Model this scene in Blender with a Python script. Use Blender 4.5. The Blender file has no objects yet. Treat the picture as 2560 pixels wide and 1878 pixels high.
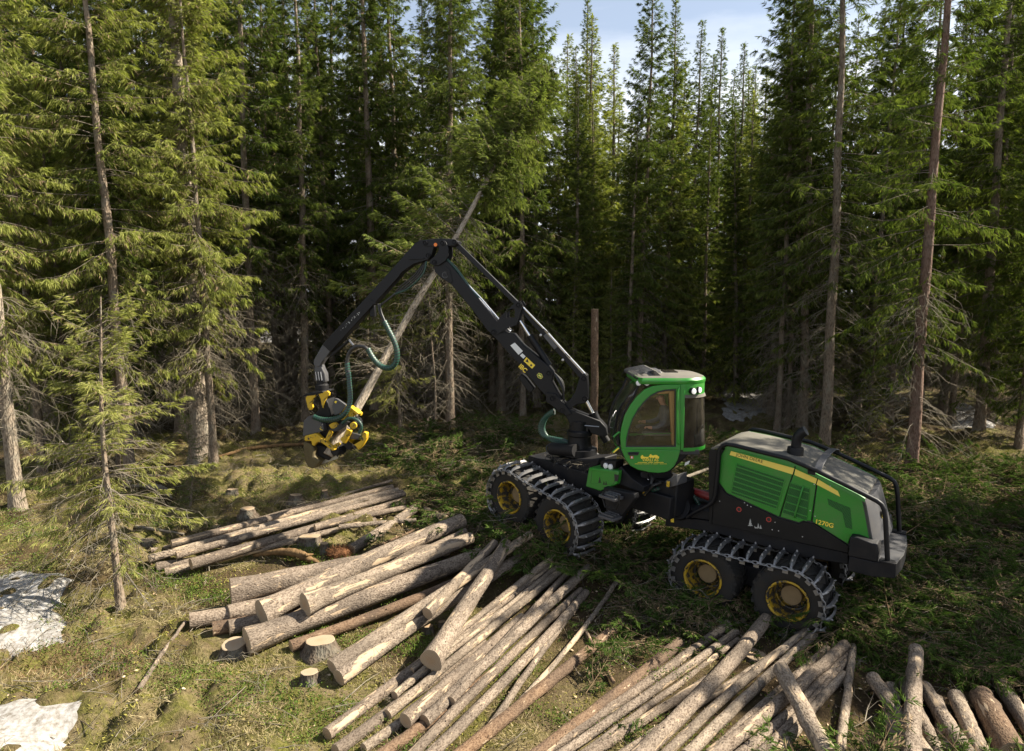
import bpy, bmesh, math, random
import numpy as np
from mathutils import Matrix, Vector
R_ = math.radians
scene = bpy.context.scene

# ------------------------------------------------------------------ camera, sky, sun, exposure
CAM_H, PITCH, FPX, CXP, CYP = 6.2, R_(6.6), 1706.7, 1280.0, 939.0
cam_data = bpy.data.cameras.new('camera')
cam_data.sensor_width = 36.0
cam_data.lens = 24.0
cam_data.clip_start = 0.1
cam_data.clip_end = 3000
cam = bpy.data.objects.new('camera', cam_data)
scene.collection.objects.link(cam)
cam.location = (0, 0, CAM_H)
cam.rotation_euler = (math.pi / 2 - PITCH, 0, 0)
scene.camera = cam

SUN_AZ, SUN_EL = R_(82), R_(42)          # azimuth clockwise from +Y (the view direction)
SUN_DIR = Vector((math.sin(SUN_AZ) * math.cos(SUN_EL), math.cos(SUN_AZ) * math.cos(SUN_EL), math.sin(SUN_EL)))
sun_data = bpy.data.lights.new('sun', 'SUN')
sun_data.energy = 5.0
sun_data.angle = R_(0.55)
sun_data.color = (1.0, 0.92, 0.77)
sun = bpy.data.objects.new('sun', sun_data)
scene.collection.objects.link(sun)
sun.location = SUN_DIR * 60
sun.rotation_euler = SUN_DIR.to_track_quat('Z', 'Y').to_euler()

world = bpy.data.worlds.new('World')
scene.world = world
world.use_nodes = True
wn, wl = world.node_tree.nodes, world.node_tree.links
wn.clear()
w_out = wn.new('ShaderNodeOutputWorld')
w_bg = wn.new('ShaderNodeBackground')
w_sky = wn.new('ShaderNodeTexSky')
w_sky.sky_type = 'NISHITA'
w_sky.sun_disc = False
w_sky.sun_elevation = SUN_EL
w_sky.sun_rotation = SUN_AZ
w_sky.air_density = 1.0
w_sky.dust_density = 0.6
w_bg.inputs['Strength'].default_value = 0.05
# broken white cloud banks, the same all round the sky, fuller towards the horizon
w_tc = wn.new('ShaderNodeTexCoord')
w_map = wn.new('ShaderNodeMapping')
w_map.inputs['Scale'].default_value = (1.0, 1.0, 4.0)
w_noise = wn.new('ShaderNodeTexNoise')
w_noise.inputs['Scale'].default_value = 1.6
w_noise.inputs['Detail'].default_value = 7.0
w_noise.inputs['Roughness'].default_value = 0.55
w_sep = wn.new('ShaderNodeSeparateXYZ')
w_el = wn.new('ShaderNodeMapRange')
w_el.inputs['From Min'].default_value = 0.02
w_el.inputs['From Max'].default_value = 0.45
w_el.inputs['To Min'].default_value = 0.50
w_el.inputs['To Max'].default_value = -0.22
w_add = wn.new('ShaderNodeMath'); w_add.operation = 'ADD'
w_ramp = wn.new('ShaderNodeValToRGB')
w_ramp.color_ramp.elements[0].position = 0.42
w_ramp.color_ramp.elements[0].color = (0.25, 0.25, 0.25, 1)
w_ramp.color_ramp.elements[1].position = 0.70
w_mix = wn.new('ShaderNodeMix'); w_mix.data_type = 'RGBA'
w_mix.inputs[7].default_value = (8.2, 8.5, 8.9, 1)
wl.new(w_tc.outputs['Generated'], w_map.inputs['Vector'])
wl.new(w_map.outputs['Vector'], w_noise.inputs['Vector'])
wl.new(w_tc.outputs['Generated'], w_sep.inputs['Vector'])
wl.new(w_sep.outputs['Z'], w_el.inputs['Value'])
wl.new(w_noise.outputs['Fac'], w_add.inputs[0])
wl.new(w_el.outputs['Result'], w_add.inputs[1])
wl.new(w_add.outputs['Value'], w_ramp.inputs['Fac'])
wl.new(w_ramp.outputs['Color'], w_mix.inputs[0])
wl.new(w_sky.outputs['Color'], w_mix.inputs[6])
wl.new(w_mix.outputs[2], w_bg.inputs['Color'])
wl.new(w_bg.outputs['Background'], w_out.inputs['Surface'])

vs = scene.view_settings
vs.view_transform = 'Standard'
vs.look = 'None'
vs.exposure = 1.65
vs.gamma = 1.0
vs.use_curve_mapping = False
scene.cycles.use_denoising = True
scene.cycles.max_bounces = 4
scene.cycles.diffuse_bounces = 2
scene.cycles.glossy_bounces = 2
scene.cycles.transmission_bounces = 3
scene.cycles.transparent_max_bounces = 8
scene.cycles.caustics_reflective = False
scene.cycles.caustics_refractive = False
scene.cycles.sample_clamp_indirect = 6.0

# ------------------------------------------------------------------ survey helpers
C_ = np.array([0, 0, CAM_H])
FW = np.array([0, math.cos(PITCH), -math.sin(PITCH)])
UP = np.array([0, math.sin(PITCH), math.cos(PITCH)])
RT = np.array([1.0, 0, 0])


def ray(x, y):
    return RT * ((x - CXP) / FPX) + UP * ((CYP - y) / FPX) + FW


def at(x, y, d):
    return C_ + ray(x, y) * d


SURVEY = {1: (1180, 880, 2148 / 650), 2: (1620, 1020, 1937 / 680), 3: (740, 560, 1877 / 500), 4: (1080, 560, 1525 / 480),
          5: (740, 920, 1468 / 240), 6: (1180, 1120, 2252 / 380), 11: (340, 1180, 2252 / 900), 12: (780, 1360, 2252 / 880),
          13: (1560, 1500, 2.252), 14: (0, 1300, 2252 / 900), 15: (1530, 900, 1394 / 270), 16: (1800, 1090, 2143 / 480),
          0: (0, 0, 2252 / 2560)}


def zz(n, x, y):
    a, b, s = SURVEY[n]
    return a + x / s, b + y / s


class Frame:
    """A local frame: x forward, y left, z up."""
    def __init__(s, o, h, pit, rol=0.0):
        h, pit, rol = map(R_, (h, pit, rol))
        fx = np.array([-math.cos(h) * math.cos(pit), math.sin(h) * math.cos(pit), math.sin(pit)])
        yl = np.array([-math.sin(h), -math.cos(h), 0])
        zu = np.cross(fx, yl)
        yl = yl * math.cos(rol) + zu * math.sin(rol)
        zu = np.cross(fx, yl)
        s.M = np.array([fx, yl, zu]).T
        s.o = np.array(o, float)

    def w(s, l):
        return s.o + s.M @ np.array(l, float)

    def un(s, q, yl):
        r = ray(*q)
        n = s.M[:, 1]
        t = ((s.o + n * yl - C_) @ n) / (r @ n)
        l = s.M.T @ (C_ + r * t - s.o)
        return (l[0], l[2])

    def P(s, n, pts, yl):
        return [s.un(zz(n, *q), yl) for q in pts]

    def mat4(s, l=(0, 0, 0)):
        m = Matrix.Identity(4)
        o = s.w(l)
        for i in range(3):
            for j in range(3):
                m[i][j] = s.M[i, j]
            m[i][3] = o[i]
        return m


WORLD = Frame((0, 0, 0), 0, 0)
WORLD.M = np.eye(3)

# ------------------------------------------------------------------ object helpers
WM = {}
coll = scene.collection


def place(o, parent, M):
    coll.objects.link(o)
    if parent is not None:
        o.parent = parent
        o.matrix_basis = WM[parent.name].inverted() @ M
    else:
        o.matrix_basis = M
    WM[o.name] = M.copy()
    return o


def tag(o, label=None, cat=None, group=None, kind=None):
    if label:
        o['label'] = label
    if cat:
        o['category'] = cat
    if group:
        o['group'] = group
    if kind:
        o['kind'] = kind
    return o


def empty(name, loc, rot=(0, 0, 0), scale=1.0):
    o = bpy.data.objects.new(name, None)
    o.empty_display_size = 0.3
    from mathutils import Euler
    M = Matrix.Translation(Vector([float(c) for c in loc])) @ Euler(rot).to_matrix().to_4x4() @ Matrix.Scale(scale, 4)
    return place(o, None, M)


def np_mesh(name, V, F, mat, attr=None, smooth=False):
    """V (n,3), F (m,k) arrays -> mesh data."""
    V = np.asarray(V, np.float32)
    F = np.asarray(F, np.int32)
    me = bpy.data.meshes.new(name)
    me.vertices.add(len(V))
    me.vertices.foreach_set('co', V.ravel())
    k = F.shape[1]
    me.loops.add(F.size)
    me.loops.foreach_set('vertex_index', F.ravel())
    me.polygons.add(len(F))
    me.polygons.foreach_set('loop_start', np.arange(0, F.size, k, dtype=np.int32))
    if attr:
        for an, av in attr.items():
            a = me.attributes.new(an, 'FLOAT', 'POINT')
            a.data.foreach_set('value', np.asarray(av, np.float32))
    me.update(calc_edges=True)
    if smooth:
        me.polygons.foreach_set('use_smooth', np.ones(len(F), bool))
    if mat:
        me.materials.append(mat)
    return me


class MB:
    def __init__(s, fr=WORLD):
        s.fr, s.v, s.f = fr, [], []

    def add(s, vs, fs):
        b = len(s.v)
        s.v += [tuple(q) for q in vs]
        s.f += [tuple(i + b for i in f) for f in fs]
        return s

    def box(s, x0, x1, y0, y1, z0, z1):
        vs = [(x, y, z) for x in (x0, x1) for y in (y0, y1) for z in (z0, z1)]
        return s.add(vs, [(0, 1, 3, 2), (4, 6, 7, 5), (0, 4, 5, 1), (2, 3, 7, 6), (0, 2, 6, 4), (1, 5, 7, 3)])

    def prism(s, pts, y0, y1):
        n = len(pts)
        vs = [(p[0], y0, p[1]) for p in pts] + [(p[0], y1, p[1]) for p in pts]
        fs = [tuple(range(n)), tuple(range(2 * n - 1, n - 1, -1))]
        fs += [(i, (i + 1) % n + 0, (i + 1) % n + n, i + n) for i in range(n)]
        return s.add(vs, fs)

    def ringprism(s, outer, inner, y0, y1):
        """closed band between two polylines of equal length, extruded in y"""
        n = len(outer)
        vs = [(p[0], y, p[1]) for y in (y0, y1) for L in (outer, inner) for p in L]
        fs = []
        for i in range(n):
            j = (i + 1) % n
            fs += [(i, j, n + j, n + i), (2 * n + i, 3 * n + i, 3 * n + j, 2 * n + j),
                   (i, 2 * n + i, 2 * n + j, j), (n + i, n + j, 3 * n + j, 3 * n + i)]
        return s.add(vs, fs)

    def tube(s, path, r, n=10, caps=True):
        P = [np.array(p, float) for p in path]
        m = len(P)
        rr = [r] * m if np.isscalar(r) else list(r)
        T = []
        for i in range(m):
            t = P[min(i + 1, m - 1)] - P[max(i - 1, 0)]
            T.append(t / (np.linalg.norm(t) + 1e-9))
        a = np.array([0, 0, 1.0]) if abs(T[0][2]) < 0.9 else np.array([1.0, 0, 0])
        u = np.cross(T[0], a)
        u /= np.linalg.norm(u)
        vs, fs = [], []
        for i in range(m):
            u = u - T[i] * (u @ T[i])
            u /= np.linalg.norm(u) + 1e-9
            w = np.cross(T[i], u)
            for k in range(n):
                c = 2 * math.pi * k / n
                vs.append(P[i] + (u * math.cos(c) + w * math.sin(c)) * rr[i])
        for i in range(m - 1):
            for k in range(n):
                fs.append((i * n + k, i * n + (k + 1) % n, (i + 1) * n + (k + 1) % n, (i + 1) * n + k))
        if caps:
            fs += [tuple(range(n - 1, -1, -1)), tuple(range((m - 1) * n, m * n))]
        return s.add(vs, fs)

    def lathe(s, prof, o, axis, n=24, closed=False, caps=True):
        """prof: list of (radius, along-axis) pairs"""
        ax = np.array(axis, float)
        ax /= np.linalg.norm(ax)
        a = np.array([0, 0, 1.0]) if abs(ax[2]) < 0.9 else np.array([1.0, 0, 0])
        u = np.cross(ax, a); u /= np.linalg.norm(u)
        w = np.cross(ax, u)
        o = np.array(o, float)
        vs, fs = [], []
        m = len(prof)
        for r, d in prof:
            for k in range(n):
                c = 2 * math.pi * k / n
                vs.append(o + ax * d + (u * math.cos(c) + w * math.sin(c)) * r)
        for i in range(m if closed else m - 1):
            j = (i + 1) % m
            for k in range(n):
                fs.append((i * n + k, i * n + (k + 1) % n, j * n + (k + 1) % n, j * n + k))
        if not closed and caps:
            if prof[0][0] > 1e-4:
                fs.append(tuple(range(n - 1, -1, -1)))
            if prof[-1][0] > 1e-4:
                fs.append(tuple(range((m - 1) * n, m * n)))
        return s.add(vs, fs)

    def cyl(s, p0, p1, r, n=16):
        return s.tube([p0, p1], r, n)

    def loft(s, secs, caps=True, closed=True):
        n = len(secs[0])
        vs = [q for sec in secs for q in sec]
        fs = []
        for i in range(len(secs) - 1):
            for k in range(n if closed else n - 1):
                fs.append((i * n + k, i * n + (k + 1) % n, (i + 1) * n + (k + 1) % n, (i + 1) * n + k))
        if caps and closed:
            fs += [tuple(range(n - 1, -1, -1)), tuple(range((len(secs) - 1) * n, len(secs) * n))]
        return s.add(vs, fs)

    def build(s, name, mat, parent=None, bevel=0.0, ang=35, label=None):
        W = np.array(s.v) @ s.fr.M.T + s.fr.o
        c = (W.min(0) + W.max(0)) / 2
        me = bpy.data.meshes.new(name)
        me.from_pydata((W - c).tolist(), [], s.f)
        bm = bmesh.new()
        bm.from_mesh(me)
        bmesh.ops.recalc_face_normals(bm, faces=bm.faces)
        bm.to_mesh(me)
        bm.free()
        me.polygons.foreach_set('use_smooth', np.ones(len(me.polygons), bool))
        me.set_sharp_from_angle(angle=R_(ang))
        if mat:
            me.materials.append(mat)
        o = bpy.data.objects.new(name, me)
        place(o, parent, Matrix.Translation(Vector([float(k) for k in c])))
        if bevel:
            b = o.modifiers.new('bevel', 'BEVEL')
            b.width = bevel
            b.segments = 2
            b.limit_method = 'ANGLE'
            b.angle_limit = R_(40)
        if label:
            o['label'] = label
        return o


# ------------------------------------------------------------------ material helpers
class NT:
    def __init__(s, name):
        s.m = bpy.data.materials.new(name)
        s.m.use_nodes = True
        s.n, s.l = s.m.node_tree.nodes, s.m.node_tree.links
        s.n.clear()
        s.out = s.n.new('ShaderNodeOutputMaterial')

    def new(s, t, ins=None, **kw):
        x = s.n.new('ShaderNode' + t)
        for k, v in kw.items():
            setattr(x, k, v)
        for k, v in (ins or {}).items():
            s.put(x, k, v)
        return x

    def put(s, x, k, v):
        i = x.inputs[k]
        if isinstance(v, bpy.types.NodeSocket):
            s.l.new(v, i)
        elif isinstance(v, (tuple, list)) and len(v) == 3 and i.type == 'RGBA':
            i.default_value = (*v, 1)
        else:
            i.default_value = v

    def coord(s, which='Object', scale=(1, 1, 1)):
        t = s.new('TexCoord')
        m = s.new('Mapping', {'Vector': t.outputs[which], 'Scale': scale})
        return m.outputs['Vector']

    def noise(s, vec, scale, detail=4, rough=0.55, dist=0.0):
        return s.new('TexNoise', {'Vector': vec, 'Scale': scale, 'Detail': detail, 'Roughness': rough, 'Distortion': dist}).outputs['Fac']

    def ramp(s, fac, stops):
        r = s.new('ValToRGB', {'Fac': fac})
        el = r.color_ramp.elements
        while len(el) < len(stops):
            el.new(0.5)
        for e, (p, c) in zip(el, stops):
            e.position = p
            e.color = (*c, 1) if isinstance(c, (tuple, list)) else (c, c, c, 1)
        return r.outputs['Color']

    def mix(s, fac, a, b, blend='MIX'):
        x = s.new('Mix', data_type='RGBA', blend_type=blend)
        for k, v in ((0, fac), (6, a), (7, b)):
            i = x.inputs[k]
            if isinstance(v, bpy.types.NodeSocket):
                s.l.new(v, i)
            elif isinstance(v, (tuple, list)):
                i.default_value = (*v, 1)
            else:
                i.default_value = v
        return x.outputs[2]

    def math(s, op, a, b=0.0, clamp=False):
        x = s.new('Math', operation=op, use_clamp=clamp)
        for k, v in ((0, a), (1, b)):
            if isinstance(v, bpy.types.NodeSocket):
                s.l.new(v, x.inputs[k])
            else:
                x.inputs[k].default_value = v
        return x.outputs[0]

    def rnd(s):
        return s.new('ObjectInfo').outputs['Random']

    def bump(s, h, strength=0.5, dist=0.02):
        return s.new('Bump', {'Height': h, 'Strength': strength, 'Distance': dist}).outputs['Normal']

    def pbr(s, col, rough=0.7, metal=0.0, normal=None, spec=0.4, coat=0.0):
        b = s.new('BsdfPrincipled', {'Base Color': col, 'Roughness': rough, 'Metallic': metal, 'Specular IOR Level': spec})
        if coat:
            b.inputs['Coat Weight'].default_value = coat
        if normal is not None:
            s.l.new(normal, b.inputs['Normal'])
        s.l.new(b.outputs[0], s.out.inputs['Surface'])
        return s.m


M = {}


def paint(name, col, rough=0.4, dust=0.35, dustcol=(0.20, 0.17, 0.12), metal=0.0, nscale=3.0, spec=0.5, chips=0.0):
    """vehicle paint with uneven dust and grime"""
    t = NT(name)
    v = t.coord()
    n1 = t.noise(v, nscale, 6, 0.65)
    n2 = t.noise(v, nscale * 14, 3, 0.6)
    d = t.math('MULTIPLY', t.ramp(n1, [(0.35, 0.0), (0.75, 1.0)]), t.ramp(n2, [(0.3, 0.35), (0.7, 1.0)]))
    d = t.math('MULTIPLY', d, dust)
    c = t.mix(d, col, dustcol)
    if chips:
        n3 = t.noise(v, 9, 5, 0.7)
        c = t.mix(t.ramp(n3, [(0.62 - chips * 0.2, 0.0), (0.66 - chips * 0.2, 1.0)]), c, (0.03, 0.025, 0.02))
    ro = t.math('ADD', t.math('MULTIPLY', d, 0.5), rough)
    M[name] = t.pbr(c, ro, metal, spec=spec)
    return M[name]


paint('green_paint', (0.013, 0.205, 0.014), 0.34, 0.45, (0.13, 0.11, 0.07), nscale=2.6)
paint('dark_green', (0.012, 0.10, 0.014), 0.45, 0.3)
paint('yellow_paint', (0.58, 0.36, 0.010), 0.42, 0.45, (0.10, 0.075, 0.04), nscale=4, chips=0.25)
paint('rim_yellow', (0.50, 0.31, 0.010), 0.5, 0.8, (0.03, 0.022, 0.014), nscale=4, chips=0.55)
paint('rim_dish', (0.34, 0.21, 0.008), 0.55, 0.9, (0.015, 0.011, 0.008), nscale=3, chips=0.8)
paint('stripe_yellow', (0.78, 0.60, 0.10), 0.4, 0.1)
paint('black_paint', (0.004, 0.004, 0.005), 0.5, 0.14, (0.07, 0.06, 0.045), nscale=3, spec=0.25)
paint('boom_paint', (0.004, 0.004, 0.0055), 0.48, 0.10, (0.06, 0.055, 0.05), nscale=2, spec=0.28)
paint('chassis_black', (0.005, 0.0055, 0.008), 0.55, 0.35, (0.06, 0.048, 0.033), spec=0.25)
paint('dusty_grey', (0.085, 0.078, 0.064), 0.7, 0.8, (0.19, 0.17, 0.13), nscale=1.5)
paint('steel', (0.42, 0.42, 0.43), 0.32, 0.3, (0.16, 0.13, 0.10), metal=0.85, nscale=6)
paint('track_steel', (0.27, 0.265, 0.265), 0.38, 0.75, (0.07, 0.052, 0.034), metal=0.8, nscale=6)
paint('chrome', (0.7, 0.7, 0.72), 0.18, 0.1, metal=1.0)
paint('rubber', (0.009, 0.0085, 0.008), 0.8, 0.8, (0.045, 0.034, 0.022), nscale=5)
paint('hose_black', (0.014, 0.014, 0.015), 0.45, 0.15)
paint('hose_green', (0.007, 0.060, 0.040), 0.4, 0.2)
paint('hub_dust', (0.22, 0.15, 0.075), 0.85, 0.8, (0.30, 0.22, 0.12), nscale=6)
paint('head_grey', (0.055, 0.055, 0.060), 0.45, 0.3, (0.13, 0.11, 0.08))
paint('saw_brown', (0.09, 0.065, 0.02), 0.6, 0.7, (0.05, 0.04, 0.025), nscale=5)
paint('white_decal', (0.70, 0.70, 0.68), 0.5, 0.2)
paint('grey_decal', (0.36, 0.36, 0.34), 0.5, 0.1)
paint('yellow_decal', (0.85, 0.62, 0.05), 0.5, 0.05)
paint('black_decal', (0.012, 0.012, 0.012), 0.5, 0.0)
paint('red_decal', (0.45, 0.03, 0.02), 0.5, 0.1)
paint('green_decal', (0.012, 0.16, 0.02), 0.5, 0.05)
paint('orange_reflector', (0.85, 0.20, 0.01), 0.3, 0.0)
paint('red_paint', (0.36, 0.022, 0.02), 0.4, 0.35)
paint('cab_trim', (0.55, 0.30, 0.10), 0.6, 0.3, (0.40, 0.24, 0.10), nscale=8)
paint('interior_dark', (0.022, 0.022, 0.024), 0.7, 0.2)
paint('interior_grey', (0.12, 0.12, 0.13), 0.6, 0.2)
paint('skin', (0.55, 0.29, 0.21), 0.55, 0.0)
paint('hair_grey', (0.20, 0.14, 0.10), 0.8, 0.0)
paint('jacket', (0.08, 0.088, 0.12), 0.85, 0.7, (0.24, 0.24, 0.27), nscale=9)
paint('trousers', (0.03, 0.03, 0.035), 0.85, 0.2)
paint('lamp_white', (0.75, 0.75, 0.75), 0.25, 0.0)


def glass(name, tint, gloss=0.12, dusty=0.06):
    t = NT(name)
    tr = t.new('BsdfTransparent', {'Color': tint})
    gl = t.new('BsdfGlossy', {'Color': (1, 1, 1), 'Roughness': 0.05})
    fr = t.new('Fresnel', {'IOR': 1.45})
    a = t.new('MixShader', {0: t.math('MULTIPLY', fr.outputs[0], 1.0, True), 1: tr.outputs[0], 2: gl.outputs[0]})
    n = t.noise(t.coord(), 5, 6, 0.7)
    di = t.new('BsdfDiffuse', {'Color': (0.30, 0.27, 0.22)})
    b = t.new('MixShader', {0: t.math('MULTIPLY', t.ramp(n, [(0.35, 0.2), (0.75, 1.0)]), dusty), 1: a.outputs[0], 2: di.outputs[0]})
    t.l.new(b.outputs[0], t.out.inputs['Surface'])
    M[name] = t.m


glass('clear_glass', (0.95, 0.96, 0.94), dusty=0.03)
glass('screen_glass', (0.50, 0.46, 0.40), dusty=0.10)
glass('smoked_glass', (0.10, 0.10, 0.10), dusty=0.10)

# grille mesh: fine punched holes, too small to build singly
t = NT('grille_mesh')
v = t.coord('Object', (1, 1, 1))
br = t.new('TexBrick', {'Vector': t.new('Mapping', {'Vector': t.new('TexCoord').outputs['UV']}).outputs['Vector'], 'Color1': (0.006, 0.008, 0.006), 'Color2': (0.006, 0.008, 0.006),
                        'Mortar': (0.012, 0.12, 0.014), 'Scale': 1.0, 'Mortar Size': 0.0065, 'Brick Width': 0.042, 'Row Height': 0.022})
t.pbr(br.outputs['Color'], 0.6)
M['grille_mesh'] = t.m

# ------------------------------------------------------------------ natural materials
def bark_mat(name, dark, mid, light, lichen=0.0, scale=1.0, hue=0.25):
    t = NT(name)
    v = t.coord('Object', (1, 1, 0.35))
    vo = t.new('TexVoronoi', {'Vector': v, 'Scale': 26 * scale, 'Randomness': 1.0}, feature='F1')
    n1 = t.noise(v, 9 * scale, 6, 0.7)
    n2 = t.noise(t.coord('Object', (1, 1, 1)), 2.2, 4, 0.6)
    h = t.math('ADD', t.math('MULTIPLY', vo.outputs['Distance'], 0.7), n1)
    c = t.ramp(h, [(0.35, dark), (0.65, mid), (0.95, light)])
    c = t.mix(t.math('MULTIPLY', t.rnd(), hue), c, (0.20, 0.14, 0.095))
    if lichen:
        c = t.mix(t.math('MULTIPLY', t.ramp(n2, [(0.5, 0.0), (0.68, 1.0)]), lichen), c, (0.26, 0.27, 0.22))
    t.pbr(c, 0.9, normal=t.bump(h, 0.9, 0.03), spec=0.15)
    M[name] = t.m


bark_mat('trunk_bark', (0.036, 0.027, 0.019), (0.112, 0.084, 0.060), (0.21, 0.165, 0.122), 0.35)
bark_mat('trunk_bark_pale', (0.14, 0.11, 0.08), (0.29, 0.235, 0.175), (0.42, 0.35, 0.27), 0.2, hue=0.0)  # bark lightened: sunlit look of the raised trunk put into the colour
bark_mat('trunk_bark_mid', (0.055, 0.043, 0.032), (0.165, 0.130, 0.098), (0.28, 0.23, 0.175), 0.35, hue=0.1)
bark_mat('stump_bark', (0.012, 0.009, 0.006), (0.045, 0.033, 0.024), (0.10, 0.078, 0.058), 0.3, hue=0.1)
bark_mat('trunk_bark_red', (0.045, 0.028, 0.020), (0.12, 0.072, 0.050), (0.20, 0.13, 0.10), 0.15)


def log_mat(name, dark, mid, light, patch=0.62):
    """spruce log bark: local X runs along the log; pale strips where rollers tore the bark"""
    t = NT(name)
    v = t.coord('Object', (0.6, 1, 1))
    rv = t.new('CombineXYZ', {'X': t.math('MULTIPLY', t.rnd(), 57.0), 'Y': t.math('MULTIPLY', t.rnd(), 31.0)})
    off = t.new('VectorMath', {0: v, 1: rv.outputs[0]}, operation='ADD').outputs[0]
    vo = t.new('TexVoronoi', {'Vector': off, 'Scale': 42, 'Randomness': 1.0}, feature='F1')
    n1 = t.noise(off, 18, 6, 0.72)
    h = t.math('ADD', t.math('MULTIPLY', vo.outputs['Distance'], 0.55), n1)
    c = t.ramp(h, [(0.38, dark), (0.62, mid), (0.92, light)])
    c = t.mix(t.math('MULTIPLY', t.rnd(), 0.35), c, (0.115, 0.080, 0.055))
    big = t.noise(off, 1.7, 3, 0.5)
    c = t.mix(t.ramp(big, [(0.40, 0.5), (0.62, 0.0)]), c, (0.050, 0.041, 0.034))
    # knots left by the delimbing knives
    kn = t.new('TexVoronoi', {'Vector': t.new('VectorMath', {0: t.coord('Object', (1.0, 1.3, 1.3)), 1: rv.outputs[0]}, operation='ADD').outputs[0], 'Scale': 6.5}, feature='F1')
    c = t.mix(t.ramp(kn.outputs['Distance'], [(0.10, 0.75), (0.17, 0.0)]), c, (0.045, 0.03, 0.022))
    # torn strips
    pv = t.new('VectorMath', {0: t.coord('Object', (1.3, 7, 7)), 1: rv.outputs[0]}, operation='ADD').outputs[0]
    pn = t.noise(pv, 1.0, 5, 0.62, 0.4)
    pm = t.ramp(pn, [(patch, 0.0), (patch + 0.035, 1.0)])
    wood = t.mix(t.noise(off, 30, 3), (0.30, 0.21, 0.13), (0.46, 0.355, 0.245))
    fn = t.noise(t.new('VectorMath', {0: t.coord('Object', (5, 12, 12)), 1: rv.outputs[0]}, operation='ADD').outputs[0], 1.0, 4, 0.6)
    c = t.mix(t.ramp(fn, [(0.655, 0.0), (0.675, 0.85)]), c, wood)
    rm = t.new('TexVoronoi', {'Vector': t.coord('Object', (9, 22, 22)), 'Scale': 1.0, 'Randomness': 0.9}, feature='F1')
    c = t.mix(t.math('MULTIPLY', t.ramp(rm.outputs['Distance'], [(0.08, 0.4), (0.18, 0.0)]), t.ramp(big, [(0.45, 1.0), (0.55, 0.0)])), c, (0.04, 0.026, 0.018))
    c = t.mix(pm, c, wood)
    hb = t.mix(pm, h, (0.35, 0.35, 0.35))
    t.pbr(c, 0.88, normal=t.bump(hb, 0.8, 0.018), spec=0.15)
    M[name] = t.m


log_mat('log_bark', (0.025, 0.018, 0.013), (0.122, 0.092, 0.068), (0.285, 0.228, 0.175), 0.585)
log_mat('log_bark_pale', (0.038, 0.028, 0.020), (0.155, 0.119, 0.087), (0.32, 0.26, 0.198), 0.562)
log_mat('log_bark_red', (0.028, 0.016, 0.010), (0.105, 0.060, 0.034), (0.20, 0.13, 0.08), 0.635)

t = NT('cut_wood')
v = t.coord('Object')
sp = t.new('SeparateXYZ', {'Vector': t.new('VectorMath', {0: v, 1: t.new('TexNoise', {'Vector': v, 'Scale': 3.0}).outputs['Color']}, operation='ADD').outputs[0]})
tc = t.new('SeparateXYZ', {'Vector': v})
rad = t.math('SQRT', t.math('ADD', t.math('POWER', tc.outputs[1], 2.0), t.math('POWER', tc.outputs[2], 2.0)))
rw = t.math('ADD', rad, t.math('MULTIPLY', t.noise(v, 7, 3), 0.03))
rings = t.math('SINE', t.math('MULTIPLY', rw, 260.0))
c = t.mix(t.math('MULTIPLY', t.math('ADD', rings, 1.0), 0.36), (0.35, 0.27, 0.18), (0.20, 0.135, 0.08))
c = t.mix(t.ramp(rad, [(0.02, 0.6), (0.13, 0.0)]), c, (0.28, 0.17, 0.09))
c = t.mix(t.math('MULTIPLY', t.rnd(), 0.35), c, (0.36, 0.28, 0.20))
c = t.mix(t.ramp(t.noise(v, 9, 5, 0.7), [(0.5, 0.0), (0.8, 0.5)]), c, (0.30, 0.20, 0.11))
t.pbr(c, 0.8, spec=0.2, normal=t.bump(t.noise(v, 90, 3), 0.3, 0.004))
M['cut_wood'] = t.m


def simple(name, a, b, scale=8, rough=0.9, bump=0.0, det=5):
    t = NT(name)
    v = t.coord()
    n = t.noise(v, scale, det, 0.65)
    c = t.mix(t.ramp(n, [(0.3, 0.0), (0.7, 1.0)]), a, b)
    t.pbr(c, rough, spec=0.15, normal=t.bump(n, bump, 0.03) if bump else None)
    M[name] = t.m


simple('dead_wood', (0.085, 0.068, 0.050), (0.21, 0.18, 0.14), 5)
simple('twig_lichen', (0.085, 0.064, 0.043), (0.25, 0.22, 0.17), 1.3)
simple('rotten_wood', (0.075, 0.045, 0.022), (0.22, 0.135, 0.062), 9, bump=0.8)
simple('root_brown', (0.06, 0.025, 0.012), (0.17, 0.08, 0.035), 22, bump=0.8)
simple('snow', (0.12, 0.10, 0.075), (0.38, 0.37, 0.36), 11, 0.85, 0.35, 10)
simple('heather', (0.11, 0.062, 0.034), (0.25, 0.165, 0.09), 3)
simple('sawdust', (0.42, 0.30, 0.18), (0.66, 0.52, 0.36), 30)


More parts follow.
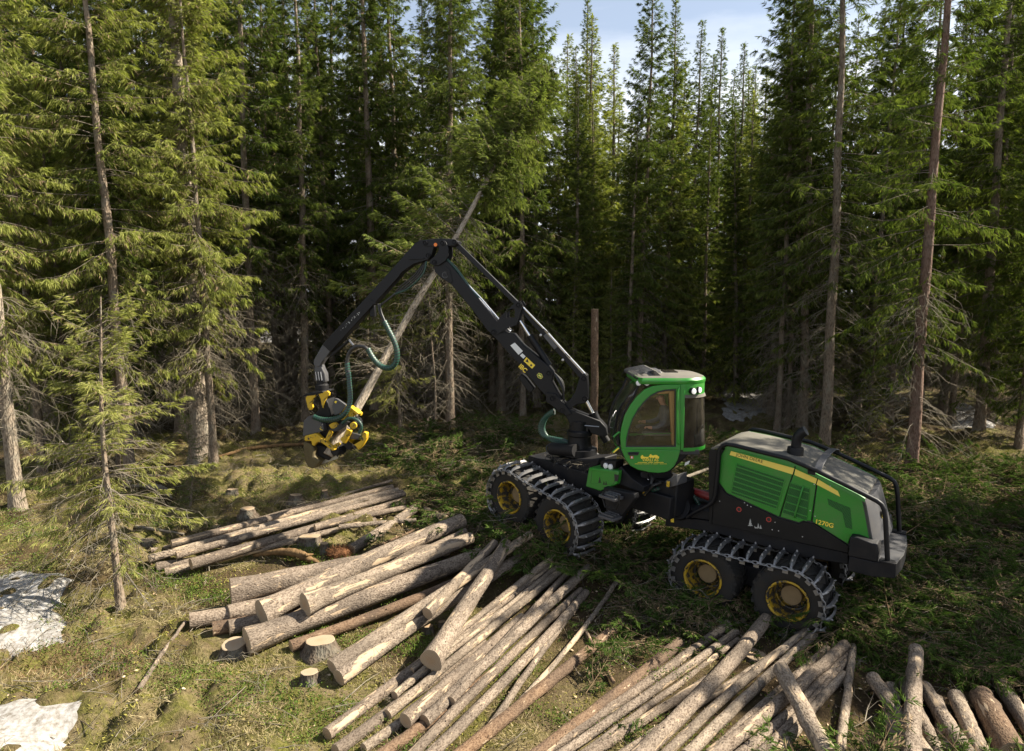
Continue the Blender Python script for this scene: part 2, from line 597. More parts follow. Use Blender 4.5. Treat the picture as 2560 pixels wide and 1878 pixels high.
def leafy(name, stops, trans=0.4, brown=(0.16, 0.115, 0.07), huevar=0.35, tcol=(0.9, 1.0, 0.45)):
    """thin leaf faces: diffuse + light passing through; 'tint' picks young or old needles, below 0 dead ones"""
    t = NT(name)
    a = t.new('Attribute', attribute_name='tint')
    c = t.ramp(a.outputs['Fac'], stops)
    n = t.noise(t.coord('Object'), 0.8, 3)
    c = t.mix(t.math('MULTIPLY', t.ramp(n, [(0.35, 0.0), (0.7, 1.0)]), 0.45), c, stops[-1][1])
    c = t.mix(t.math('MULTIPLY', t.rnd(), huevar), c, (0.075, 0.115, 0.022))
    isb = t.math('LESS_THAN', a.outputs['Fac'], -0.01)
    c = t.mix(isb, c, brown)
    d = t.new('BsdfDiffuse', {'Color': c})
    tr = t.new('BsdfTranslucent', {'Color': t.mix(1.0, c, tcol, 'MULTIPLY')})
    m = t.new('MixShader', {0: t.math('MULTIPLY', t.math('SUBTRACT', 1.0, isb), trans), 1: d.outputs[0], 2: tr.outputs[0]})
    t.l.new(m.outputs[0], t.out.inputs['Surface'])
    M[name] = t.m


leafy('needles', [(0.0, (0.026, 0.044, 0.013)), (0.5, (0.085, 0.118, 0.030)), (1.0, (0.225, 0.24, 0.06))], 0.45)
leafy('shrub_leaf', [(0.0, (0.04, 0.075, 0.014)), (0.5, (0.09, 0.145, 0.028)), (1.0, (0.17, 0.21, 0.05))], 0.35, huevar=0.0)
leafy('needles_sunlit', [(0.0, (0.070, 0.090, 0.022)), (0.5, (0.225, 0.245, 0.066)), (1.0, (0.41, 0.40, 0.125))], 0.5, huevar=0.2)  # paler and yellower than needles: sunlight on the crowns put into the colour
leafy('needles_felled', [(0.0, (0.045, 0.068, 0.020)), (0.5, (0.14, 0.175, 0.050)), (1.0, (0.30, 0.31, 0.09))], 0.45)
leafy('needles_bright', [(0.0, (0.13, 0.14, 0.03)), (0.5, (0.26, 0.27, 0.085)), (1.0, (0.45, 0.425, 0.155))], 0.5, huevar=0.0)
leafy('slash_needles', [(0.0, (0.022, 0.042, 0.014)), (0.5, (0.042, 0.075, 0.020)), (1.0, (0.095, 0.135, 0.030))], 0.3, huevar=0.55)
leafy('moss_leaf', [(0.0, (0.075, 0.085, 0.018)), (0.45, (0.17, 0.165, 0.038)), (1.0, (0.33, 0.29, 0.085))], 0.25, huevar=0.0)
leafy('grass_leaf', [(0.0, (0.10, 0.13, 0.03)), (0.5, (0.26, 0.215, 0.105)), (1.0, (0.42, 0.34, 0.20))], 0.3, huevar=0.0)

# ------------------------------------------------------------------ terrain
SINE_TABLE = {}


def sines(x, y, seed, wl, n=7):
    if (seed, wl) not in SINE_TABLE:
        r = np.random.RandomState(seed)
        rows = []
        for i in range(n):
            a = r.uniform(0, 2 * math.pi)
            k = 2 * math.pi / (wl * r.uniform(0.7, 1.5))
            rows.append((math.cos(a) * k, math.sin(a) * k, r.uniform(0, 6.28)))
        SINE_TABLE[(seed, wl)] = rows
    z = 0
    for cx_, cy_, ph in SINE_TABLE[(seed, wl)]:
        z = z + np.sin(x * cx_ + y * cy_ + ph)
    return z / n * 1.6


def terr(x, y):
    x = np.asarray(x, float)
    y = np.asarray(y, float)
    z = np.interp(y, [-20, 9, 13, 20, 30, 60, 400], [-0.9, -0.28, 0.0, 0.50, 0.75, 1.1, 3.0])
    flatz = np.clip((x - np.interp(y, [8, 10.5, 12, 14.5], [-2.6, -5.2, -6.6, -8.2])) / 1.0, 0, 1) * np.clip((16.2 - y) / 1.5, 0, 1)
    near = np.clip((45 - y) / 20, 0.0, 1) * np.clip((40 - np.abs(x)) / 15, 0, 1)
    b = 0.16 * sines(x, y, 3, 5.0) + 0.13 * sines(x, y, 5, 1.9) + 0.26 * np.abs(sines(x, y, 9, 1.1)) + 0.10 * np.abs(sines(x, y, 10, 0.6)) + 0.026 * sines(x, y, 11, 0.42)
    z = z + b * near * (1 - 0.82 * flatz)
    z = z + 0.50 * np.exp(-(((x - 0.6) / 1.9) ** 2 + ((y - 15.6) / 1.7) ** 2))
    z = z - 0.14 * np.exp(-(((x - 4.6) / 2.4) ** 2 + ((y - 13.9) / 1.8) ** 2))
    z = z + 0.35 * np.exp(-(((x + 4.6) / 2.2) ** 2 + ((y - 19.5) / 1.6) ** 2))
    return z


def ground(px, py, lift=0.0):
    """where the sight line through a point of the survey meets the ground (plus lift)"""
    r = ray(px, py)
    ts = np.concatenate([np.arange(3, 40, 0.1), np.arange(40, 140, 0.5)])
    P = C_[None] + r[None] * ts[:, None]
    below = P[:, 2] < terr(P[:, 0], P[:, 1]) + lift
    k = int(np.argmax(below)) if below.any() else len(ts) - 1
    t0, t1 = ts[max(k - 1, 0)], ts[k]
    ts = np.linspace(t0, t1, 40)
    P = C_[None] + r[None] * ts[:, None]
    below = P[:, 2] < terr(P[:, 0], P[:, 1]) + lift
    return P[int(np.argmax(below)) if below.any() else -1]


def stretch(lo, hi, step, far_lo, far_hi, g=1.12):
    c = list(np.arange(lo, hi + 1e-6, step))
    d, s = c[-1], step
    while d < far_hi:
        s *= g
        d += s
        c.append(d)
    d, s = c[0], step
    while d > far_lo:
        s *= g
        d -= s
        c.insert(0, d)
    return np.array(c)


gx = stretch(-13.5, 15.5, 0.085, -420, 420, 1.13)
gy = stretch(6.5, 24.0, 0.085, -40, 520, 1.10)
GX, GY = np.meshgrid(gx, gy)
GZ = terr(GX, GY)
nx, ny = len(gx), len(gy)
idx = np.arange(nx * ny).reshape(ny, nx)
GF = np.stack([idx[:-1, :-1], idx[:-1, 1:], idx[1:, 1:], idx[1:, :-1]], -1).reshape(-1, 4)


def slash_zone(x, y):
    """1 where the felling debris lies thick (round and behind the machine), 0 on the open moss to the left"""
    d = (x - (-3.6 + 0.75 * (16 - y))) / 1.6 + 0.55 * sines(x, y, 21, 3.0)
    d = np.minimum(d, (19.2 - y + 0.25 * x) / 1.2 + 0.5 * sines(x, y, 23, 2.5))
    return np.clip(d, 0, 1)


t = NT('forest_floor')
v = t.coord('Object')
n1 = t.noise(v, 0.45, 5, 0.6, 0.5)
n2 = t.noise(v, 2.2, 6, 0.68, 0.6)
n3 = t.noise(v, 16, 6, 0.7)
n4 = t.noise(v, 60, 3, 0.6)
moss = t.ramp(n3, [(0.25, (0.055, 0.060, 0.014)), (0.55, (0.135, 0.130, 0.030)), (0.8, (0.26, 0.22, 0.065))])
dry = t.ramp(n3, [(0.25, (0.085, 0.060, 0.032)), (0.55, (0.20, 0.155, 0.082)), (0.8, (0.36, 0.29, 0.17))])
litter = t.ramp(n3, [(0.25, (0.030, 0.020, 0.012)), (0.6, (0.085, 0.055, 0.030)), (0.85, (0.17, 0.12, 0.07))])
c = t.mix(t.ramp(n2, [(0.40, 0.0), (0.58, 1.0)]), moss, dry)
c = t.mix(t.ramp(n1, [(0.46, 0.0), (0.60, 0.9)]), c, litter)
za = t.new('Attribute', attribute_name='debris')
c = t.mix(t.math('MULTIPLY', za.outputs['Fac'], 0.85), c, litter)
c = t.mix(t.math('MULTIPLY', n4, 0.35), c, (0.04, 0.035, 0.015))
hh = t.math('ADD', t.math('MULTIPLY', n3, 0.8), t.math('MULTIPLY', n4, 0.4))
t.pbr(c, 0.95, spec=0.1, normal=t.bump(hh, 1.0, 0.07))
M['forest_floor'] = t.m

gme = np_mesh('forest_ground', np.stack([GX.ravel(), GY.ravel(), GZ.ravel()], 1), GF, M['forest_floor'],
              {'debris': slash_zone(GX.ravel(), GY.ravel()) * (np.hypot(GX.ravel() - 2, GY.ravel() - 14) < 25)}, True)
go = bpy.data.objects.new('ground', gme)
place(go, None, Matrix.Identity(4))
tag(go, kind='structure')

# ------------------------------------------------------------------ spruce trees
def unit(a):
    return a / (np.linalg.norm(a, axis=-1, keepdims=True) + 1e-9)


def leaf_quads(B, D, L, W, rs):
    """lens-shaped faces from base points B along unit D"""
    rv = unit(rs.normal(size=B.shape) + np.array([0, 0, 0.6]))
    S = unit(np.cross(D, rv)) * W[:, None]
    mid = B + D * (L * 0.42)[:, None]
    tip = B + D * L[:, None]
    return np.stack([B, mid + S, tip, mid - S], 1)


def spikes(P, Q, r0, r1):
    """three-sided tapered sticks P->Q : verts (n,6,3), local quads"""
    D = unit(Q - P)
    a = np.where(np.abs(D[:, 2:3]) < 0.9, np.array([[0, 0, 1.0]]), np.array([[1.0, 0, 0]]))
    u = unit(np.cross(D, a))
    w = np.cross(D, u)
    out = []
    for C, r in ((P, r0), (Q, r1)):
        for k in range(3):
            c = 2 * math.pi * k / 3
            out.append(C + (u * math.cos(c) + w * math.sin(c)) * np.asarray(r).reshape(-1, 1))
    return np.stack(out, 1)


SPF = np.array([[0, 1, 4, 3], [1, 2, 5, 4], [2, 0, 3, 5]])


def spikes_mesh(name, SP, mat, attr=None):
    SP = np.concatenate(SP)
    n = len(SP)
    F = (SPF[None] + (np.arange(n) * 6)[:, None, None]).reshape(-1, 4)
    return np_mesh(name, SP.reshape(-1, 3), F, mat, attr)


def quads_mesh(name, Q, T, mat):
    Q = np.concatenate(Q)
    T = np.concatenate(T)
    F = np.arange(len(Q) * 4).reshape(-1, 4)
    return np_mesh(name, Q.reshape(-1, 3), F, mat, {'tint': np.repeat(T, 4)})


def bough(rs, base, az, L, e0, droop, upt, dens, nl, nw, hang, Q, T, SP, brown=0.06, thick=0.012, stems=True):
    """one living branch: an axis, side shoots both ways, needle sprays along them"""
    h = np.array([math.cos(az), math.sin(az), 0])
    side = np.array([-h[1], h[0], 0])
    s = np.linspace(0, 1, 7)
    bend = rs.normal() * 0.10 * L
    z = L * (math.tan(e0) * s - droop * s ** 1.6 + upt * s ** 3)
    X = base + h * (L * s)[:, None] + side * (bend * s ** 2)[:, None] + np.array([0, 0, 1.0]) * z[:, None]
    SP.append(spikes(X[:-1], X[1:], thick * (1.05 - s[:-1]) * max(0.5, L / 1.8), thick * (1.05 - s[1:]) * max(0.5, L / 1.8)))
    m = max(5, int(L * dens))
    si = np.sort(rs.uniform(0.10, 1.0, m) ** 0.85)
    k = np.clip((si * 6).astype(int), 0, 5)
    fr = si * 6 - k
    B = X[k] * (1 - fr)[:, None] + X[k + 1] * fr[:, None]
    fw = unit(X[k + 1] - X[k])
    sg = np.where(rs.rand(m) < 0.5, -1.0, 1.0)
    a = rs.uniform(0.5, 1.15, m)
    dd = unit(fw * np.cos(a)[:, None] + side * (sg * np.sin(a))[:, None] + np.array([0, 0, 1.0]) * rs.uniform(-1.1, 0.0, (m, 1)) * hang)
    sl = (0.16 + 0.30 * (1 - si)) * min(1.2, 0.35 + L / 2.2) * rs.uniform(0.5, 1.25, m)
    if stems:
        SP.append(spikes(B[::2], (B + dd * sl[:, None])[::2], np.full(len(B[::2]), thick * 0.35), np.full(len(B[::2]), thick * 0.12)))
    q = 13
    fq = (np.arange(q) + rs.rand(m, q)) / q
    fq[:, -1] = 0.92
    BB = B[:, None] + dd[:, None] * (sl[:, None] * fq)[..., None]
    sg2 = np.where(np.arange(q) % 2 == 0, 1.0, -1.0)[None, :, None]
    perp = unit(np.cross(dd, np.array([0, 0, 1.0])))
    d2 = dd[:, None] + perp[:, None] * sg2 * rs.uniform(0.15, 0.8, (m, q, 1)) + rs.normal(size=(m, q, 3)) * 0.18
    d2[..., 2] -= rs.uniform(0.0, 1.1, (m, q)) * hang
    d2 = unit(d2).reshape(-1, 3)
    n = m * q
    Q.append(leaf_quads(BB.reshape(-1, 3), d2, nl * rs.uniform(0.40, 0.95, n), nw * rs.uniform(0.22, 0.50, n), rs))
    tt = np.clip(0.18 + 0.6 * np.repeat(si, q) * fq.ravel() + rs.normal(size=n) * 0.16, 0, 1)
    tt[(rs.rand(n) < brown) & (np.repeat(si, q) < 0.75)] = -1
    T.append(tt)


def dead_branch(rs, base, az, L, e0, SP, thick=0.010, twigs=9, droop=0.45):
    h = np.array([math.cos(az), math.sin(az), 0])
    s = np.linspace(0, 1, 5)
    J = rs.normal(size=(5, 3)) * 0.05 * L * s[:, None]
    X = base + h * (L * s)[:, None] + np.array([0, 0, 1.0]) * (L * (math.tan(e0) * s - droop * s ** 1.7))[:, None] + J
    SP.append(spikes(X[:-1], X[1:], thick * (1.1 - s[:-1]), thick * (1.1 - s[1:])))
    m = twigs
    si = rs.uniform(0.15, 1, m)
    k = np.clip((si * 4).astype(int), 0, 3)
    fr = si * 4 - k
    B = X[k] * (1 - fr)[:, None] + X[k + 1] * fr[:, None]
    d = unit(unit(X[k + 1] - X[k]) + rs.normal(size=(m, 3)) * 0.75 + np.array([0, 0, -0.55]))
    l = L * rs.uniform(0.12, 0.42, m)
    mid = B + d * (l * 0.55)[:, None]
    d2 = unit(d + rs.normal(size=(m, 3)) * 0.4 + np.array([0, 0, -0.35]))
    SP.append(spikes(B, mid, np.full(m, thick * 0.45), np.full(m, thick * 0.32)))
    SP.append(spikes(mid, mid + d2 * (l * 0.5)[:, None], np.full(m, thick * 0.32), np.full(m, thick * 0.12)))


def trunk_mesh(rs, H, r, mat, curve=0.15, flare=0.55, foot=-0.35):
    n, k = 30, 12
    z = H * np.linspace(0, 1, n) ** 1.15
    z[0] = foot
    px = curve * np.sin(z / H * 3.0 + rs.uniform(0, 6)) + 0.03 * np.sin(z * 1.1)
    py = curve * np.sin(z / H * 2.4 + rs.uniform(0, 6))
    px -= px[0]
    py -= py[0]
    rr = r * (1 - 0.97 * np.clip(z, 0, None) / H) ** 0.8 + 0.006
    rr = rr * (1 + flare * np.exp(-np.clip(z, 0, None) / 0.28))
    a = np.arange(k) * 2 * math.pi / k
    wob = 1 + 0.05 * rs.normal(size=(n, k))
    wob[:3] += 0.10 * np.sin(a * 4 + 1)[None]
    V = np.stack([px[:, None] + rr[:, None] * wob * np.cos(a), py[:, None] + rr[:, None] * wob * np.sin(a), np.repeat(z[:, None], k, 1)], -1)
    i = np.arange(n * k).reshape(n, k)
    F = np.stack([i[:-1], np.roll(i[:-1], -1, 1), np.roll(i[1:], -1, 1), i[1:]], -1).reshape(-1, 4)
    me = np_mesh('trunk', V.reshape(-1, 3), F, mat, None, True)
    return me, (z, px, py, rr)


def spruce(seed, H, cb, R, r, dens=9, step=0.33, nl=0.22, nw=0.026, hang=1.0, gap=None, dead=(60, 0.4), nb=5, mat='needles', bark='trunk_bark',
           brown=0.06, top=1.0, shape=0.75, cone=False, curve=0.15):
    rs = np.random.RandomState(seed)
    tm, (tz, tx, ty, tr) = trunk_mesh(rs, H, r, M[bark], curve)

    def axis(z):
        return np.array([np.interp(z, tz, tx), np.interp(z, tz, ty), z])
    Q, T, SP, DB = [], [], [], []
    z = cb
    while z < H * top - 0.12:
        t = (z - cb) / (H - cb)
        prof = (1 - t) ** shape * (1.0 if cone else (0.5 + 0.5 * min(1, t / 0.22)))
        for k in range(nb):
            az = rs.uniform(0, 2 * math.pi)
            if gap is not None and abs((az - gap + math.pi) % (2 * math.pi) - math.pi) < 0.75 and rs.rand() < 0.8:
                continue
            L = max(0.16, R * prof * (rs.uniform(0.45, 1.0) if rs.rand() < 0.75 else rs.uniform(0.9, 1.25)))
            e0 = R_(-8 + 52 * t ** 1.4 + rs.normal() * 7)
            droop = 0.50 * (1 - t) * rs.uniform(0.5, 1.3)
            bough(rs, axis(z + rs.uniform(-0.1, 0.1)), az, L, e0, droop, 0.22 * rs.uniform(0.4, 1.4), dens * (1 + 0.8 * t * t), nl * min(1.0, 0.32 + L / 1.5), nw * min(1.0, 0.5 + L / 2.0), hang * (1.0 - 0.4 * t), Q, T, SP, brown * (1.6 - t))
        z += step * rs.uniform(0.7, 1.3) * (1 - 0.35 * t)
    if top >= 1.0:      # leader shoot
        B = np.repeat(axis(H - 0.35)[None], 14, 0) + np.array([0, 0, 1.0]) * rs.uniform(0, 0.4, (14, 1))
        d = unit(rs.normal(size=(14, 3)) * 0.5 + np.array([0, 0, 1.0]))
        Q.append(leaf_quads(B, d, np.full(14, 0.2), np.full(14, nw), rs))
        T.append(np.full(14, 0.6))
    nd, z0 = dead
    for k in range(nd):
        z = rs.uniform(z0, min(cb + 2.0, H * 0.8))
        dead_branch(rs, axis(z), rs.uniform(0, 2 * math.pi), rs.uniform(0.35, 1.0) * min(2.0, R * 0.85), R_(rs.uniform(-25, 12)), DB, twigs=10, thick=0.012)
    parts = {'trunk': tm, 'crown': quads_mesh('crown', Q, T, M[mat]), 'branches': spikes_mesh('branches', SP, M['dead_wood'])}
    if DB:
        parts['dead_branches'] = spikes_mesh('dead_branches', DB, M['twig_lichen'])
    return {'parts': parts, 'H': H * top if top < 1 else H}


CAMSIDE = -math.pi / 2
TREES = {
    'big_left': spruce(11, 21, 4.6, 3.3, 0.21, 11, 0.30, 0.28, 0.033, 1.35, gap=CAMSIDE - 0.15, dead=(110, 2.2), mat='needles_sunlit', brown=0.17, bark='trunk_bark_mid'),
    'left_b': spruce(12, 20, 3.6, 3.0, 0.16, 11, 0.32, 0.28, 0.033, 1.35, gap=CAMSIDE, dead=(80, 1.2), mat='needles_sunlit', brown=0.14),
    'tall': spruce(13, 23, 5.0, 3.0, 0.19, 10, 0.31, 0.30, 0.036, 1.3, dead=(130, 1.0)),
    'inner': spruce(14, 22, 5.2, 2.5, 0.17, 9, 0.34, 0.31, 0.038, 1.3, dead=(170, 0.5), brown=0.10),
    'inner_b': spruce(15, 21, 4.0, 2.7, 0.15, 9, 0.34, 0.31, 0.038, 1.3, dead=(160, 0.5), brown=0.10),
    'narrow': spruce(16, 20, 1.8, 2.3, 0.16, 10, 0.29, 0.28, 0.034, 1.15, dead=(50, 0.5)),
    'young': spruce(17, 14, 1.0, 2.4, 0.13, 10.5, 0.27, 0.26, 0.032, 1.0, dead=(40, 0.4), mat='needles_sunlit', cone=True, shape=0.85),
    'right_big': spruce(18, 22, 4.0, 3.1, 0.23, 10, 0.32, 0.29, 0.034, 1.2, gap=CAMSIDE - 0.3, dead=(100, 0.8), bark='trunk_bark_red'),
    'right_grey': spruce(19, 21, 6.0, 2.9, 0.21, 9, 0.38, 0.29, 0.034, 1.2, gap=CAMSIDE - 0.2, dead=(120, 1.5)),
    'small_front': spruce(20, 6.6, 1.7, 2.0, 0.075, 14, 0.21, 0.20, 0.022, 0.8, dead=(50, 0.5), mat='needles_bright', brown=0.12, top=0.95, shape=0.45, cone=True, nb=4, gap=CAMSIDE),
    'sapling': spruce(21, 3.2, 0.35, 0.75, 0.03, 16, 0.14, 0.13, 0.016, 0.6, dead=(0, 0.2), mat='needles', cone=True, shape=0.9),
    'thin_dead': spruce(22, 7, 4.2, 1.2, 0.05, 9, 0.35, 0.20, 0.022, 1.0, dead=(70, 0.5), brown=0.2, mat='needles_sunlit'),
}
tree_objs = {}


def tree(kind, base, height=None, rz=0.0, lean=(0, 0), label='', group=None, name='spruce_tree', girth=1.0):
    T = TREES[kind]
    s = 1.0 if height is None else height / T['H']
    e = empty(name, base, (lean[0], lean[1], rz), s)
    tag(e, label, 'tree', group)
    for pn, me in T['parts'].items():
        o = bpy.data.objects.new(pn, me)
        Mx = WM[e.name].copy()
        if pn == 'trunk' and girth != 1.0:
            Mx = Mx @ Matrix.Diagonal((girth, girth, 1, 1))
        place(o, e, Mx)
    return e


def tree_px(kind, bx, by, h, label, rz=0.0, lean=(0, 0), girth=1.0, group=None, dz=0.0):
    """tree whose foot shows at survey point (bx, by)"""
    P = ground(bx, by)
    P[2] += dz - 0.03
    return tree(kind, P, h, rz, lean, label, group, girth=girth)


def tree_top(kind, px, top_y, d, label, rz=0.0, lean=(0, 0), group=None, girth=1.0):
    """tree whose top shows at (px, top_y) standing d metres off"""
    P = at(px, top_y, d)
    g = float(terr(P[0], P[1]))
    return tree(kind, (P[0], P[1], g), P[2] - g, rz, lean, label, group, girth=girth)


# lean angles follow the trunks (tilt about Y leans sideways)
tree_px('big_left', 495, 1155, 22, 'large lit spruce with pale straight trunk beside the second thinner stem', 0.0, (0, 0), 1.3)
tree_px('left_b', 532, 1163, 17, 'thinner spruce just right of the large lit trunk', 0.6, (0, R_(-0.4)), 0.9)
tree_px('left_b', 324, 1202, 20, 'slim lit spruce with curved trunk behind the small front spruce', 0.0, (0, R_(-1.5)), 0.95)
tree_px('tall', 298, 1190, 15, 'thin bare-stemmed spruce leaning behind the small front spruce', 2.6, (0, R_(-2.0)), 0.6)
tree_px('big_left', 45, 1275, 19, 'bushy spruce at the left frame edge with brown trunk', 2.2, (0, R_(-1.0)), 0.9)
tree_px('left_b', 105, 1180, 18, 'yellow-green spruce at upper left behind the edge tree', 1.6, (0, R_(-1.0)), 0.8)
tree_px('young', 190, 1150, 12, 'shorter spruce in the left thicket behind the slim trunks', 0.4)
tree_px('small_front', 303, 1520, 6.0, 'small drooping spruce with broken top standing alone beside the snow', 0.0, (0, R_(-2.2)))
tree_px('inner', 700, 1010, 22, 'dark spruce trunk behind the harvester head', 0.3, (0, R_(-0.3)), 1.1)
tree_px('inner_b', 845, 1000, 23, 'dark grey spruce trunk behind the outer boom arm', 1.3, (0, R_(-0.6)), 1.1)
tree_px('tall', 1125, 1062, 22, 'tall spruce with pale lower trunk and dead hanging twigs behind the boom', 0.9, (0, R_(-0.3)), 0.95)
tree_px('inner', 1272, 985, 22, 'slim spruce trunk seen between the boom and its link rod', 2.0)
tree_px('inner_b', 1326, 1000, 21, 'brown spruce trunk just left of the topped stem', 3.0)
tree_px('young', 1392, 1010, 13, 'bright green younger spruce behind the topped stem', 1.0)
tree_px('narrow', 1440, 1010, 17, 'lit narrow spruce left of the cab roof', 0.2)
tree_px('young', 1552, 1000, 14.5, 'bright young spruce rising above the cab', 2.3)
tree_px('right_grey', 1942, 1075, 19, 'thin brown-stemmed spruce behind the exhaust pipe', 0.0, (0, R_(0.0)), 0.62)
tree_px('inner_b', 1968, 1068, 17, 'dark thin spruce close behind the thin brown stem', 0.5, (0, R_(0.0)), 0.8)
tree_px('right_grey', 2058, 1125, 22, 'thick grey lichen-covered spruce behind the engine hood', 0.0, (0, R_(-0.3)), 0.85)
tree_px('right_big', 2277, 1178, 22, 'thick reddish-barked spruce right of the engine hood', 0.0, (0, R_(0.1)), 0.78)
tree_px('tall', 2478, 1045, 22, 'dark spruce near the right frame edge', 2.0, (0, R_(1.0)), 1.0)
tree_px('narrow', 2545, 1120, 16, 'drooping spruce at the right frame edge', 1.1, (0, 0), 0.9)
tree_px('sapling', 470, 1265, 2.6, 'thin knee-high spruce sapling before the large lit trunk', 0.4)
tree_px('small_front', 1003, 1080, 5.6, 'low spruce with bright sprays under the raised trunk', 0.9)
tree_px('thin_dead', 1085, 1070, 6.5, 'thin half-dead spruce with hanging grey twigs behind the raised trunk', 0.4)
tree_px('thin_dead', 640, 1050, 7.0, 'thin half-dead spruce left of the harvester head', 1.9)
tree_px('young', 2170, 1085, 5.5, 'low dark spruce between the two thick trunks', 0.9)

for i, (kind, px, ty, d, lab) in enumerate([
        ('tall', 1618, -60, 30, 'tall spruce left of the open sky gap'), ('narrow', 1680, 8, 33, 'pointed spruce at the left rim of the sky gap'),
        ('narrow', 1747, 55, 37, 'spire-topped spruce in the sky gap, left of two'), ('narrow', 1817, 72, 40, 'spire-topped spruce in the sky gap, right of two'),
        ('narrow', 1893, 172, 44, 'lowest far spruce top in the sky gap'), ('young', 1868, 235, 33, 'bushy spruce closing the foot of the sky gap'), ('narrow', 1935, 215, 36, 'full spruce at the foot of the sky gap beside the upswept one'), ('young', 1500, 40, 36, 'thin-topped spruce before the pale sky above the cab'),
        ('narrow', 1970, 5, 29, 'spruce with upswept tips at the right rim of the sky gap'), ('tall', 2030, -30, 31, 'spruce top beside the thick grey trunk'),
        ('tall', 1345, -130, 31, 'tall spruce straight above the topped stem'), ('tall', 1250, -150, 30, 'tall spruce behind the leaning tree crown')]):
    tree_top(kind, px, ty, d, lab, rz=i * 1.7)

# ranks of spruce further in
rs = np.random.RandomState(77)
spots = []
for d0, d1, n in ((25, 30, 26), (30, 36, 36), (36, 44, 42), (44, 56, 44), (56, 74, 24)):
    for i in range(n):
        d = rs.uniform(d0, d1)
        px = -220 + (i + rs.uniform(0.1, 0.9)) / n * 3000
        spots.append((px, d))
seen = {}
for px, d in spots:
    P = at(px, 741, d)
    P = np.array([P[0], P[1], terr(P[0], P[1])])
    if 300 < px < 620 and d < 26:
        continue
    gap = 1400 < px < 1990
    if gap and d < 29:
        continue
    if 880 < px < 1450 and d < 27.5:
        continue
    full = px > 1150                                   # fuller crowns on the right, bare stems on the left
    kind = (['narrow', 'tall', 'narrow', 'inner_b', 'young'] if full else ['inner', 'inner_b', 'tall', 'inner', 'narrow'])[rs.randint(5)]
    h = rs.uniform(19, 26)
    if kind == 'young':
        h = rs.uniform(10, 17)
    if gap:
        kind = ('narrow', 'young')[rs.randint(2)]
        h = min(h, at(px, rs.uniform(130, 330) if px > 1580 else rs.uniform(40, 300), d)[2] - P[2])
    elif 1990 < px < 2700:
        h = rs.uniform(17, 24) if kind != 'young' else h
    zone = ('in the dim forest on the left', 'in the dim forest behind the boom', 'below the sky gap behind the cab', 'in the dim forest on the right')[
        0 if px < 720 else 1 if px < 1400 else 2 if px < 1990 else 3]
    row = 'front rank' if d < 36 else 'middle ranks' if d < 50 else 'farthest ranks'
    look = {'inner': 'bare-stemmed', 'inner_b': 'shaggy dark', 'tall': 'tall dark', 'narrow': 'narrow full-crowned', 'young': 'younger bushy'}[kind]
    lab = '%s spruce %s, %s' % (look, zone, row)
    tree(kind, P, h, rs.uniform(0, 6.28), (0, R_(rs.normal() * 1.0)), lab, lab.replace(' spruce', ' spruces'), girth=rs.uniform(0.8, 1.15))

# low understorey closing the view between the trunks
for i in range(46):
    d = rs.uniform(29, 58)
    px = -150 + (i + rs.uniform(0, 1)) / 46 * 2900
    P = at(px, 741, d)
    P = np.array([P[0], P[1], terr(P[0], P[1])])
    zone = ('in the left forest', 'behind the boom', 'below the sky gap', 'in the right forest')[0 if px < 720 else 1 if px < 1480 else 2 if px < 1985 else 3]
    tree('young', P, rs.uniform(3.5, 8.5), rs.uniform(0, 6.28), (0, 0), 'low young spruce in the shaded understorey ' + zone, 'young spruces ' + zone)

# unseen spruces added beyond the right edge of the view to shade the machine
for k, (x, y, h) in enumerate(((13.6, 14.2, 13), (16.5, 15.6, 15), (19.5, 17.0, 17), (15.5, 11.8, 12), (20.5, 13.2, 15), (24.0, 18.5, 18))):
    tree(('tall', 'narrow', 'inner_b')[k % 3], (x, y, float(terr(x, y))), h, k * 1.3, (0, 0), 'unseen spruce added beyond the right edge of the view for shade', 'added shade spruces beyond the right edge')

# ------------------------------------------------------------------ the harvester
def side_n(h):
    return np.array([-math.sin(R_(h)), -math.cos(R_(h)), 0])


RF = Frame(at(*zz(2, 385, 1217), 13.6) - side_n(35) * 1.42, 35, 2.5)      # rear section
FF = Frame(at(*zz(6, 540, 735), 15.9) - side_n(45) * 1.42, 45, 3.0)       # front section
KF = Frame(FF.w((-0.88, 0, 1.2)), 12, 0)                                  # crane
CF = Frame(FF.w((-2.95, 0, 1.0)), 0, 0)                                   # cab, turned towards the work
hv = empty('forest_harvester', (2.7, 15.0, float(terr(2.7, 15.0))))
tag(hv, 'green and black eight-wheeled forest harvester with raised black boom among the felled logs', 'harvester')


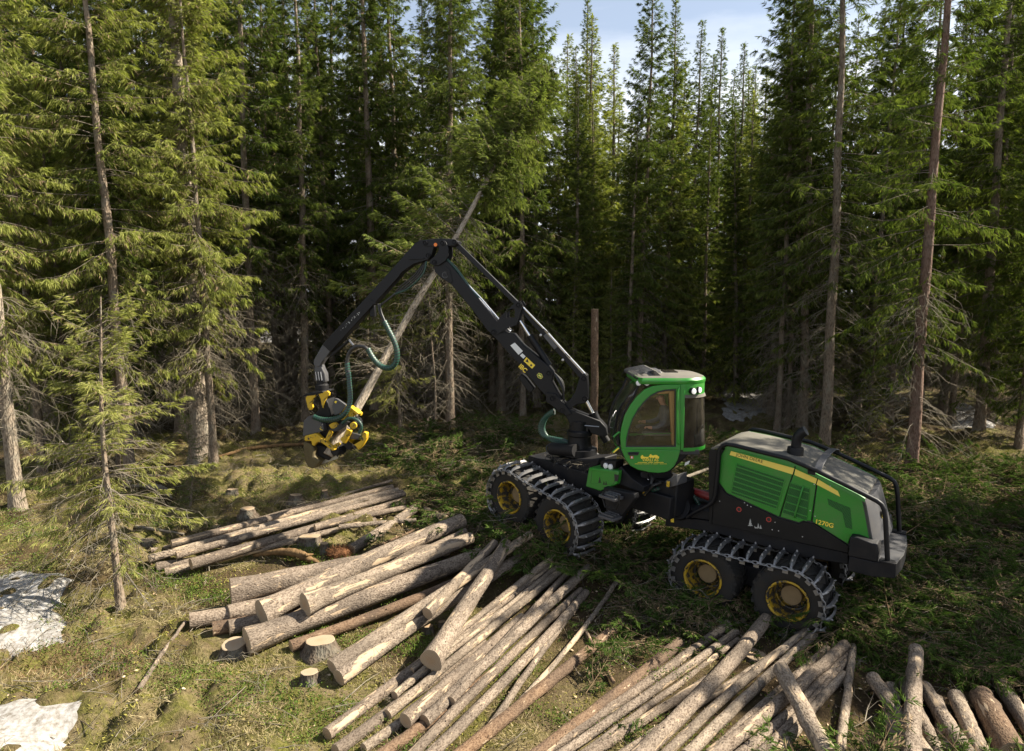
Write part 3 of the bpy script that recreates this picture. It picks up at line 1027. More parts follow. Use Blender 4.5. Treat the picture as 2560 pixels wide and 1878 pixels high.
def txt(name, body, fr, y, n, left, right, mat, parent, out=1, hscale=1.0, bold=0.0):
    """flat lettering fitted between two survey points on the plane y of a frame"""
    cu = bpy.data.curves.new(name, 'FONT')
    cu.body = body
    cu.size = 1.0
    cu.extrude = 0.0
    cu.offset = bold
    tmp = bpy.data.objects.new(name + '_tmp', cu)
    coll.objects.link(tmp)
    dg = bpy.context.evaluated_depsgraph_get()
    me = bpy.data.meshes.new_from_object(tmp.evaluated_get(dg))
    bpy.data.objects.remove(tmp)
    a = np.array(fr.un(zz(n, *left), y))
    b = np.array(fr.un(zz(n, *right), y))
    co = np.empty(len(me.vertices) * 3, np.float32)
    me.vertices.foreach_get('co', co)
    co = co.reshape(-1, 3)
    w = co[:, 0].max() - co[:, 0].min()
    s = np.linalg.norm(b - a) / w
    dx = (b - a) / np.linalg.norm(b - a)
    dz = np.array([dx[1], -dx[0]])
    if dz[1] < 0:
        dz = -dz
    X = a[None] + (co[:, :1] - co[:, 0].min()) * s * dx[None] + co[:, 1:2] * s * hscale * dz[None]
    L = np.stack([X[:, 0], np.full(len(X), y), X[:, 1]], 1)
    W = L @ fr.M.T + fr.o
    c = W.mean(0)
    me.vertices.foreach_set('co', (W - c).astype(np.float32).ravel())
    me.update()
    me.materials.clear()
    me.materials.append(M[mat])
    o = bpy.data.objects.new(name, me)
    place(o, parent, Matrix.Translation(Vector([float(k) for k in c])))
    return o


def flat(name, fr, pts, y, mat, parent, th=0.004):
    return MB(fr).prism(pts, y, y + th).build(name, M[mat], parent)


# ---- wheels and tracks
def centred(m, name, mat, ang=35):
    me = bpy.data.meshes.new(name)
    me.from_pydata([tuple(map(float, q)) for q in m.v], [], m.f)
    bm = bmesh.new()
    bm.from_mesh(me)
    bmesh.ops.recalc_face_normals(bm, faces=bm.faces)
    bm.to_mesh(me)
    bm.free()
    me.polygons.foreach_set('use_smooth', np.ones(len(me.polygons), bool))
    me.set_sharp_from_angle(angle=R_(ang))
    me.materials.append(M[mat])
    return me


def wheel_parts():
    m = MB()
    prof = [(0.365, -0.30), (0.40, -0.335), (0.52, -0.36), (0.60, -0.352), (0.645, -0.31), (0.662, -0.2), (0.668, 0.0), (0.662, 0.2), (0.645, 0.31), (0.60, 0.352), (0.52, 0.36), (0.40, 0.335), (0.365, 0.30)]
    m.lathe(prof, (0, 0, 0), (0, 1, 0), 48, caps=False)
    for k in range(22):
        for sd in (-1, 1):
            a0 = 2 * math.pi * (k + (0.5 if sd > 0 else 0)) / 22
            a1 = a0 + 0.20
            vs = []
            for (a, y) in ((a0, 0.03 * sd), (a1, 0.345 * sd)):
                for da in (-0.045, 0.045):
                    for r in (0.61, 0.695 if abs(y) < 0.3 else 0.675):
                        vs.append((r * math.sin(a + da), y, r * math.cos(a + da)))
            m.add(vs, [(0, 1, 3, 2), (4, 6, 7, 5), (0, 4, 5, 1), (2, 3, 7, 6), (1, 5, 7, 3), (0, 2, 6, 4)])
    a = centred(m, 'tyre', 'rubber')
    m = MB()
    m.lathe([(0.385, 0.300), (0.388, 0.350), (0.368, 0.362), (0.348, 0.345), (0.338, 0.30), (0.334, 0.25)], (0, 0, 0), (0, 1, 0), 40, caps=False)
    b = centred(m, 'rim', 'rim_yellow')
    m = MB()
    m.lathe([(0.20, -0.10), (0.195, 0.02), (0.185, 0.045), (0.15, 0.055), (0.0, 0.058)], (0, 0, 0), (0, 1, 0), 28)
    for k in range(12):
        an = k * math.pi / 6
        m.cyl((0.235 * math.sin(an), -0.09, 0.235 * math.cos(an)), (0.235 * math.sin(an), -0.06, 0.235 * math.cos(an)), 0.014, 6)
    c = centred(m, 'hub', 'hub_dust')
    m = MB()
    m.lathe([(0.334, 0.25), (0.318, 0.16), (0.300, 0.06), (0.300, -0.02), (0.275, -0.03), (0.270, -0.09), (0.18, -0.09)], (0, 0, 0), (0, 1, 0), 40, caps=False)
    d = centred(m, 'rim_dish', 'rim_dish')
    return a, b, c, d


TY, RI, HU, DI = wheel_parts()


def bar_mesh():
    m = MB()
    ys = [-0.43, -0.38, -0.30, -0.15, 0, 0.15, 0.30, 0.38, 0.43]
    zs = [-0.10, -0.035, 0.0, 0.018, 0.024, 0.018, 0.0, -0.035, -0.10]
    secs = []
    for y, z in zip(ys, zs):
        w = 0.046 if abs(y) < 0.36 else 0.026
        secs.append([(-w, y, z - 0.012), (w, y, z - 0.012), (w * 0.55, y, z + 0.026), (-w * 0.55, y, z + 0.026)])
    m.loft(secs)
    for y in (-0.27, 0.02, 0.27):
        z = 0.02
        m.lathe([(0.024, 0.0), (0.02, 0.03), (0.009, 0.048), (0.0, 0.05)], (0, y, z), (0, 0, 1), 8)
    for y in (-0.43, 0.43):
        m.cyl((-0.05, y, -0.085), (0.05, y, -0.085), 0.024, 8)
    return centred(m, 'track_bar', 'track_steel')


BAR = bar_mesh()
rs = np.random.RandomState(5)


def bogie(fr, w1, w2, side, sag=0.05):
    """two wheels and the steel track round them; side +1 is the side seen here"""
    yc = 1.065 * side
    for (x, z) in (w1, w2):
        Mx = fr.mat4((x, yc, z)) @ Matrix.Rotation(0 if side > 0 else math.pi, 4, 'Z') @ Matrix.Rotation(rs.uniform(0, 6), 4, 'Y')
        wh = place(bpy.data.objects.new('wheel', TY), hv, Mx)
        place(bpy.data.objects.new('rim', RI), wh, Mx)
        place(bpy.data.objects.new('hub', HU), wh, Mx)
        place(bpy.data.objects.new('rim_dish', DI), wh, Mx)
    d = np.array([w1[0] - w2[0], w1[1] - w2[1]])
    L = np.linalg.norm(d)
    ta = math.atan2(d[1], d[0])
    r = 0.735
    total = 2 * L + 2 * math.pi * r
    nb = 30

    def point(s):
        s %= total
        if s < L:      # top run, w2 -> w1
            u = s / L
            sg = -sag * 4 * u * (1 - u)
            p, tg = np.array([u * L, r + sg]), 0.0
        elif s < L + math.pi * r:
            a = (s - L) / r
            p, tg = np.array([L + r * math.sin(a), r * math.cos(a)]), -a
        elif s < 2 * L + math.pi * r:
            p, tg = np.array([L - (s - L - math.pi * r), -r]), -math.pi
        else:
            a = (s - 2 * L - math.pi * r) / r
            p, tg = np.array([-r * math.sin(a), -r * math.cos(a)]), -math.pi - a
        c, sn = math.cos(ta), math.sin(ta)
        return (w2[0] + p[0] * c - p[1] * sn, w2[1] + p[0] * sn + p[1] * c), tg + ta
    # the side chains are the body of the track part, its cross bars the sub-parts
    nl = nb * 2
    tr = None
    for yo in (0.43 * side, -0.43 * side):
        m = MB(fr)
        for k in range(nl):
            (x, z), tg = point((k + 0.5) * total / nl)
            off = -0.085
            cx, cz = x - math.sin(tg) * off, z + math.cos(tg) * off
            tx, tz = math.cos(tg), math.sin(tg)
            l = total / nl * 0.62
            nxn, nzn = -tz, tx
            pth = []
            flatlink = k % 2
            for a in range(9):
                an = 2 * math.pi * a / 8
                e, f = l * math.cos(an), 0.032 * math.sin(an)
                if flatlink:
                    pth.append((cx + tx * e, yc + yo + f, cz + tz * e))
                else:
                    pth.append((cx + tx * e + nxn * f, yc + yo, cz + tz * e + nzn * f))
            m.tube(pth, 0.0105, 5, caps=False)
            if k % 2 == 0:      # small guide plate lying against the tyre wall
                q = 0.05
                for s2 in (1,):
                    yy = yc + yo * 0.93
                    vs = [(cx + tx * e + nxn * f, yy + g, cz + tz * e + nzn * f) for e in (-q, q) for f in (-0.10, -0.03) for g in (-0.007, 0.007)]
                    m.add(vs, [(0, 1, 3, 2), (4, 6, 7, 5), (0, 4, 5, 1), (2, 3, 7, 6), (0, 2, 6, 4), (1, 5, 7, 3)])
        if tr is None:
            tr = m.build('track', M['track_steel'], hv)
        else:
            m.build('side_chain', M['track_steel'], tr)
    for k in range(nb):
        (x, z), tg = point(k * total / nb)
        Mx = fr.mat4((x, yc, z)) @ Matrix.Rotation(-tg, 4, 'Y') @ Matrix.Rotation(rs.normal() * 0.03, 4, 'Z')
        place(bpy.data.objects.new('track_bar', BAR), tr, Mx)


for sd in (1, -1):
    bogie(RF, (0, 0), (-1.62, 0.03), sd, 0.03)
    bogie(FF, (0, 0), (-1.50, -0.27), sd, 0.02)

# ---- rear section: chassis, hood, guards
YS = 0.85
beam = RF.P(2, [(130, 770), (440, 805), (1100, 965), (1425, 1035), (1425, 1115), (1100, 1060), (440, 880), (120, 840)], 0.78)
MB(RF).prism(beam, -0.78, 0.78).build('rear_chassis', M['chassis_black'], hv, 0.012)
core = RF.P(2, [(446, 815), (444, 330), (560, 295), (1060, 425), (1520, 665), (1585, 945), (1430, 1030)], YS)
MB(RF).prism(core, -0.80, 0.80).build('engine_bay', M['interior_dark'], hv)
lowp = RF.P(2, [(440, 822), (440, 640), (470, 560), (498, 540), (556, 615), (930, 786), (1074, 828), (1110, 812), (1188, 828), (1424, 982), (1424, 1034)], YS)
hood = MB(RF).prism(RF.P(2, [(436, 825), (434, 312), (448, 292), (500, 305), (497, 545), (470, 600), (455, 830)], YS), YS - 0.02, YS + 0.02)
hood = hood.build('hood_front_frame', M['black_paint'], hv, 0.006)
P1 = RF.P(2, [(505, 530), (520, 340), (550, 283), (1046, 410), (934, 775), (562, 606)], YS)
P2 = RF.P(2, [(1054, 413), (1204, 487), (1160, 806), (1110, 801), (1074, 816), (942, 777)], YS)
P3 = RF.P(2, [(1213, 491), (1500, 633), (1533, 652), (1553, 690), (1600, 945), (1440, 925), (1424, 970), (1170, 810)], YS)
for mir in (1, -1):
    y0, y1 = (YS - 0.035, YS) if mir > 0 else (-YS, -YS + 0.035)
    MB(RF).prism(lowp, y0 - 0.006 * mir, y1 - 0.006 * mir).build('lower_side_panel', M['black_paint'], hv, 0.006)
    for nm, pts in (('front_side_panel', P1), ('middle_side_panel', P2), ('rear_side_panel', P3)):
        MB(RF).prism(pts, y0, y1).build(nm, M['green_paint'], hv, 0.012)

# hood roof: rounded shell, thick with dust
edge = RF.P(2, [(448, 292), (490, 278), (550, 272), (700, 304), (900, 355), (1060, 402), (1210, 484), (1380, 566), (1500, 626), (1545, 655)], YS)
secs = []
for i, (x, z) in enumerate(edge):
    k = 1.0 if i > 1 else 0.35 + 0.4 * i
    half = [(YS + 0.004, z - 0.03), (YS - 0.01, z + 0.02), (YS - 0.09, z + 0.04 * k), (YS - 0.30, z + 0.045 * k), (0.25, z + 0.045 * k), (0, z + 0.045 * k)]
    sec = [(x, a, b) for a, b in half] + [(x, -a, b) for a, b in half[-2::-1]] + [(x, 0, z - 0.05)]
    secs.append(sec)
roof = MB(RF).loft(secs).build('hood_roof', M['dusty_grey'], hv, ang=50)
# green shoulder strips along both top edges
for mir in (1, -1):
    m = MB(RF)
    sh = []
    for x, z in edge[2:]:
        sh.append([(x, mir * (YS + 0.008), z - 0.045), (x, mir * (YS + 0.002), z + 0.022), (x, mir * (YS - 0.07), z + 0.044), (x, mir * (YS - 0.09), z + 0.02)])
    m.loft(sh).build('hood_shoulder', M['green_paint'], roof)
# rear cover
rear = RF.P(2, [(1545, 655), (1556, 690), (1575, 790), (1590, 880), (1605, 955)], YS)
secs = []
for i, (x, z) in enumerate(rear):
    bul = 0.10 + 0.10 * i / 4
    sec = []
    for y in (0.85, 0.80, 0.6, 0.3, 0, -0.3, -0.6, -0.80, -0.85):
        sec.append((x - bul * (1 - (abs(y) / 0.85) ** 3), y, z + (0.045 * (1 - (y / 0.85) ** 2) if i == 0 else 0)))
    sec += [(x + 0.06, -0.85, z), (x + 0.06, 0.85, z)]
    secs.append(sec)
rc = MB(RF).loft(secs).build('rear_cover', M['head_grey'], hv, ang=45)
x0, z0 = rear[2]
m = MB(RF)
m.prism([(0.07 * math.cos(a), 0.09 * math.sin(a)) for a in np.linspace(0, 2 * math.pi, 17)[:-1]], 0, 0.01)
m.v = [(x0 - 0.155 - q[1], 0.35 + q[0], z0 + q[2]) for q in m.v]
m.build('emblem', M['stripe_yellow'], rc)

# grilles: recessed mesh with slats, framed by the panel
def grille(pts_px, n_slats, parent_mat='green_paint'):
    q = RF.P(2, pts_px, YS)
    g = MB(RF).prism(q, YS + 0.002, YS + 0.008).build('grille', M['grille_mesh'], hv)
    # uv in metres so that the punched pattern keeps its size
    uv = g.data.uv_layers.new(name='UVMap')
    cen = np.array(WM[g.name].translation)
    for lp in g.data.loops:
        w = np.array(g.data.vertices[lp.vertex_index].co) + cen
        l = RF.M.T @ (w - RF.o)
        uv.data[lp.index].uv = (l[0] + 5 + 0.22 * l[2], l[2] + 5)
    a, b, c, d = [np.array(k) for k in q[:4]]
    for k in range(n_slats):
        u = (k + 0.5) / n_slats
        p0, p1 = a * (1 - u) + d * u, b * (1 - u) + c * u
        t_ = 0.012
        MB(RF).prism([(p0[0], p0[1] - t_), (p0[0], p0[1] + t_), (p1[0], p1[1] + t_), (p1[0], p1[1] - t_)], YS + 0.008, YS + 0.022).build('slat', M['green_paint'], g, 0.004)
    n = len(q)
    cx_, cz_ = np.mean([p[0] for p in q]), np.mean([p[1] for p in q])
    out = [(cx_ + (p[0] - cx_) * 1.035, cz_ + (p[1] - cz_) * 1.045) for p in q]
    MB(RF).ringprism(out, q, YS - 0.002, YS + 0.014).build('grille_frame', M['green_paint'], g, 0.003)
    return g


grille([(635, 400), (972, 512), (915, 715), (595, 605)], 6)
grille([(1015, 535), (1150, 578), (1130, 800), (962, 745)], 4)
g3 = RF.P(2, [(1278, 645), (1440, 712), (1455, 865), (1408, 850), (1385, 745), (1288, 690)], YS)
g = MB(RF).prism(g3, YS + 0.002, YS + 0.008).build('grille', M['grille_mesh'], hv)
uv = g.data.uv_layers.new(name='UVMap')
for lp in g.data.loops:
    l = RF.M.T @ (np.array(g.data.vertices[lp.vertex_index].co) + np.array(WM[g.name].translation) - RF.o)
    uv.data[lp.index].uv = (l[0] + 5 + 0.22 * l[2], l[2] + 5)
hp = RF.P(2, [(1108, 556), (1100, 585), (1085, 640), (1050, 760), (1045, 780)], YS)
MB(RF).tube([(p[0], YS + (0.06 if 0 < i < 4 else 0.0), p[1]) for i, p in enumerate(hp)], 0.017, 8).build('panel_handle', M['green_paint'], hv)
# yellow stripe, lettering, marks
st = [[(582, 334), (592, 307), (1042, 430), (1030, 474)], [(1050, 436), (1043, 477), (1194, 541), (1205, 505)], [(1212, 508), (1200, 545), (1368, 632), (1352, 592)]]
for s_ in st:
    flat('yellow_stripe', RF, RF.P(2, s_, YS), YS + 0.001, 'stripe_yellow', hv, 0.005)
txt('lettering', 'JOHN DEERE', RF, YS + 0.009, 2, (624, 341), (816, 394), 'black_decal', hv, hscale=1.0)
txt('model_number', '1270G', RF, YS + 0.005, 2, (1195, 823), (1318, 855), 'yellow_decal', hv, bold=0.02)


def fir_shape(fr, n, cx, by, h, w, y):
    pts = [(cx, by - h), (cx + w * 0.35, by - h * 0.6), (cx + w * 0.2, by - h * 0.6), (cx + w * 0.6, by - h * 0.3), (cx + w * 0.3, by - h * 0.3), (cx + w, by - h * 0.05), (cx + w * 0.1, by - h * 0.05), (cx + w * 0.1, by),
           (cx - w * 0.1, by), (cx - w * 0.1, by - h * 0.05), (cx - w, by - h * 0.05), (cx - w * 0.3, by - h * 0.3), (cx - w * 0.6, by - h * 0.3), (cx - w * 0.2, by - h * 0.6), (cx - w * 0.35, by - h * 0.6)]
    return fr.P(n, pts, y)


for a in ((728, 843, 54, 18), (785, 858, 38, 12), (802, 862, 30, 10)):
    flat('tree_mark', RF, fir_shape(RF, 2, *a, YS), YS - 0.004, 'grey_decal', hv)
flat('dog_mark', RF, RF.P(2, [(755, 840), (760, 846), (778, 852), (779, 862), (775, 858), (764, 856), (763, 862), (759, 850)], YS), YS - 0.004, 'grey_decal', hv)
for q in ((648, 723), (860, 795)):
    c = RF.un(zz(2, *q), YS)
    o = MB(RF).lathe([(0.050, 0), (0.050, 0.006), (0.036, 0.006), (0.036, 0)], (c[0], YS - 0.004, c[1]), (0, 1, 0), 20).build('lift_eye_ring', M['red_decal'], hv)
    MB(RF).lathe([(0.036, 0), (0.036, 0.004), (0.0, 0.004)], (c[0], YS - 0.004, c[1]), (0, 1, 0), 16).build('lift_eye', M['black_decal'], o)
m = MB(RF)
for q in ((510, 664), (688, 676), (708, 693), (733, 704), (885, 868), (930, 876), (905, 815), (1100, 918), (1005, 612), (1155, 732), (1190, 772), (1270, 548), (1297, 558), (1184, 545)):
    c = RF.un(zz(2, *q), YS)
    m.lathe([(0.012, 0), (0.012, 0.006), (0.0, 0.010)], (c[0], YS - 0.002, c[1]), (0, 1, 0), 8)
m.build('panel_bolts', M['steel'], hv)

# guard rails
pth = RF.P(2, [(275, 780), (330, 742), (430, 694), (462, 664), (478, 620), (498, 420), (503, 335), (512, 295), (530, 270), (560, 258), (610, 265), (740, 298), (1000, 362), (1200, 447), (1400, 545), (1630, 662), (1664, 688), (1682, 725), (1692, 800), (1706, 1090)], 0.93)
for mir in (1, -1):
    MB(RF).tube([(p[0], 0.93 * mir, p[1]) for p in pth], 0.043, 12).build('guard_rail', M['boom_paint'], hv)
p = RF.un(zz(2, 1706, 1090), 0.93)
for mir in (1, -1):
    MB(RF).box(p[0] - 0.12, p[0] + 0.12, 0.93 * mir - 0.10, 0.93 * mir + 0.10, p[1] - 0.02, p[1] + 0.01).build('rail_foot', M['chassis_black'], hv, 0.005)
a, b = np.array(RF.un(zz(2, 1165, 440), 0.93)), np.array(RF.un(zz(2, 1250, 480), 0.93))
m = MB(RF)
za, xb = a[1] + 0.03, (a[0] + b[0]) / 2
m.loft([[(xb - 0.065, y, za + dz), (xb + 0.065, y, za + dz), (xb + 0.065, y, za + dz + 0.02), (xb - 0.065, y, za + dz + 0.02)] for y, dz in ((0.93, -0.03), (0.80, 0.05), (0.4, 0.12), (0.0, 0.13), (-0.4, 0.12), (-0.80, 0.05), (-0.93, -0.03))])
m.build('rail_crossbar', M['head_grey'], hv, 0.004)
MB(RF).prism(RF.P(2, [(1137, 440), (1190, 458), (1190, 482), (1137, 468)], 0.95), 0.90, 0.955).build('rail_bracket', M['black_paint'], hv, 0.004)
# exhaust
e0 = RF.un(zz(2, 1042, 385), 0.28)
m = MB(RF)
m.lathe([(0.155, -0.25), (0.155, 0.28), (0.145, 0.302), (0.10, 0.305)], (e0[0], 0.28, e0[1]), (0, 0, 1), 24)
ex = m.build('exhaust_box', M['black_paint'], hv)
top = [(e0[0] - 0.005, 0.28, e0[1] + z) for z in (0.28, 0.36, 0.44)] + [(e0[0] - 0.03, 0.28, e0[1] + 0.53), (e0[0] - 0.08, 0.28, e0[1] + 0.60), (e0[0] - 0.155, 0.28, e0[1] + 0.655)]
MB(RF).tube(top, [0.095, 0.095, 0.097, 0.10, 0.10, 0.098], 18).build('exhaust_pipe', M['boom_paint'], ex)
# rear platform and corner box
px0 = RF.un(zz(2, 1440, 1030), 0.95)
x0 = px0[0]
z1 = RF.un(zz(2, 1705, 1095), 0.93)[1]
m = MB(RF)
plan = [(x0, 1.05), (x0 - 0.40, 1.05), (x0 - 0.74, 0.86), (x0 - 0.80, 0.3), (x0 - 0.80, -0.3), (x0 - 0.74, -0.86), (x0 - 0.40, -1.05), (x0, -1.05)]
vs = [(p[0], p[1], z) for z in (z1 - 0.30, z1 - 0.02) for p in plan]
n = len(plan)
m.add(vs, [tuple(range(n)), tuple(range(2 * n - 1, n - 1, -1))] + [(i, (i + 1) % n, (i + 1) % n + n, i + n) for i in range(n)])
m.build('rear_bumper', M['chassis_black'], hv, 0.015)
MB(RF).add([(p[0] * 0.985 + x0 * 0.015, p[1] * 0.97, z1 - 0.018 + dz) for dz in (0, 0.012) for p in plan], [tuple(range(n)), tuple(range(2 * n - 1, n - 1, -1))] + [(i, (i + 1) % n, (i + 1) % n + n, i + n) for i in range(n)]).build('bumper_deck', M['head_grey'], hv)
for mir in (1, -1):
    m = MB(RF)
    bx = [(x0 + 0.02, z1 - 0.02), (x0 + 0.02, z1 + 0.34), (x0 - 0.10, z1 + 0.36), (x0 - 0.42, z1 + 0.30), (x0 - 0.46, z1 + 0.16), (x0 - 0.46, z1 - 0.01)]
    m.prism(bx, 0.62 * mir, 1.06 * mir)
    m.build('corner_box', M['chassis_black'], hv, 0.02)
# front deck of the rear section, extinguisher, joint
dk = RF.P(2, [(140, 700), (300, 712), (440, 740), (440, 800), (145, 760)], 0.80)
MB(RF).prism(dk, -0.80, 0.80).build('deck', M['chassis_black'], hv, 0.01)
pl = RF.P(2, [(180, 628), (330, 690), (420, 745), (180, 700)], 0.55)
MB(RF).prism(pl, 0.45, 0.62).build('hose_guard', M['chassis_black'], hv, 0.008)
a, b = RF.un(zz(2, 318, 592), 0.2), RF.un(zz(2, 430, 630), 0.2)
ext = MB(RF).lathe([(0.0, 0), (0.075, 0.01), (0.085, 0.05), (0.085, 0.36), (0.075, 0.40), (0.0, 0.42)], (a[0], 0.2, a[1]), (b[0] - a[0], 0.0, b[1] - a[1]), 16).build('fire_extinguisher', M['red_paint'], hv)
flat('warning_label', RF, RF.P(2, [(163, 772), (185, 774), (185, 815), (163, 812)], 0.80), 0.803, 'yellow_decal', hv)

# ---- hoses
def smooth_path(pts, n=40):
    P = np.array(pts, float)
    P = np.vstack([2 * P[0] - P[1], P, 2 * P[-1] - P[-2]])
    out = []
    m = len(P) - 3
    for i in range(m):
        for u in np.linspace(0, 1, max(2, n // m), endpoint=False):
            a, b, c, d = P[i:i + 4]
            out.append(0.5 * (2 * b + (c - a) * u + (2 * a - 5 * b + 4 * c - d) * u ** 2 + (3 * b - a - 3 * c + d) * u ** 3))
    out.append(P[-2])
    return np.array(out)


def spiral_hose(fr, pts, r=0.05, core='hose_black', wrap='hose_green', pitch=None, parent=None, name='hose', wrap_w=0.62):
    X = smooth_path(pts, 48)
    h = MB(fr).tube(X, r * 0.86, 10).build(name, M[core], parent or hv)
    if wrap:
        seg = np.linalg.norm(np.diff(X, axis=0), axis=1)
        S = np.concatenate([[0], np.cumsum(seg)])
        pitch = pitch or r * 0.95
        n = int(S[-1] / pitch * 9)
        s = np.linspace(0, S[-1], n)
        C = np.stack([np.interp(s, S, X[:, k]) for k in range(3)], 1)
        T = unit(np.gradient(C, axis=0))
        ref = np.array([0.13, 1.0, 0.21])
        U = unit(np.cross(T, ref))
        W_ = np.cross(T, U)
        a = s / pitch * 2 * math.pi
        ring = U * np.cos(a)[:, None] + W_ * np.sin(a)[:, None]
        hw = pitch * wrap_w * 0.5
        A, B = C + ring * r - T * hw, C + ring * r + T * hw
        A2, B2 = C + ring * r * 0.84 - T * hw, C + ring * r * 0.84 + T * hw
        m = MB(fr)
        vs = np.stack([A, B, B2, A2], 1).reshape(-1, 3)
        fs = []
        for i in range(n - 1):
            for k in range(4):
                fs.append((i * 4 + k, i * 4 + (k + 1) % 4, i * 4 + 4 + (k + 1) % 4, i * 4 + 4 + k))
        m.add(vs, fs)
        m.build('spiral_guard', M[wrap], h, ang=50)
    return h


def K3(n, q, y):
    a = KF.un(zz(n, *q), y)
    return (a[0], y, a[1])


def F3(n, q, y):
    a = FF.un(zz(n, *q), y)
    return (a[0], y, a[1])


def R3(n, q, y):
    a = RF.un(zz(n, *q), y)
    return (a[0], y, a[1])


# ---- front section
MB(FF).box(-3.7, 0.30, -0.48, 0.48, 0.30, 0.78).build('front_chassis', M['chassis_black'], hv, 0.02)
MB(FF).box(-2.2, -0.35, -0.38, 0.38, 0.78, 0.92).build('front_deck', M['chassis_black'], hv, 0.03)
for sd in (1, -1):     # bogie boxes
    MB(FF).prism([(0.28, 0.13), (0.30, -0.12), (-1.45, -0.40), (-1.80, -0.34), (-1.80, -0.10), (-0.75, 0.10)], 0.45 * sd, 0.70 * sd).build('bogie_box', M['chassis_black'], hv, 0.02)
    MB(RF).prism([(0.28, 0.14), (0.30, -0.14), (-0.8, -0.2), (-1.92, -0.12), (-1.90, 0.16), (-0.8, 0.22)], 0.45 * sd, 0.70 * sd).build('bogie_box', M['chassis_black'], hv, 0.02)
MB(RF).box(-1.1, -0.5, -0.5, 0.5, -0.15, 0.95).build('rear_axle', M['chassis_black'], hv, 0.02)
MB(FF).box(-1.1, -0.4, -0.5, 0.5, -0.25, 0.35).build('front_axle', M['chassis_black'], hv, 0.02)
# green tool box with its lamps
gb = FF.P(1, [(965, 955), (1212, 985), (1195, 1095), (1060, 1150), (938, 1112)], 0.92)
gbx = MB(FF).prism(gb, 0.50, 0.92).build('tool_box', M['green_paint'], hv, 0.02)
ln = FF.P(1, [(992, 978), (1190, 1010), (1170, 1095), (980, 1085)], 0.92)
ins = [(p[0] * 0.985 + np.mean([q[0] for q in ln]) * 0.015, p[1] * 0.985 + np.mean([q[1] for q in ln]) * 0.015) for p in ln]
MB(FF).ringprism(ln, ins, 0.9195, 0.9225).build('lid_seam', M['black_decal'], gbx)
for a in ((1055, 1083, 52, 15), (1090, 1098, 30, 9), (1108, 1100, 36, 10)):
    flat('tree_mark', FF, fir_shape(FF, 1, *a, 0.92), 0.9205, 'black_decal', gbx)
flat('side_vent', FF, FF.P(1, [(1176, 1010), (1215, 1018), (1205, 1070), (1180, 1068)], 0.92), 0.921, 'black_decal', gbx)
lp = FF.P(1, [(1062, 900), (1190, 905), (1180, 970), (1060, 950)], 0.80)
lbx = MB(FF).prism(lp, 0.50, 0.80).build('lamp_housing', M['chassis_black'], hv, 0.012)
for q in ((1110, 940), (1150, 950)):
    c = F3(1, q, 0.80)
    MB(FF).lathe([(0.062, 0), (0.062, 0.03), (0.052, 0.042), (0.0, 0.046)], c, (0.25, 1, 0), 16).build('work_lamp', M['lamp_white'], lbx)
# fender plate over the rear wheel, dusty
fd = FF.P(1, [(1190, 1000), (1240, 940), (1330, 1040), (1430, 1110), (1420, 1160), (1330, 1130), (1215, 1085)], 0.75)
MB(FF).prism(fd, 0.35, 0.80).build('fender', M['chassis_black'], hv, 0.015)
# access steps
s1 = FF.P(1, [(1075, 1120), (1330, 1175), (1340, 1215), (1250, 1330), (1195, 1425), (1100, 1370), (1098, 1290), (1085, 1210)], 1.15)
MB(FF).prism(s1, 0.95, 1.12).build('step_side', M['chassis_black'], hv, 0.02)
for (za_, zb_) in (((1105, 1150), (1205, 1195)), ((1100, 1315), (1190, 1360))):
    m = MB(FF)
    a, b = FF.un(zz(1, *za_), 1.25), FF.un(zz(1, *zb_), 1.25)
    zt = (a[1] + b[1]) / 2
    m.box(min(a[0], b[0]) - 0.05, max(a[0], b[0]) + 0.05, 1.10, 1.42, zt - 0.09, zt - 0.03)
    for k in range(3):
        y = 1.15 + 0.1 * k
        m.box(min(a[0], b[0]), max(a[0], b[0]), y - 0.02, y + 0.02, zt - 0.03, zt + 0.012)
    m.build('step_tread', M['head_grey'], hv, 0.01)
MB(FF).tube([F3(1, (1085, 1150), 1.38), F3(1, (1080, 1210), 1.40), F3(1, (1100, 1280), 1.40), F3(1, (1190, 1300), 1.40), F3(1, (1212, 1250), 1.40), F3(1, (1215, 1190), 1.38)], 0.022, 8).build('step_rail', M['black_paint'], hv)
# turning joint behind the cab, battery boxes, debris deck
MB(FF).lathe([(0.42, 0.0), (0.42, 0.10), (0.34, 0.14), (0.34, 0.24)], (-2.95, 0, 0.78), (0, 0, 1), 28).build('cab_turntable', M['chassis_black'], hv)
MB(FF).box(-3.75, -3.2, -0.35, 0.35, 0.35, 1.05).build('joint_tower', M['chassis_black'], hv, 0.03)
j0, j1 = FF.w((-3.6, 0, 0.45)), RF.w((0.75, 0, 0.75))
MB().tube([j0, (np.array(j0) + j1) / 2, j1], [0.26, 0.22, 0.26], 16).build('articulation_joint', M['chassis_black'], hv)
tb = FF.P(1, [(1640, 1050), (1735, 1000), (1735, 1090), (1650, 1110)], 0.3)
MB(FF).prism(tb, 0.1, 0.5).build('valve_cover', M['head_grey'], hv, 0.015)
MB(FF).tube([F3(1, (660, 800), 0.35), F3(1, (860, 815), 0.35)], 0.15, 18).build('slew_cylinder', M['chassis_black'], hv)
MB(FF).tube([F3(1, (640, 885), 0.10), F3(1, (830, 880), 0.10)], 0.13, 16).build('slew_cylinder', M['chassis_black'], hv)
MB(FF).prism(FF.P(1, [(690, 930), (720, 885), (1060, 880), (1055, 930), (900, 1010), (880, 1080), (780, 1000)], 0.35), -0.3, 0.40).build('crane_support', M['chassis_black'], hv, 0.03)
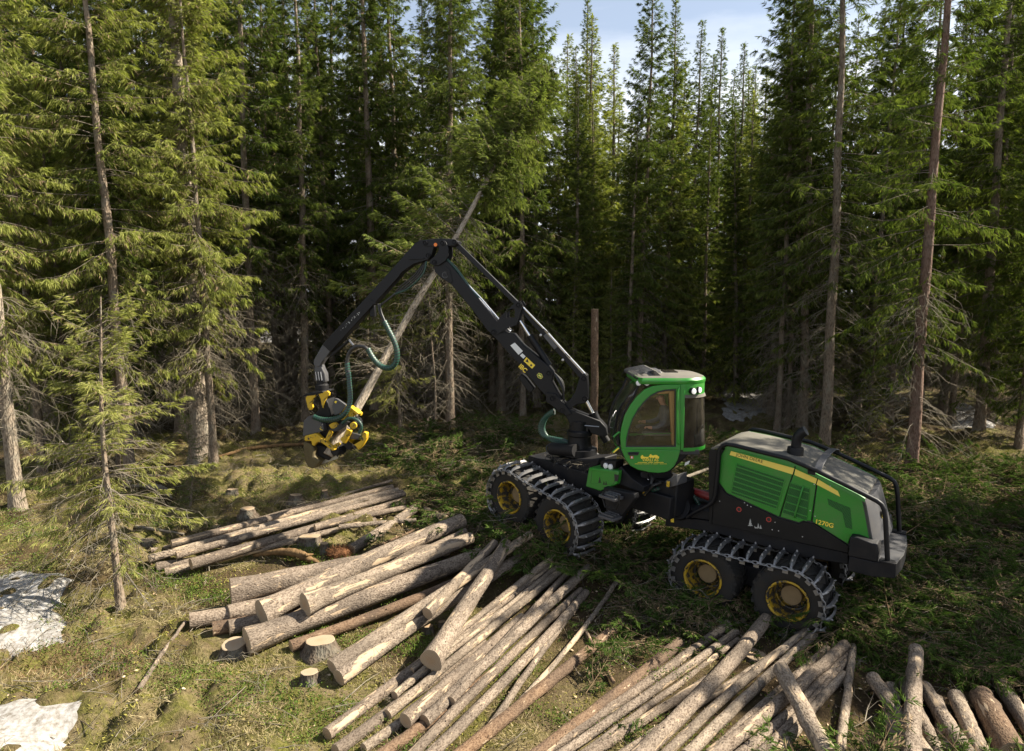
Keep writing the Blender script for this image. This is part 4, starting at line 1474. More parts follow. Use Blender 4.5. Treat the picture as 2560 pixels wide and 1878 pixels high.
for q in ((705, 935), (775, 948)):
    MB(FF).lathe([(0.055, 0), (0.055, 0.05), (0.025, 0.05), (0.025, 0.02), (0, 0.02)], F3(1, q, 0.40), (0, 1, 0), 14).build('pin', M['steel'], hv)
# green spiral hoses between the sections
for i, off in enumerate((0.0, 0.09, 0.18, 0.27)):
    pts = [np.array(F3(1, (1400, 1160 - i * 12), 0.30 - off)) for _ in range(1)]
    W0 = [FF.w(F3(1, (1430 + i * 12, 1160 - i * 8), 0.35 - off)), FF.w(F3(1, (1540, 1130 + i * 8), 0.35 - off))]
    W1 = [RF.w(R3(1, (1680, 1115 + i * 10), 0.45 - off)), RF.w(R3(1, (1780, 1150 + i * 8), 0.45 - off)), RF.w(R3(1, (1850, 1215 + i * 10), 0.45 - off)), RF.w(R3(1, (1890, 1300), 0.45 - off))]
    spiral_hose(WORLD, W0 + W1, 0.046, name='joint_hose', parent=hv)
MB(FF).tube([F3(1, (1440, 1140), 0.5), F3(1, (1480, 1090), 0.5), F3(1, (1490, 1040), 0.45), F3(1, (1470, 1010), 0.4)], 0.035, 8).build('hose', M['hose_black'], hv)
MB(FF).tube([F3(1, (1420, 1180), 0.55), F3(1, (1500, 1100), 0.55), F3(1, (1560, 1080), 0.4)], 0.03, 8).build('hose', M['hose_black'], hv)
m = MB(FF)
for k, q in enumerate(((1425, 1160), (1620, 1090))):
    c = F3(1, q, 0.55)
    m.box(c[0] - 0.03, c[0] + 0.03, c[1] - 0.02, c[1] + 0.02, c[2] - 0.06, c[2] + 0.06)
m.build('lock_pins', M['yellow_paint'], hv, 0.01)

# ---- cab
YC = 0.75


def C2(pts, y=YC):
    return CF.P(15, pts, y)


cab = MB(CF).box(-0.78, 0.62, -0.70, 0.70, 0.60, 0.70).build('cab_floor', M['interior_dark'], hv, 0.01)
arch_o = [(118, 1150), (108, 1000), (122, 880), (165, 720), (235, 590), (320, 475), (420, 385), (520, 340), (650, 322), (885, 318), (892, 700), (885, 1165)]
arch_i = [(178, 1128), (185, 1010), (212, 900), (262, 760), (335, 635), (415, 535), (500, 455), (590, 408), (690, 385), (828, 375), (826, 700), (828, 1126)]
seal_i = [(192, 1112), (200, 1010), (226, 900), (276, 765), (348, 645), (426, 548), (508, 470), (596, 424), (695, 400), (814, 392), (812, 700), (812, 1110)]
win = [(190, 1114), (198, 1010), (224, 900), (274, 764), (346, 644), (424, 546), (506, 468), (594, 421), (694, 397), (817, 389), (815, 700), (815, 1113)]
door_l = [(118, 1150), (885, 1165), (880, 1190), (850, 1290), (800, 1380), (750, 1425), (700, 1450), (600, 1462), (480, 1452), (330, 1418), (240, 1370), (175, 1290)]
for mir in (1, -1):
    yo, yi = (YC, YC - 0.06) if mir > 0 else (-YC + 0.06, -YC)
    d = MB(CF).ringprism(C2(arch_o), C2(arch_i), yi, yo).build('door_frame', M['green_paint'], hv, 0.012)
    MB(CF).ringprism(C2(arch_i), C2(seal_i), yi + 0.01, yo - 0.012).build('window_seal', M['black_decal'], d)
    MB(CF).prism(C2(win), (yo - 0.03) if mir > 0 else (yi + 0.02), (yo - 0.022) if mir > 0 else (yi + 0.028)).build('window_glass', M['clear_glass'], d)
    dl = MB(CF).prism(C2(door_l), yi, yo).build('door', M['green_paint'], hv, 0.014)
    if mir > 0:
        hd = C2([(200, 1190), (355, 1186), (335, 1230), (215, 1232)])
        MB(CF).prism(hd, YC + 0.001, YC + 0.02).build('door_handle_recess', M['black_decal'], dl, 0.006)
        MB(CF).tube([(p[0], YC + 0.03, p[1]) for p in C2([(215, 1205), (270, 1198), (335, 1205)])], 0.014, 8).build('door_handle', M['black_paint'], dl)
        flat('small_sticker', CF, C2([(233, 1240), (276, 1240), (276, 1274), (233, 1274)]), YC + 0.001, 'red_decal', dl)
        flat('small_sticker', CF, C2([(247, 1244), (262, 1244), (262, 1270), (247, 1270)]), YC + 0.0055, 'white_decal', dl)
        txt('company_name', 'VARLI AS', CF, YC + 0.004, 15, (390, 1308), (598, 1308), 'yellow_decal', dl, bold=0.015)
        for (lx, rx, ly, hh, words) in ((332, 666, 1322, 9, (0, 0.36, 0.41, 0.59, 0.64, 1.0)), (294, 706, 1341, 6, (0, 0.24, 0.27, 0.46, 0.50, 0.54, 0.58, 0.74, 0.78, 1.0))):
            m = MB(CF)
            rw_ = np.random.RandomState(lx)
            for k in range(0, len(words), 2):       # fine print, unreadable at this size
                x_ = lx + (rx - lx) * words[k]
                while x_ < lx + (rx - lx) * words[k + 1]:
                    w_ = rw_.uniform(3, 6)
                    m.prism(C2([(x_, ly + hh * 0.5), (x_, ly - hh * rw_.uniform(0.2, 0.5)), (x_ + w_, ly - hh * rw_.uniform(0.2, 0.5)), (x_ + w_, ly + hh * 0.5)]), YC + 0.001, YC + 0.004)
                    x_ += w_ + 1.6
            m.build('fine_print', M['yellow_decal'], dl)
        # little yellow machine picture above the name
        m = MB(CF)
        for pts in ([(372, 1268), (372, 1240), (380, 1240), (384, 1228), (398, 1228), (404, 1246), (430, 1252), (474, 1252), (474, 1262), (440, 1268)],
                    [(470, 1246), (482, 1240), (488, 1220), (505, 1217), (512, 1230), (540, 1234), (552, 1226), (584, 1228), (590, 1242), (608, 1246), (604, 1260), (560, 1262), (520, 1256), (480, 1256)]):
            m.prism(C2(pts), YC + 0.001, YC + 0.004)
        for q in ((385, 1265), (412, 1265), (452, 1264), (500, 1256), (530, 1258), (572, 1262), (596, 1262)):
            c = CF.un(zz(15, *q), YC)
            m.lathe([(0.018, 0), (0.018, 0.005), (0, 0.005)], (c[0], YC + 0.001, c[1]), (0, 1, 0), 10)
        m.build('machine_picture', M['yellow_decal'], dl)
    # grab rail on the door edge
    MB(CF).tube([(p[0], mir * (YC + (0.035 if 0 < i < 4 else 0.0)), p[1]) for i, p in enumerate(C2([(872, 350), (845, 400), (840, 700), (842, 1060), (868, 1090)]))], 0.014, 8).build('grab_rail', M['green_paint'], hv)
    # rear pillar
    MB(CF).prism(C2([(886, 318), (945, 315), (925, 1165), (887, 1167)]), (YC - 0.07) * mir, (YC + 0.004) * mir).build('rear_pillar', M['green_paint'], hv, 0.01)
    # green handrail with lettered sleeve at the cab foot
MB(CF).prism(C2([(0, 1190), (85, 1115), (108, 1140), (20, 1210)]), YC - 0.05, YC + 0.0).build('nose_rail', M['green_paint'], hv, 0.012)
flat('rail_print', CF, C2([(14, 1188), (80, 1130), (92, 1142), (24, 1202)]), YC + 0.001, 'yellow_decal', hv)
MB(CF).tube([(p[0], YC - 0.03, p[1]) for p in C2([(20, 1000), (95, 935), (110, 945)])], 0.02, 8).build('mirror_arm', M['green_paint'], hv)
# windscreen, curved between the two arches
ws = C2([(92, 1120), (88, 1000), (104, 880), (148, 715), (218, 580), (300, 462), (345, 350)], YC)
secs = []
for x, z in ws:
    secs.append([(x + 0.06 * (1 - (y / 0.7) ** 2) + dx, y, z) for y in np.linspace(-0.7, 0.7, 7) for dx in (0,)])
m = MB(CF)
m.loft(secs, caps=False, closed=False)
m.build('windscreen', M['screen_glass'], hv, ang=60)
for mir in (1, -1):
    MB(CF).tube([(x + 0.005, mir * 0.70, z) for x, z in ws], 0.022, 8).build('windscreen_edge', M['black_paint'], hv)
MB(CF).tube([(ws[1][0] + 0.09, 0.45, ws[1][1] - 0.1), (ws[3][0] + 0.07, 0.42, ws[3][1]), (ws[4][0] + 0.06, 0.40, ws[4][1])], 0.012, 6).build('wiper', M['black_paint'], hv)
# rear shell in plan: flat side running into a rounded back
xr = C2([(935, 700)])[0][0]
plan = [(xr, 0.74)] + [(xr - 0.52 * math.sin(a), 0.22 + 0.52 * math.cos(a)) for a in np.linspace(0.25, math.pi / 2, 8)]
plan = plan + [(x, -y) for x, y in plan[::-1]]
zb, zg0, zg1, zt = C2([(925, 1165)])[0][1], C2([(925, 1150)])[0][1] + 0.02, C2([(940, 485)])[0][1], C2([(945, 318)])[0][1]


def shell(name, z0, z1, mat, grow0=0.0, grow1=0.0, th=0.02, parent=None):
    m = MB(CF)
    secs = []
    for z, gr in ((z0, grow0), (z1, grow1)):
        o = [(x - gr * (0 if x > xr - 0.01 else 1), y, z) for x, y in plan]
        secs.append(o)
    n = len(plan)
    vs = secs[0] + secs[1] + [(x + (0 if i in (0, n - 1) else th), y * (1 - th / 0.74), z) for sec in secs for i, (x, y, z) in enumerate(sec)]
    fs = []
    for i in range(n - 1):
        fs += [(i, i + 1, n + i + 1, n + i), (2 * n + i, 3 * n + i, 3 * n + i + 1, 2 * n + i + 1), (i, 2 * n + i, 2 * n + i + 1, i + 1), (n + i, n + i + 1, 3 * n + i + 1, 3 * n + i)]
    m.add(vs, fs)
    return m.build(name, M[mat], parent or hv, ang=40)


shell('rear_window', zg0, zg1, 'smoked_glass', 0.05, 0.0, 0.012)
shell('rear_sill', zb - 0.03, zg0, 'green_paint', 0.055, 0.052, 0.03)
hdr = shell('rear_header', zg1, zt + 0.02, 'green_paint', 0.0, 0.0, 0.03)
shell('header_ledge', zg1 - 0.015, zg1 + 0.05, 'dusty_grey', 0.03, 0.005, 0.02)
for q, a in (((1030, 400), 0.45), ((1115, 392), 0.75)):
    c = CF.un(zz(15, *q), 0.70)
    ax = (-math.sin(a), math.cos(a), 0)
    o = MB(CF).lathe([(0.05, -0.06), (0.068, -0.02), (0.072, 0.04), (0.062, 0.05)], (c[0], 0.76 - 0.28 * (a - 0.35), c[1]), ax, 18).build('lamp_body', M['black_paint'], hv)
    MB(CF).lathe([(0.06, 0), (0.055, 0.012), (0, 0.018)], np.array((c[0], 0.76 - 0.28 * (a - 0.35), c[1])) + 0.05 * np.array(ax), ax, 16).build('lamp_glass', M['lamp_white'], o)
# roof
roofplan = [(0.50, 0.60), (0.42, 0.73)] + plan[:len(plan)] + [(0.42, -0.73), (0.50, -0.60)]
zr = C2([(700, 310)])[0][1]
secs = []
for k, (sc, dz) in enumerate(((1.0, -0.01), (1.02, 0.03), (1.02, 0.07), (0.97, 0.115), (0.86, 0.14), (0.55, 0.165), (0.2, 0.172))):
    secs.append([(-0.2 + (x + 0.2) * sc, y * sc, zr + dz) for x, y in roofplan])
MB(CF).loft(secs[:4]).build('roof_edge', M['green_paint'], hv, ang=40)
rf = MB(CF).loft([[(-0.2 + (x + 0.2) * 0.975, y * 0.975, zr + 0.113) for x, y in roofplan]] + secs[4:]).build('cab_roof', M['dusty_grey'], hv, ang=40)
MB(CF).loft([[(-0.08, 0.28, zr + 0.16), (0.34, 0.30, zr + 0.14), (0.34, -0.30, zr + 0.14), (-0.08, -0.28, zr + 0.16)], [(-0.04, 0.22, zr + 0.225), (0.27, 0.24, zr + 0.225), (0.27, -0.24, zr + 0.225), (-0.04, -0.22, zr + 0.225)]]).build('roof_hatch', M['head_grey'], rf, 0.01)
MB(CF).box(-0.42, -0.14, -0.2, 0.22, zr + 0.155, zr + 0.19).build('roof_window', M['smoked_glass'], rf, 0.01)
# lamp visor with bar guard above the windscreen
vz = C2([(300, 225), (560, 140), (690, 275), (420, 260)])
m = MB(CF)
vis = C2([(345, 310), (330, 245), (575, 232), (690, 300), (560, 310), (430, 345)])
m.prism(vis, -0.55, 0.62)
vs_ = m.build('visor', M['black_paint'], hv, 0.01)
xb, zb2 = vis[1]
xe, ze = vis[2]
for k in range(7):
    y = -0.50 + k * 0.165
    u0, u1 = xb + 0.03, xe + 0.02
    MB(CF).tube([(u0 + 0.02, y, zb2 + 0.0), (u0 + 0.03, y, zb2 + 0.05), (u0 - 0.06, y, zb2 + 0.085), (u1, y, ze + 0.13), (u1 - 0.05, y, ze + 0.10)], 0.010, 6).build('guard_bar', M['head_grey'], vs_)
for uu, dz in ((0.05, 0.06), (0.5, 0.10), (0.95, 0.13)):
    xq = (xb - 0.02) * (1 - uu) + xe * uu
    MB(CF).tube([(xq, -0.52, zb2 + dz * 0.9), (xq, 0.52, zb2 + dz * 0.9)], 0.010, 6).build('guard_bar', M['head_grey'], vs_)
MB(CF).prism([(xe + 0.02, ze + 0.13), (xe - 0.02, ze + 0.13), (xe - 0.22, zr + 0.07), (xe - 0.10, zr + 0.02), (xe, ze)], -0.50, 0.58).build('visor_back', M['dusty_grey'], vs_, 0.01)
for q in ((345, 298), (450, 300)):
    c = CF.un(zz(15, *q), 0.62)
    MB(CF).lathe([(0.055, 0), (0.055, 0.02), (0.045, 0.032), (0, 0.036)], (c[0], 0.62, c[1]), (0.3, 1, 0), 16).build('work_lamp', M['lamp_white'], vs_)
# tub under the cab
tub = C2([(560, 1462), (760, 1445), (880, 1330), (1045, 1175), (880, 1172), (150, 1140), (200, 1330), (330, 1440)], 0.60)
MB(CF).prism(tub, -0.60, 0.60).build('cab_tub', M['black_paint'], hv, 0.03)
flat('paper_label', CF, C2([(975, 1310), (1008, 1298), (985, 1345), (935, 1365), (945, 1325)], 0.60), 0.602, 'white_decal', hv)
MB(CF).prism(C2([(330, 1480), (800, 1480), (760, 1540), (420, 1560)], 0.35), -0.35, 0.35).build('cab_tilt_frame', M['chassis_black'], hv, 0.02)
MB(CF).box(-0.30, 0.35, -0.4, 0.4, -0.15, 0.20).build('cab_mount', M['chassis_black'], hv, 0.02)
MB(CF).tube([(p[0], 0.4, p[1]) for p in C2([(440, 1600), (470, 1540)], 0.4)], 0.03, 8).build('tilt_cylinder', M['chrome'], hv)
# inside
MB(CF).prism(C2([(735, 402), (812, 396), (808, 640), (806, 1098), (772, 1095), (750, 700)], 0.62), 0.56, 0.64).build('pillar_trim', M['cab_trim'], hv, 0.008)
MB(CF).prism(C2([(560, 425), (735, 396), (735, 430), (600, 440)], 0.62), 0.56, 0.64).build('roof_trim', M['cab_trim'], hv, 0.006)
seat = MB(CF).prism([(-0.50, 0.78), (0.05, 0.78), (0.10, 0.86), (0.05, 0.93), (-0.36, 0.91), (-0.55, 1.55), (-0.66, 1.55)], -0.26, 0.26).build('operator_seat', M['interior_dark'], hv, 0.04)
MB(CF).prism([(-0.56, 1.52), (-0.48, 1.54), (-0.50, 1.76), (-0.60, 1.76)], -0.14, 0.14).build('headrest', M['interior_dark'], seat, 0.03)
for sd in (1, -1):
    MB(CF).prism([(-0.25, 1.0), (0.25, 1.02), (0.34, 1.0), (0.32, 0.94), (-0.25, 0.93)], 0.30 * sd, 0.46 * sd).build('armrest_console', M['interior_grey'], seat, 0.02)
MB(CF).tube([(0.52, -0.2, 0.7), (0.50, -0.2, 1.0), (0.54, -0.2, 1.12)], 0.025, 8).build('screen_post', M['interior_dark'], hv)
MB(CF).box(0.50, 0.54, -0.34, -0.08, 1.05, 1.25).build('display_screen', M['interior_grey'], hv, 0.01)
MB(CF).tube([(p[0], 0.66, p[1]) for p in C2([(215, 965), (500, 955), (770, 945)], 0.66)], 0.010, 6).build('window_bar', M['green_paint'], hv)

# ---- crane
def pin(fr, q, n, y, r=0.065, th=0.03, parent=None):
    c = fr.un(zz(n, *q), y)
    return MB(fr).lathe([(r, 0), (r, th), (r * 0.82, th), (r * 0.6, th * 0.5), (r * 0.45, th * 0.5), (r * 0.4, th * 1.2), (0, th * 1.2)], (c[0], y, c[1]), (0, 1, 0), 18).build('pin', M['boom_paint'], parent or hv)


YK = 0.15


def K2(n, pts, y=YK):
    return KF.P(n, pts, y)


MB(KF).lathe([(0.42, -0.20), (0.42, -0.05), (0.30, -0.02), (0.27, 0.10), (0.27, 0.24), (0.30, 0.27), (0.30, 0.36), (0.24, 0.40), (0.24, 0.60)], (0, 0, 0), (0, 0, 1), 32).build('crane_column', M['boom_paint'], hv)
foot = K2(1, [(745, 470), (800, 470), (1060, 570), (1108, 625), (1120, 690), (1080, 700), (985, 672), (965, 640), (960, 700), (800, 700), (815, 610), (790, 560)])
ft = MB(KF).prism(foot, -0.17, 0.17).build('crane_foot', M['boom_paint'], hv, 0.015)
MB(KF).prism(K2(1, [(612, 338), (690, 345), (770, 440), (825, 510), (780, 530), (740, 500), (610, 410)], 0.20), 0.155, 0.20).build('foot_cheek', M['boom_paint'], ft, 0.01)
MB(KF).prism(K2(1, [(612, 338), (690, 345), (770, 440), (825, 510), (780, 530), (740, 500), (610, 410)], 0.20), -0.20, -0.155).build('foot_cheek', M['boom_paint'], ft, 0.01)
MB(KF).tube([(p[0], 0.185, p[1]) for p in K2(1, [(835, 600), (1050, 618)], 0.18)], 0.012, 6).build('tie_rod', M['steel'], ft)
up_b = K2(4, [(8, 320), (20, 380), (70, 430), (150, 480), (300, 660), (440, 850), (520, 915), (600, 870), (570, 842), (510, 772), (370, 602), (240, 440), (125, 300), (60, 285)])
b1 = MB(KF).prism(up_b, -0.13, 0.13).build('main_boom', M['boom_paint'], hv, 0.012)
lo_b = K2(4, [(465, 872), (520, 925), (600, 1020), (690, 1110), (760, 1200), (850, 1310), (905, 1370), (930, 1420), (1010, 1500), (1062, 1440), (1000, 1340), (950, 1250), (965, 1180), (935, 1140), (860, 1075), (720, 960), (650, 872), (590, 862)])
b2 = MB(KF).prism(lo_b, -0.15, 0.15).build('boom_base', M['boom_paint'], hv, 0.012)
rib = K2(4, [(100, 335), (140, 360), (162, 460), (150, 468), (118, 400)])
MB(KF).prism(rib, 0.131, 0.15).build('boom_rib', M['boom_paint'], b1, 0.004)
MB(KF).lathe([(0.078, 0), (0.078, 0.012), (0.066, 0.012), (0.066, 0.0)], K3(4, (105, 405), 0.13), (0, 1, 0), 24).build('boom_ring', M['head_grey'], b1)
lev = K2(4, [(1050, 1430), (1095, 1398), (1140, 1330), (1165, 1245), (1185, 1200), (1212, 1185), (1235, 1205), (1242, 1300), (1242, 1395), (1215, 1425), (1150, 1432), (1100, 1470), (1062, 1475)], 0.10)
for y0 in (-0.12, 0.07):
    MB(KF).prism(lev, y0, y0 + 0.05).build('lever_plate', M['boom_paint'], hv, 0.01)
ro = [(470, 850), (478, 880), (505, 886), (560, 852), (625, 818), (672, 800), (700, 700), (722, 642), (702, 613), (672, 614), (600, 682), (535, 748)]
ri = [(592, 705), (592, 740), (596, 745), (605, 746), (625, 746), (652, 745), (659, 735), (659, 690), (655, 676), (640, 674), (605, 676), (594, 684)]
for y0 in (-0.19, 0.155):
    MB(KF).ringprism(K2(4, ro, 0.18), K2(4, ri, 0.18), y0, y0 + 0.035).build('rocker_plate', M['boom_paint'], hv, 0.006)


def bar(fr, n, a, b, w, y, name, mat='boom_paint', parent=None, th=None):
    p, q = np.array(fr.un(zz(n, *a), y)), np.array(fr.un(zz(n, *b), y))
    d = (q - p) / np.linalg.norm(q - p)
    nn = np.array([-d[1], d[0]]) * w
    th = th or w
    return MB(fr).prism([tuple(p + nn), tuple(q + nn), tuple(q - nn), tuple(p - nn)], y - th, y + th).build(name, M[mat], parent or hv, 0.012)


bar(KF, 4, (178, 145), (690, 645), 0.058, 0.0, 'link_rod')
bar(KF, 4, (690, 645), (1208, 1228), 0.062, 0.0, 'link_rod')
MB(KF).tube([K3(4, (725, 665), 0.075), K3(4, (905, 850), 0.075), K3(4, (1080, 1045), 0.075), K3(4, (1215, 1190), 0.075)], 0.022, 8).build('steel_pipe', M['chrome'], hv)
bar(KF, 4, (895, 880), (985, 990), 0.050, 0.085, 'rod_guard', 'head_grey', th=0.02)
for q in ((865, 883), (1040, 1080)):
    c = K3(4, q, 0.10)
    MB(KF).lathe([(0.03, 0), (0.03, 0.03), (0, 0.035)], c, (0, 1, 0), 10).build('bolt_head', M['steel'], hv)
for q in ((905, 850), (1078, 1045)):
    c = K3(4, q, 0.09)
    MB(KF).tube([(c[0] - 0.06, c[1], c[2] - 0.05), (c[0] + 0.06, c[1], c[2] + 0.05)], 0.014, 6).build('pipe_clamp', M['black_paint'], hv)
MB(KF).tube([K3(4, (700, 770), 0.0), K3(4, (778, 892), 0.0)], 0.035, 12).build('cylinder_rod', M['chrome'], hv)
MB(KF).tube([K3(4, (775, 888), 0.0), K3(4, (782, 898), 0), K3(4, (930, 1125), 0.0)], [0.085, 0.078, 0.078], 16).build('rocker_cylinder', M['boom_paint'], hv)
MB(KF).tube([K3(4, (1222, 1400), 0.0), K3(4, (1280, 1510), 0.0)], 0.045, 12).build('cylinder_rod', M['chrome'], hv)
MB(KF).tube([K3(4, (1278, 1500), 0.0), K3(4, (1285, 1514), 0), K3(1, (1065, 640), 0.0)], [0.115, 0.105, 0.105], 18).build('lift_cylinder', M['boom_paint'], hv)
MB(KF).tube([K3(1, (1040, 620), -0.05), K3(1, (1115, 740), -0.05)], 0.09, 14).build('lift_cylinder_foot', M['chassis_black'], hv)
for q, y in (((490, 860), 0.19), ((688, 645), 0.19), ((928, 1186), 0.15), ((957, 1387), 0.20), ((1206, 1228), 0.12), ((1213, 1388), 0.12), ((1035, 1480), 0.18)):
    pin(KF, q, 4, y)
# pipes along the boom top, hoses
for i, dy in enumerate((-0.06, -0.01, 0.04)):
    MB(KF).tube([K3(4, (205 + i * 8, 430 - i * 8), dy), K3(4, (375 + i * 10, 618 - i * 10), dy), K3(4, (515 + i * 6, 765 - i * 6), dy), K3(4, (610 + i * 12, 870 - i * 12), dy)], 0.019, 8).build('steel_pipe', M['chrome'], hv)
spiral_hose(KF, [K3(3, (1415, 335), 0.05), K3(3, (1500, 420), 0.05), K3(3, (1580, 530), 0.05), K3(3, (1640, 620), 0.05), K3(3, (1715, 695), 0.05)], 0.042, name='boom_hose')
for i in range(3):
    spiral_hose(KF, [K3(3, (1410 - 8 * i, 360), 0.0 - 0.05 * i), K3(3, (1450, 440 + 8 * i), 0.0 - 0.05 * i), K3(3, (1520, 510 + 6 * i), -0.05 * i)], 0.022, wrap=None, name='boom_hose')
for i in range(4):
    spiral_hose(KF, [K3(4, (955, 1160 + i * 4), 0.05 - 0.05 * i), K3(4, (1000 + i * 10, 1240), 0.12 - 0.05 * i), K3(4, (1040 + i * 3, 1320), 0.12 - 0.05 * i), K3(4, (1050 - i * 10, 1400), 0.1 - 0.05 * i)], 0.022, wrap=None, name='boom_hose')
# boom decals
flat('data_plate', KF, K2(4, [(622, 965), (658, 943), (722, 1010), (688, 1040)]), 0.1505, 'white_decal', b2)
flat('data_plate', KF, K2(4, [(698, 1045), (718, 1028), (744, 1052), (726, 1070)]), 0.1505, 'white_decal', b2)
flat('warning_plate', KF, K2(4, [(728, 1090), (750, 1058), (820, 1122), (795, 1150)]), 0.1505, 'yellow_decal', b2)
flat('warning_triangle', KF, K2(4, [(742, 1092), (760, 1070), (768, 1102)]), 0.1550, 'black_decal', b2)
flat('warning_triangle', KF, K2(4, [(778, 1122), (788, 1112), (798, 1122), (788, 1133)]), 0.1550, 'black_decal', b2)
txt('lettering', 'IBC', KF, 0.154, 4, (686, 1135), (738, 1184), 'yellow_decal', b2, bold=0.03)
cx_, cy_ = 856, 1207
flat('emblem', KF, K2(4, [(832, 1200), (848, 1182), (872, 1192), (882, 1215), (866, 1232), (842, 1222)]), 0.1505, 'stripe_yellow', b2)
flat('emblem', KF, K2(4, [(836, 1201), (849, 1187), (870, 1196), (878, 1214), (865, 1227), (845, 1219)]), 0.1550, 'green_decal', b2)
flat('emblem', KF, K2(4, [(842, 1203), (850, 1200), (852, 1192), (857, 1199), (868, 1206), (874, 1218), (866, 1212), (862, 1224), (858, 1212), (848, 1208)]), 0.1595, 'stripe_yellow', b2)
vb = K2(4, [(692, 1215), (712, 1190), (745, 1215), (815, 1305), (790, 1340), (755, 1320), (700, 1245)], -0.05)
vbx = MB(KF).prism(vb, -0.25, -0.02).build('lamp_bracket', M['boom_paint'], hv, 0.02)

# ---- outer arm
stick = K2(3, [(240, 1130), (700, 640), (980, 330), (1020, 280), (1110, 182), (1160, 153), (1330, 135), (1480, 143), (1518, 160), (1520, 190), (1490, 210), (1400, 217), (1290, 222), (1272, 290), (1240, 335), (1100, 378), (990, 455), (955, 505), (745, 735), (318, 1205)])
sk = MB(KF).prism(stick, -0.13, 0.13).build('outer_arm', M['boom_paint'], hv, 0.014)
MB(KF).prism(K2(3, [(1060, 318), (1200, 318), (1200, 330), (1065, 335)]), 0.131, 0.16).build('arm_rib', M['boom_paint'], sk, 0.004)
MB(KF).prism(K2(3, [(690, 700), (745, 742), (735, 758), (655, 700)]), 0.131, 0.145).build('arm_band', M['boom_paint'], sk, 0.003)
ext_ = MB(KF).prism(K2(3, [(246, 1128), (316, 1195), (240, 1295), (215, 1340), (175, 1345), (158, 1320), (160, 1280)]), -0.10, 0.115).build('arm_extension', M['head_grey'], hv, 0.01)
MB(KF).prism(K2(3, [(320, 1250), (350, 1240), (520, 1085), (505, 1075), (340, 1210)], 0.0), -0.05, 0.05).build('extension_bar', M['boom_paint'], hv, 0.01)
cpl = K2(3, [(1345, 190), (1360, 163), (1385, 153), (1408, 168), (1430, 225), (1432, 290), (1405, 345), (1345, 388), (1290, 393), (1252, 365), (1262, 335), (1300, 305), (1335, 262)], 0.18)
for y0 in (-0.19, 0.15):
    MB(KF).prism(cpl, y0, y0 + 0.04).build('knuckle_plate', M['boom_paint'], hv, 0.008)
lk = K2(3, [(1190, 165), (1230, 155), (1395, 160), (1500, 150), (1520, 172), (1500, 195), (1390, 212), (1210, 208), (1185, 190)], 0.17)
for y0 in (-0.175, 0.132):
    MB(KF).prism(lk, y0, y0 + 0.016).build('knuckle_link', M['boom_paint'], hv, 0.005)
for q, y in (((1212, 178), 0.15), ((1375, 182), 0.19), ((1488, 170), 0.15), ((1240, 298), 0.14), ((1298, 360), 0.19)):
    pin(KF, q, 3, y, 0.058)
MB(KF).lathe([(0.042, 0), (0.042, 0.012), (0.0, 0.016)], K3(3, (1310, 195), 0.15), (0, 1, 0), 20).build('reflector', M['orange_reflector'], hv)
# worn print on the arm
m = MB(KF)
rs = np.random.RandomState(3)
for k in range(26):
    u = rs.uniform(0, 1)
    bx_, by_ = 420 + 180 * u + rs.normal() * 5, 990 - 185 * u + rs.normal() * 7 + 8
    s_ = rs.uniform(2, 8 if 0.35 < u < 0.95 else 4)
    m.prism(K2(3, [(bx_, by_), (bx_ + s_, by_ - s_), (bx_ + s_ * 1.6, by_ + s_ * 0.3), (bx_ + s_ * 0.5, by_ + s_ * 1.1)]), 0.1305, 0.133)
m.build('worn_print', M['grey_decal'], sk)
for i in range(4):
    spiral_hose(KF, [K3(3, (1225 - i * 6, 350), 0.1 - 0.06 * i), K3(3, (1190 - i * 28, 470 + i * 5), 0.14 - 0.05 * i), K3(3, (1060 - i * 25, 600 - i * 6), 0.14 - 0.05 * i), K3(3, (930 - i * 5, 660 + i * 4), 0.08 - 0.04 * i)], 0.024, wrap=None if i else 'hose_green', name='arm_hose')
spiral_hose(KF, [K3(3, (930, 655), 0.05), K3(3, (850, 720), 0.05), K3(3, (790, 765), 0.05)], 0.035, wrap=None, name='arm_hose')
MB(KF).box(*sorted((K3(3, (745, 760), 0)[0], K3(3, (700, 850), 0)[0])), -0.06, 0.06, *sorted((K3(3, (745, 870), 0)[2], K3(3, (745, 765), 0)[2]))).build('hose_bracket', M['boom_paint'], hv, 0.012)
# the long green spiral hose loop down to the head
for i, o_ in enumerate((0, 16)):
    spiral_hose(KF, [K3(3, (770 + o_, 750), 0.12), K3(3, (785 + o_, 830), 0.14), K3(3, (825 + o_ * 0.5, 910), 0.16)], 0.026, wrap=None, name='head_hose')
spiral_hose(KF, [K3(3, q, 0.18) for q in ((825, 910), (870, 1000), (920, 1100), (948, 1200), (940, 1290), (895, 1345), (830, 1350), (765, 1310), (710, 1240), (675, 1175))], 0.070, core='hose_black', name='head_hose')
spiral_hose(KF, [K3(3, q, 0.16) for q in ((680, 1185), (640, 1155), (575, 1150), (520, 1180), (488, 1240), (478, 1320))], 0.055, wrap=None, name='head_hose')
spiral_hose(KF, [K3(3, (478, 1300), 0.17), K3(3, (490, 1420), 0.2), K3(5, (800, 60), 0.25), K3(5, (815, 250), 0.3), K3(5, (825, 400), 0.36), K3(5, (815, 560), 0.42), K3(5, (750, 690), 0.46), K3(5, (640, 770), 0.48), K3(5, (500, 795), 0.48), K3(5, (380, 785), 0.46), K3(5, (270, 745), 0.42)], 0.066, core='hose_black', name='head_hose', wrap_w=0.5)
MB(KF).tube([K3(3, (500, 1090), 0.05), K3(3, (540, 1140), 0.16)], 0.025, 8).build('hose_hanger', M['steel'], hv)
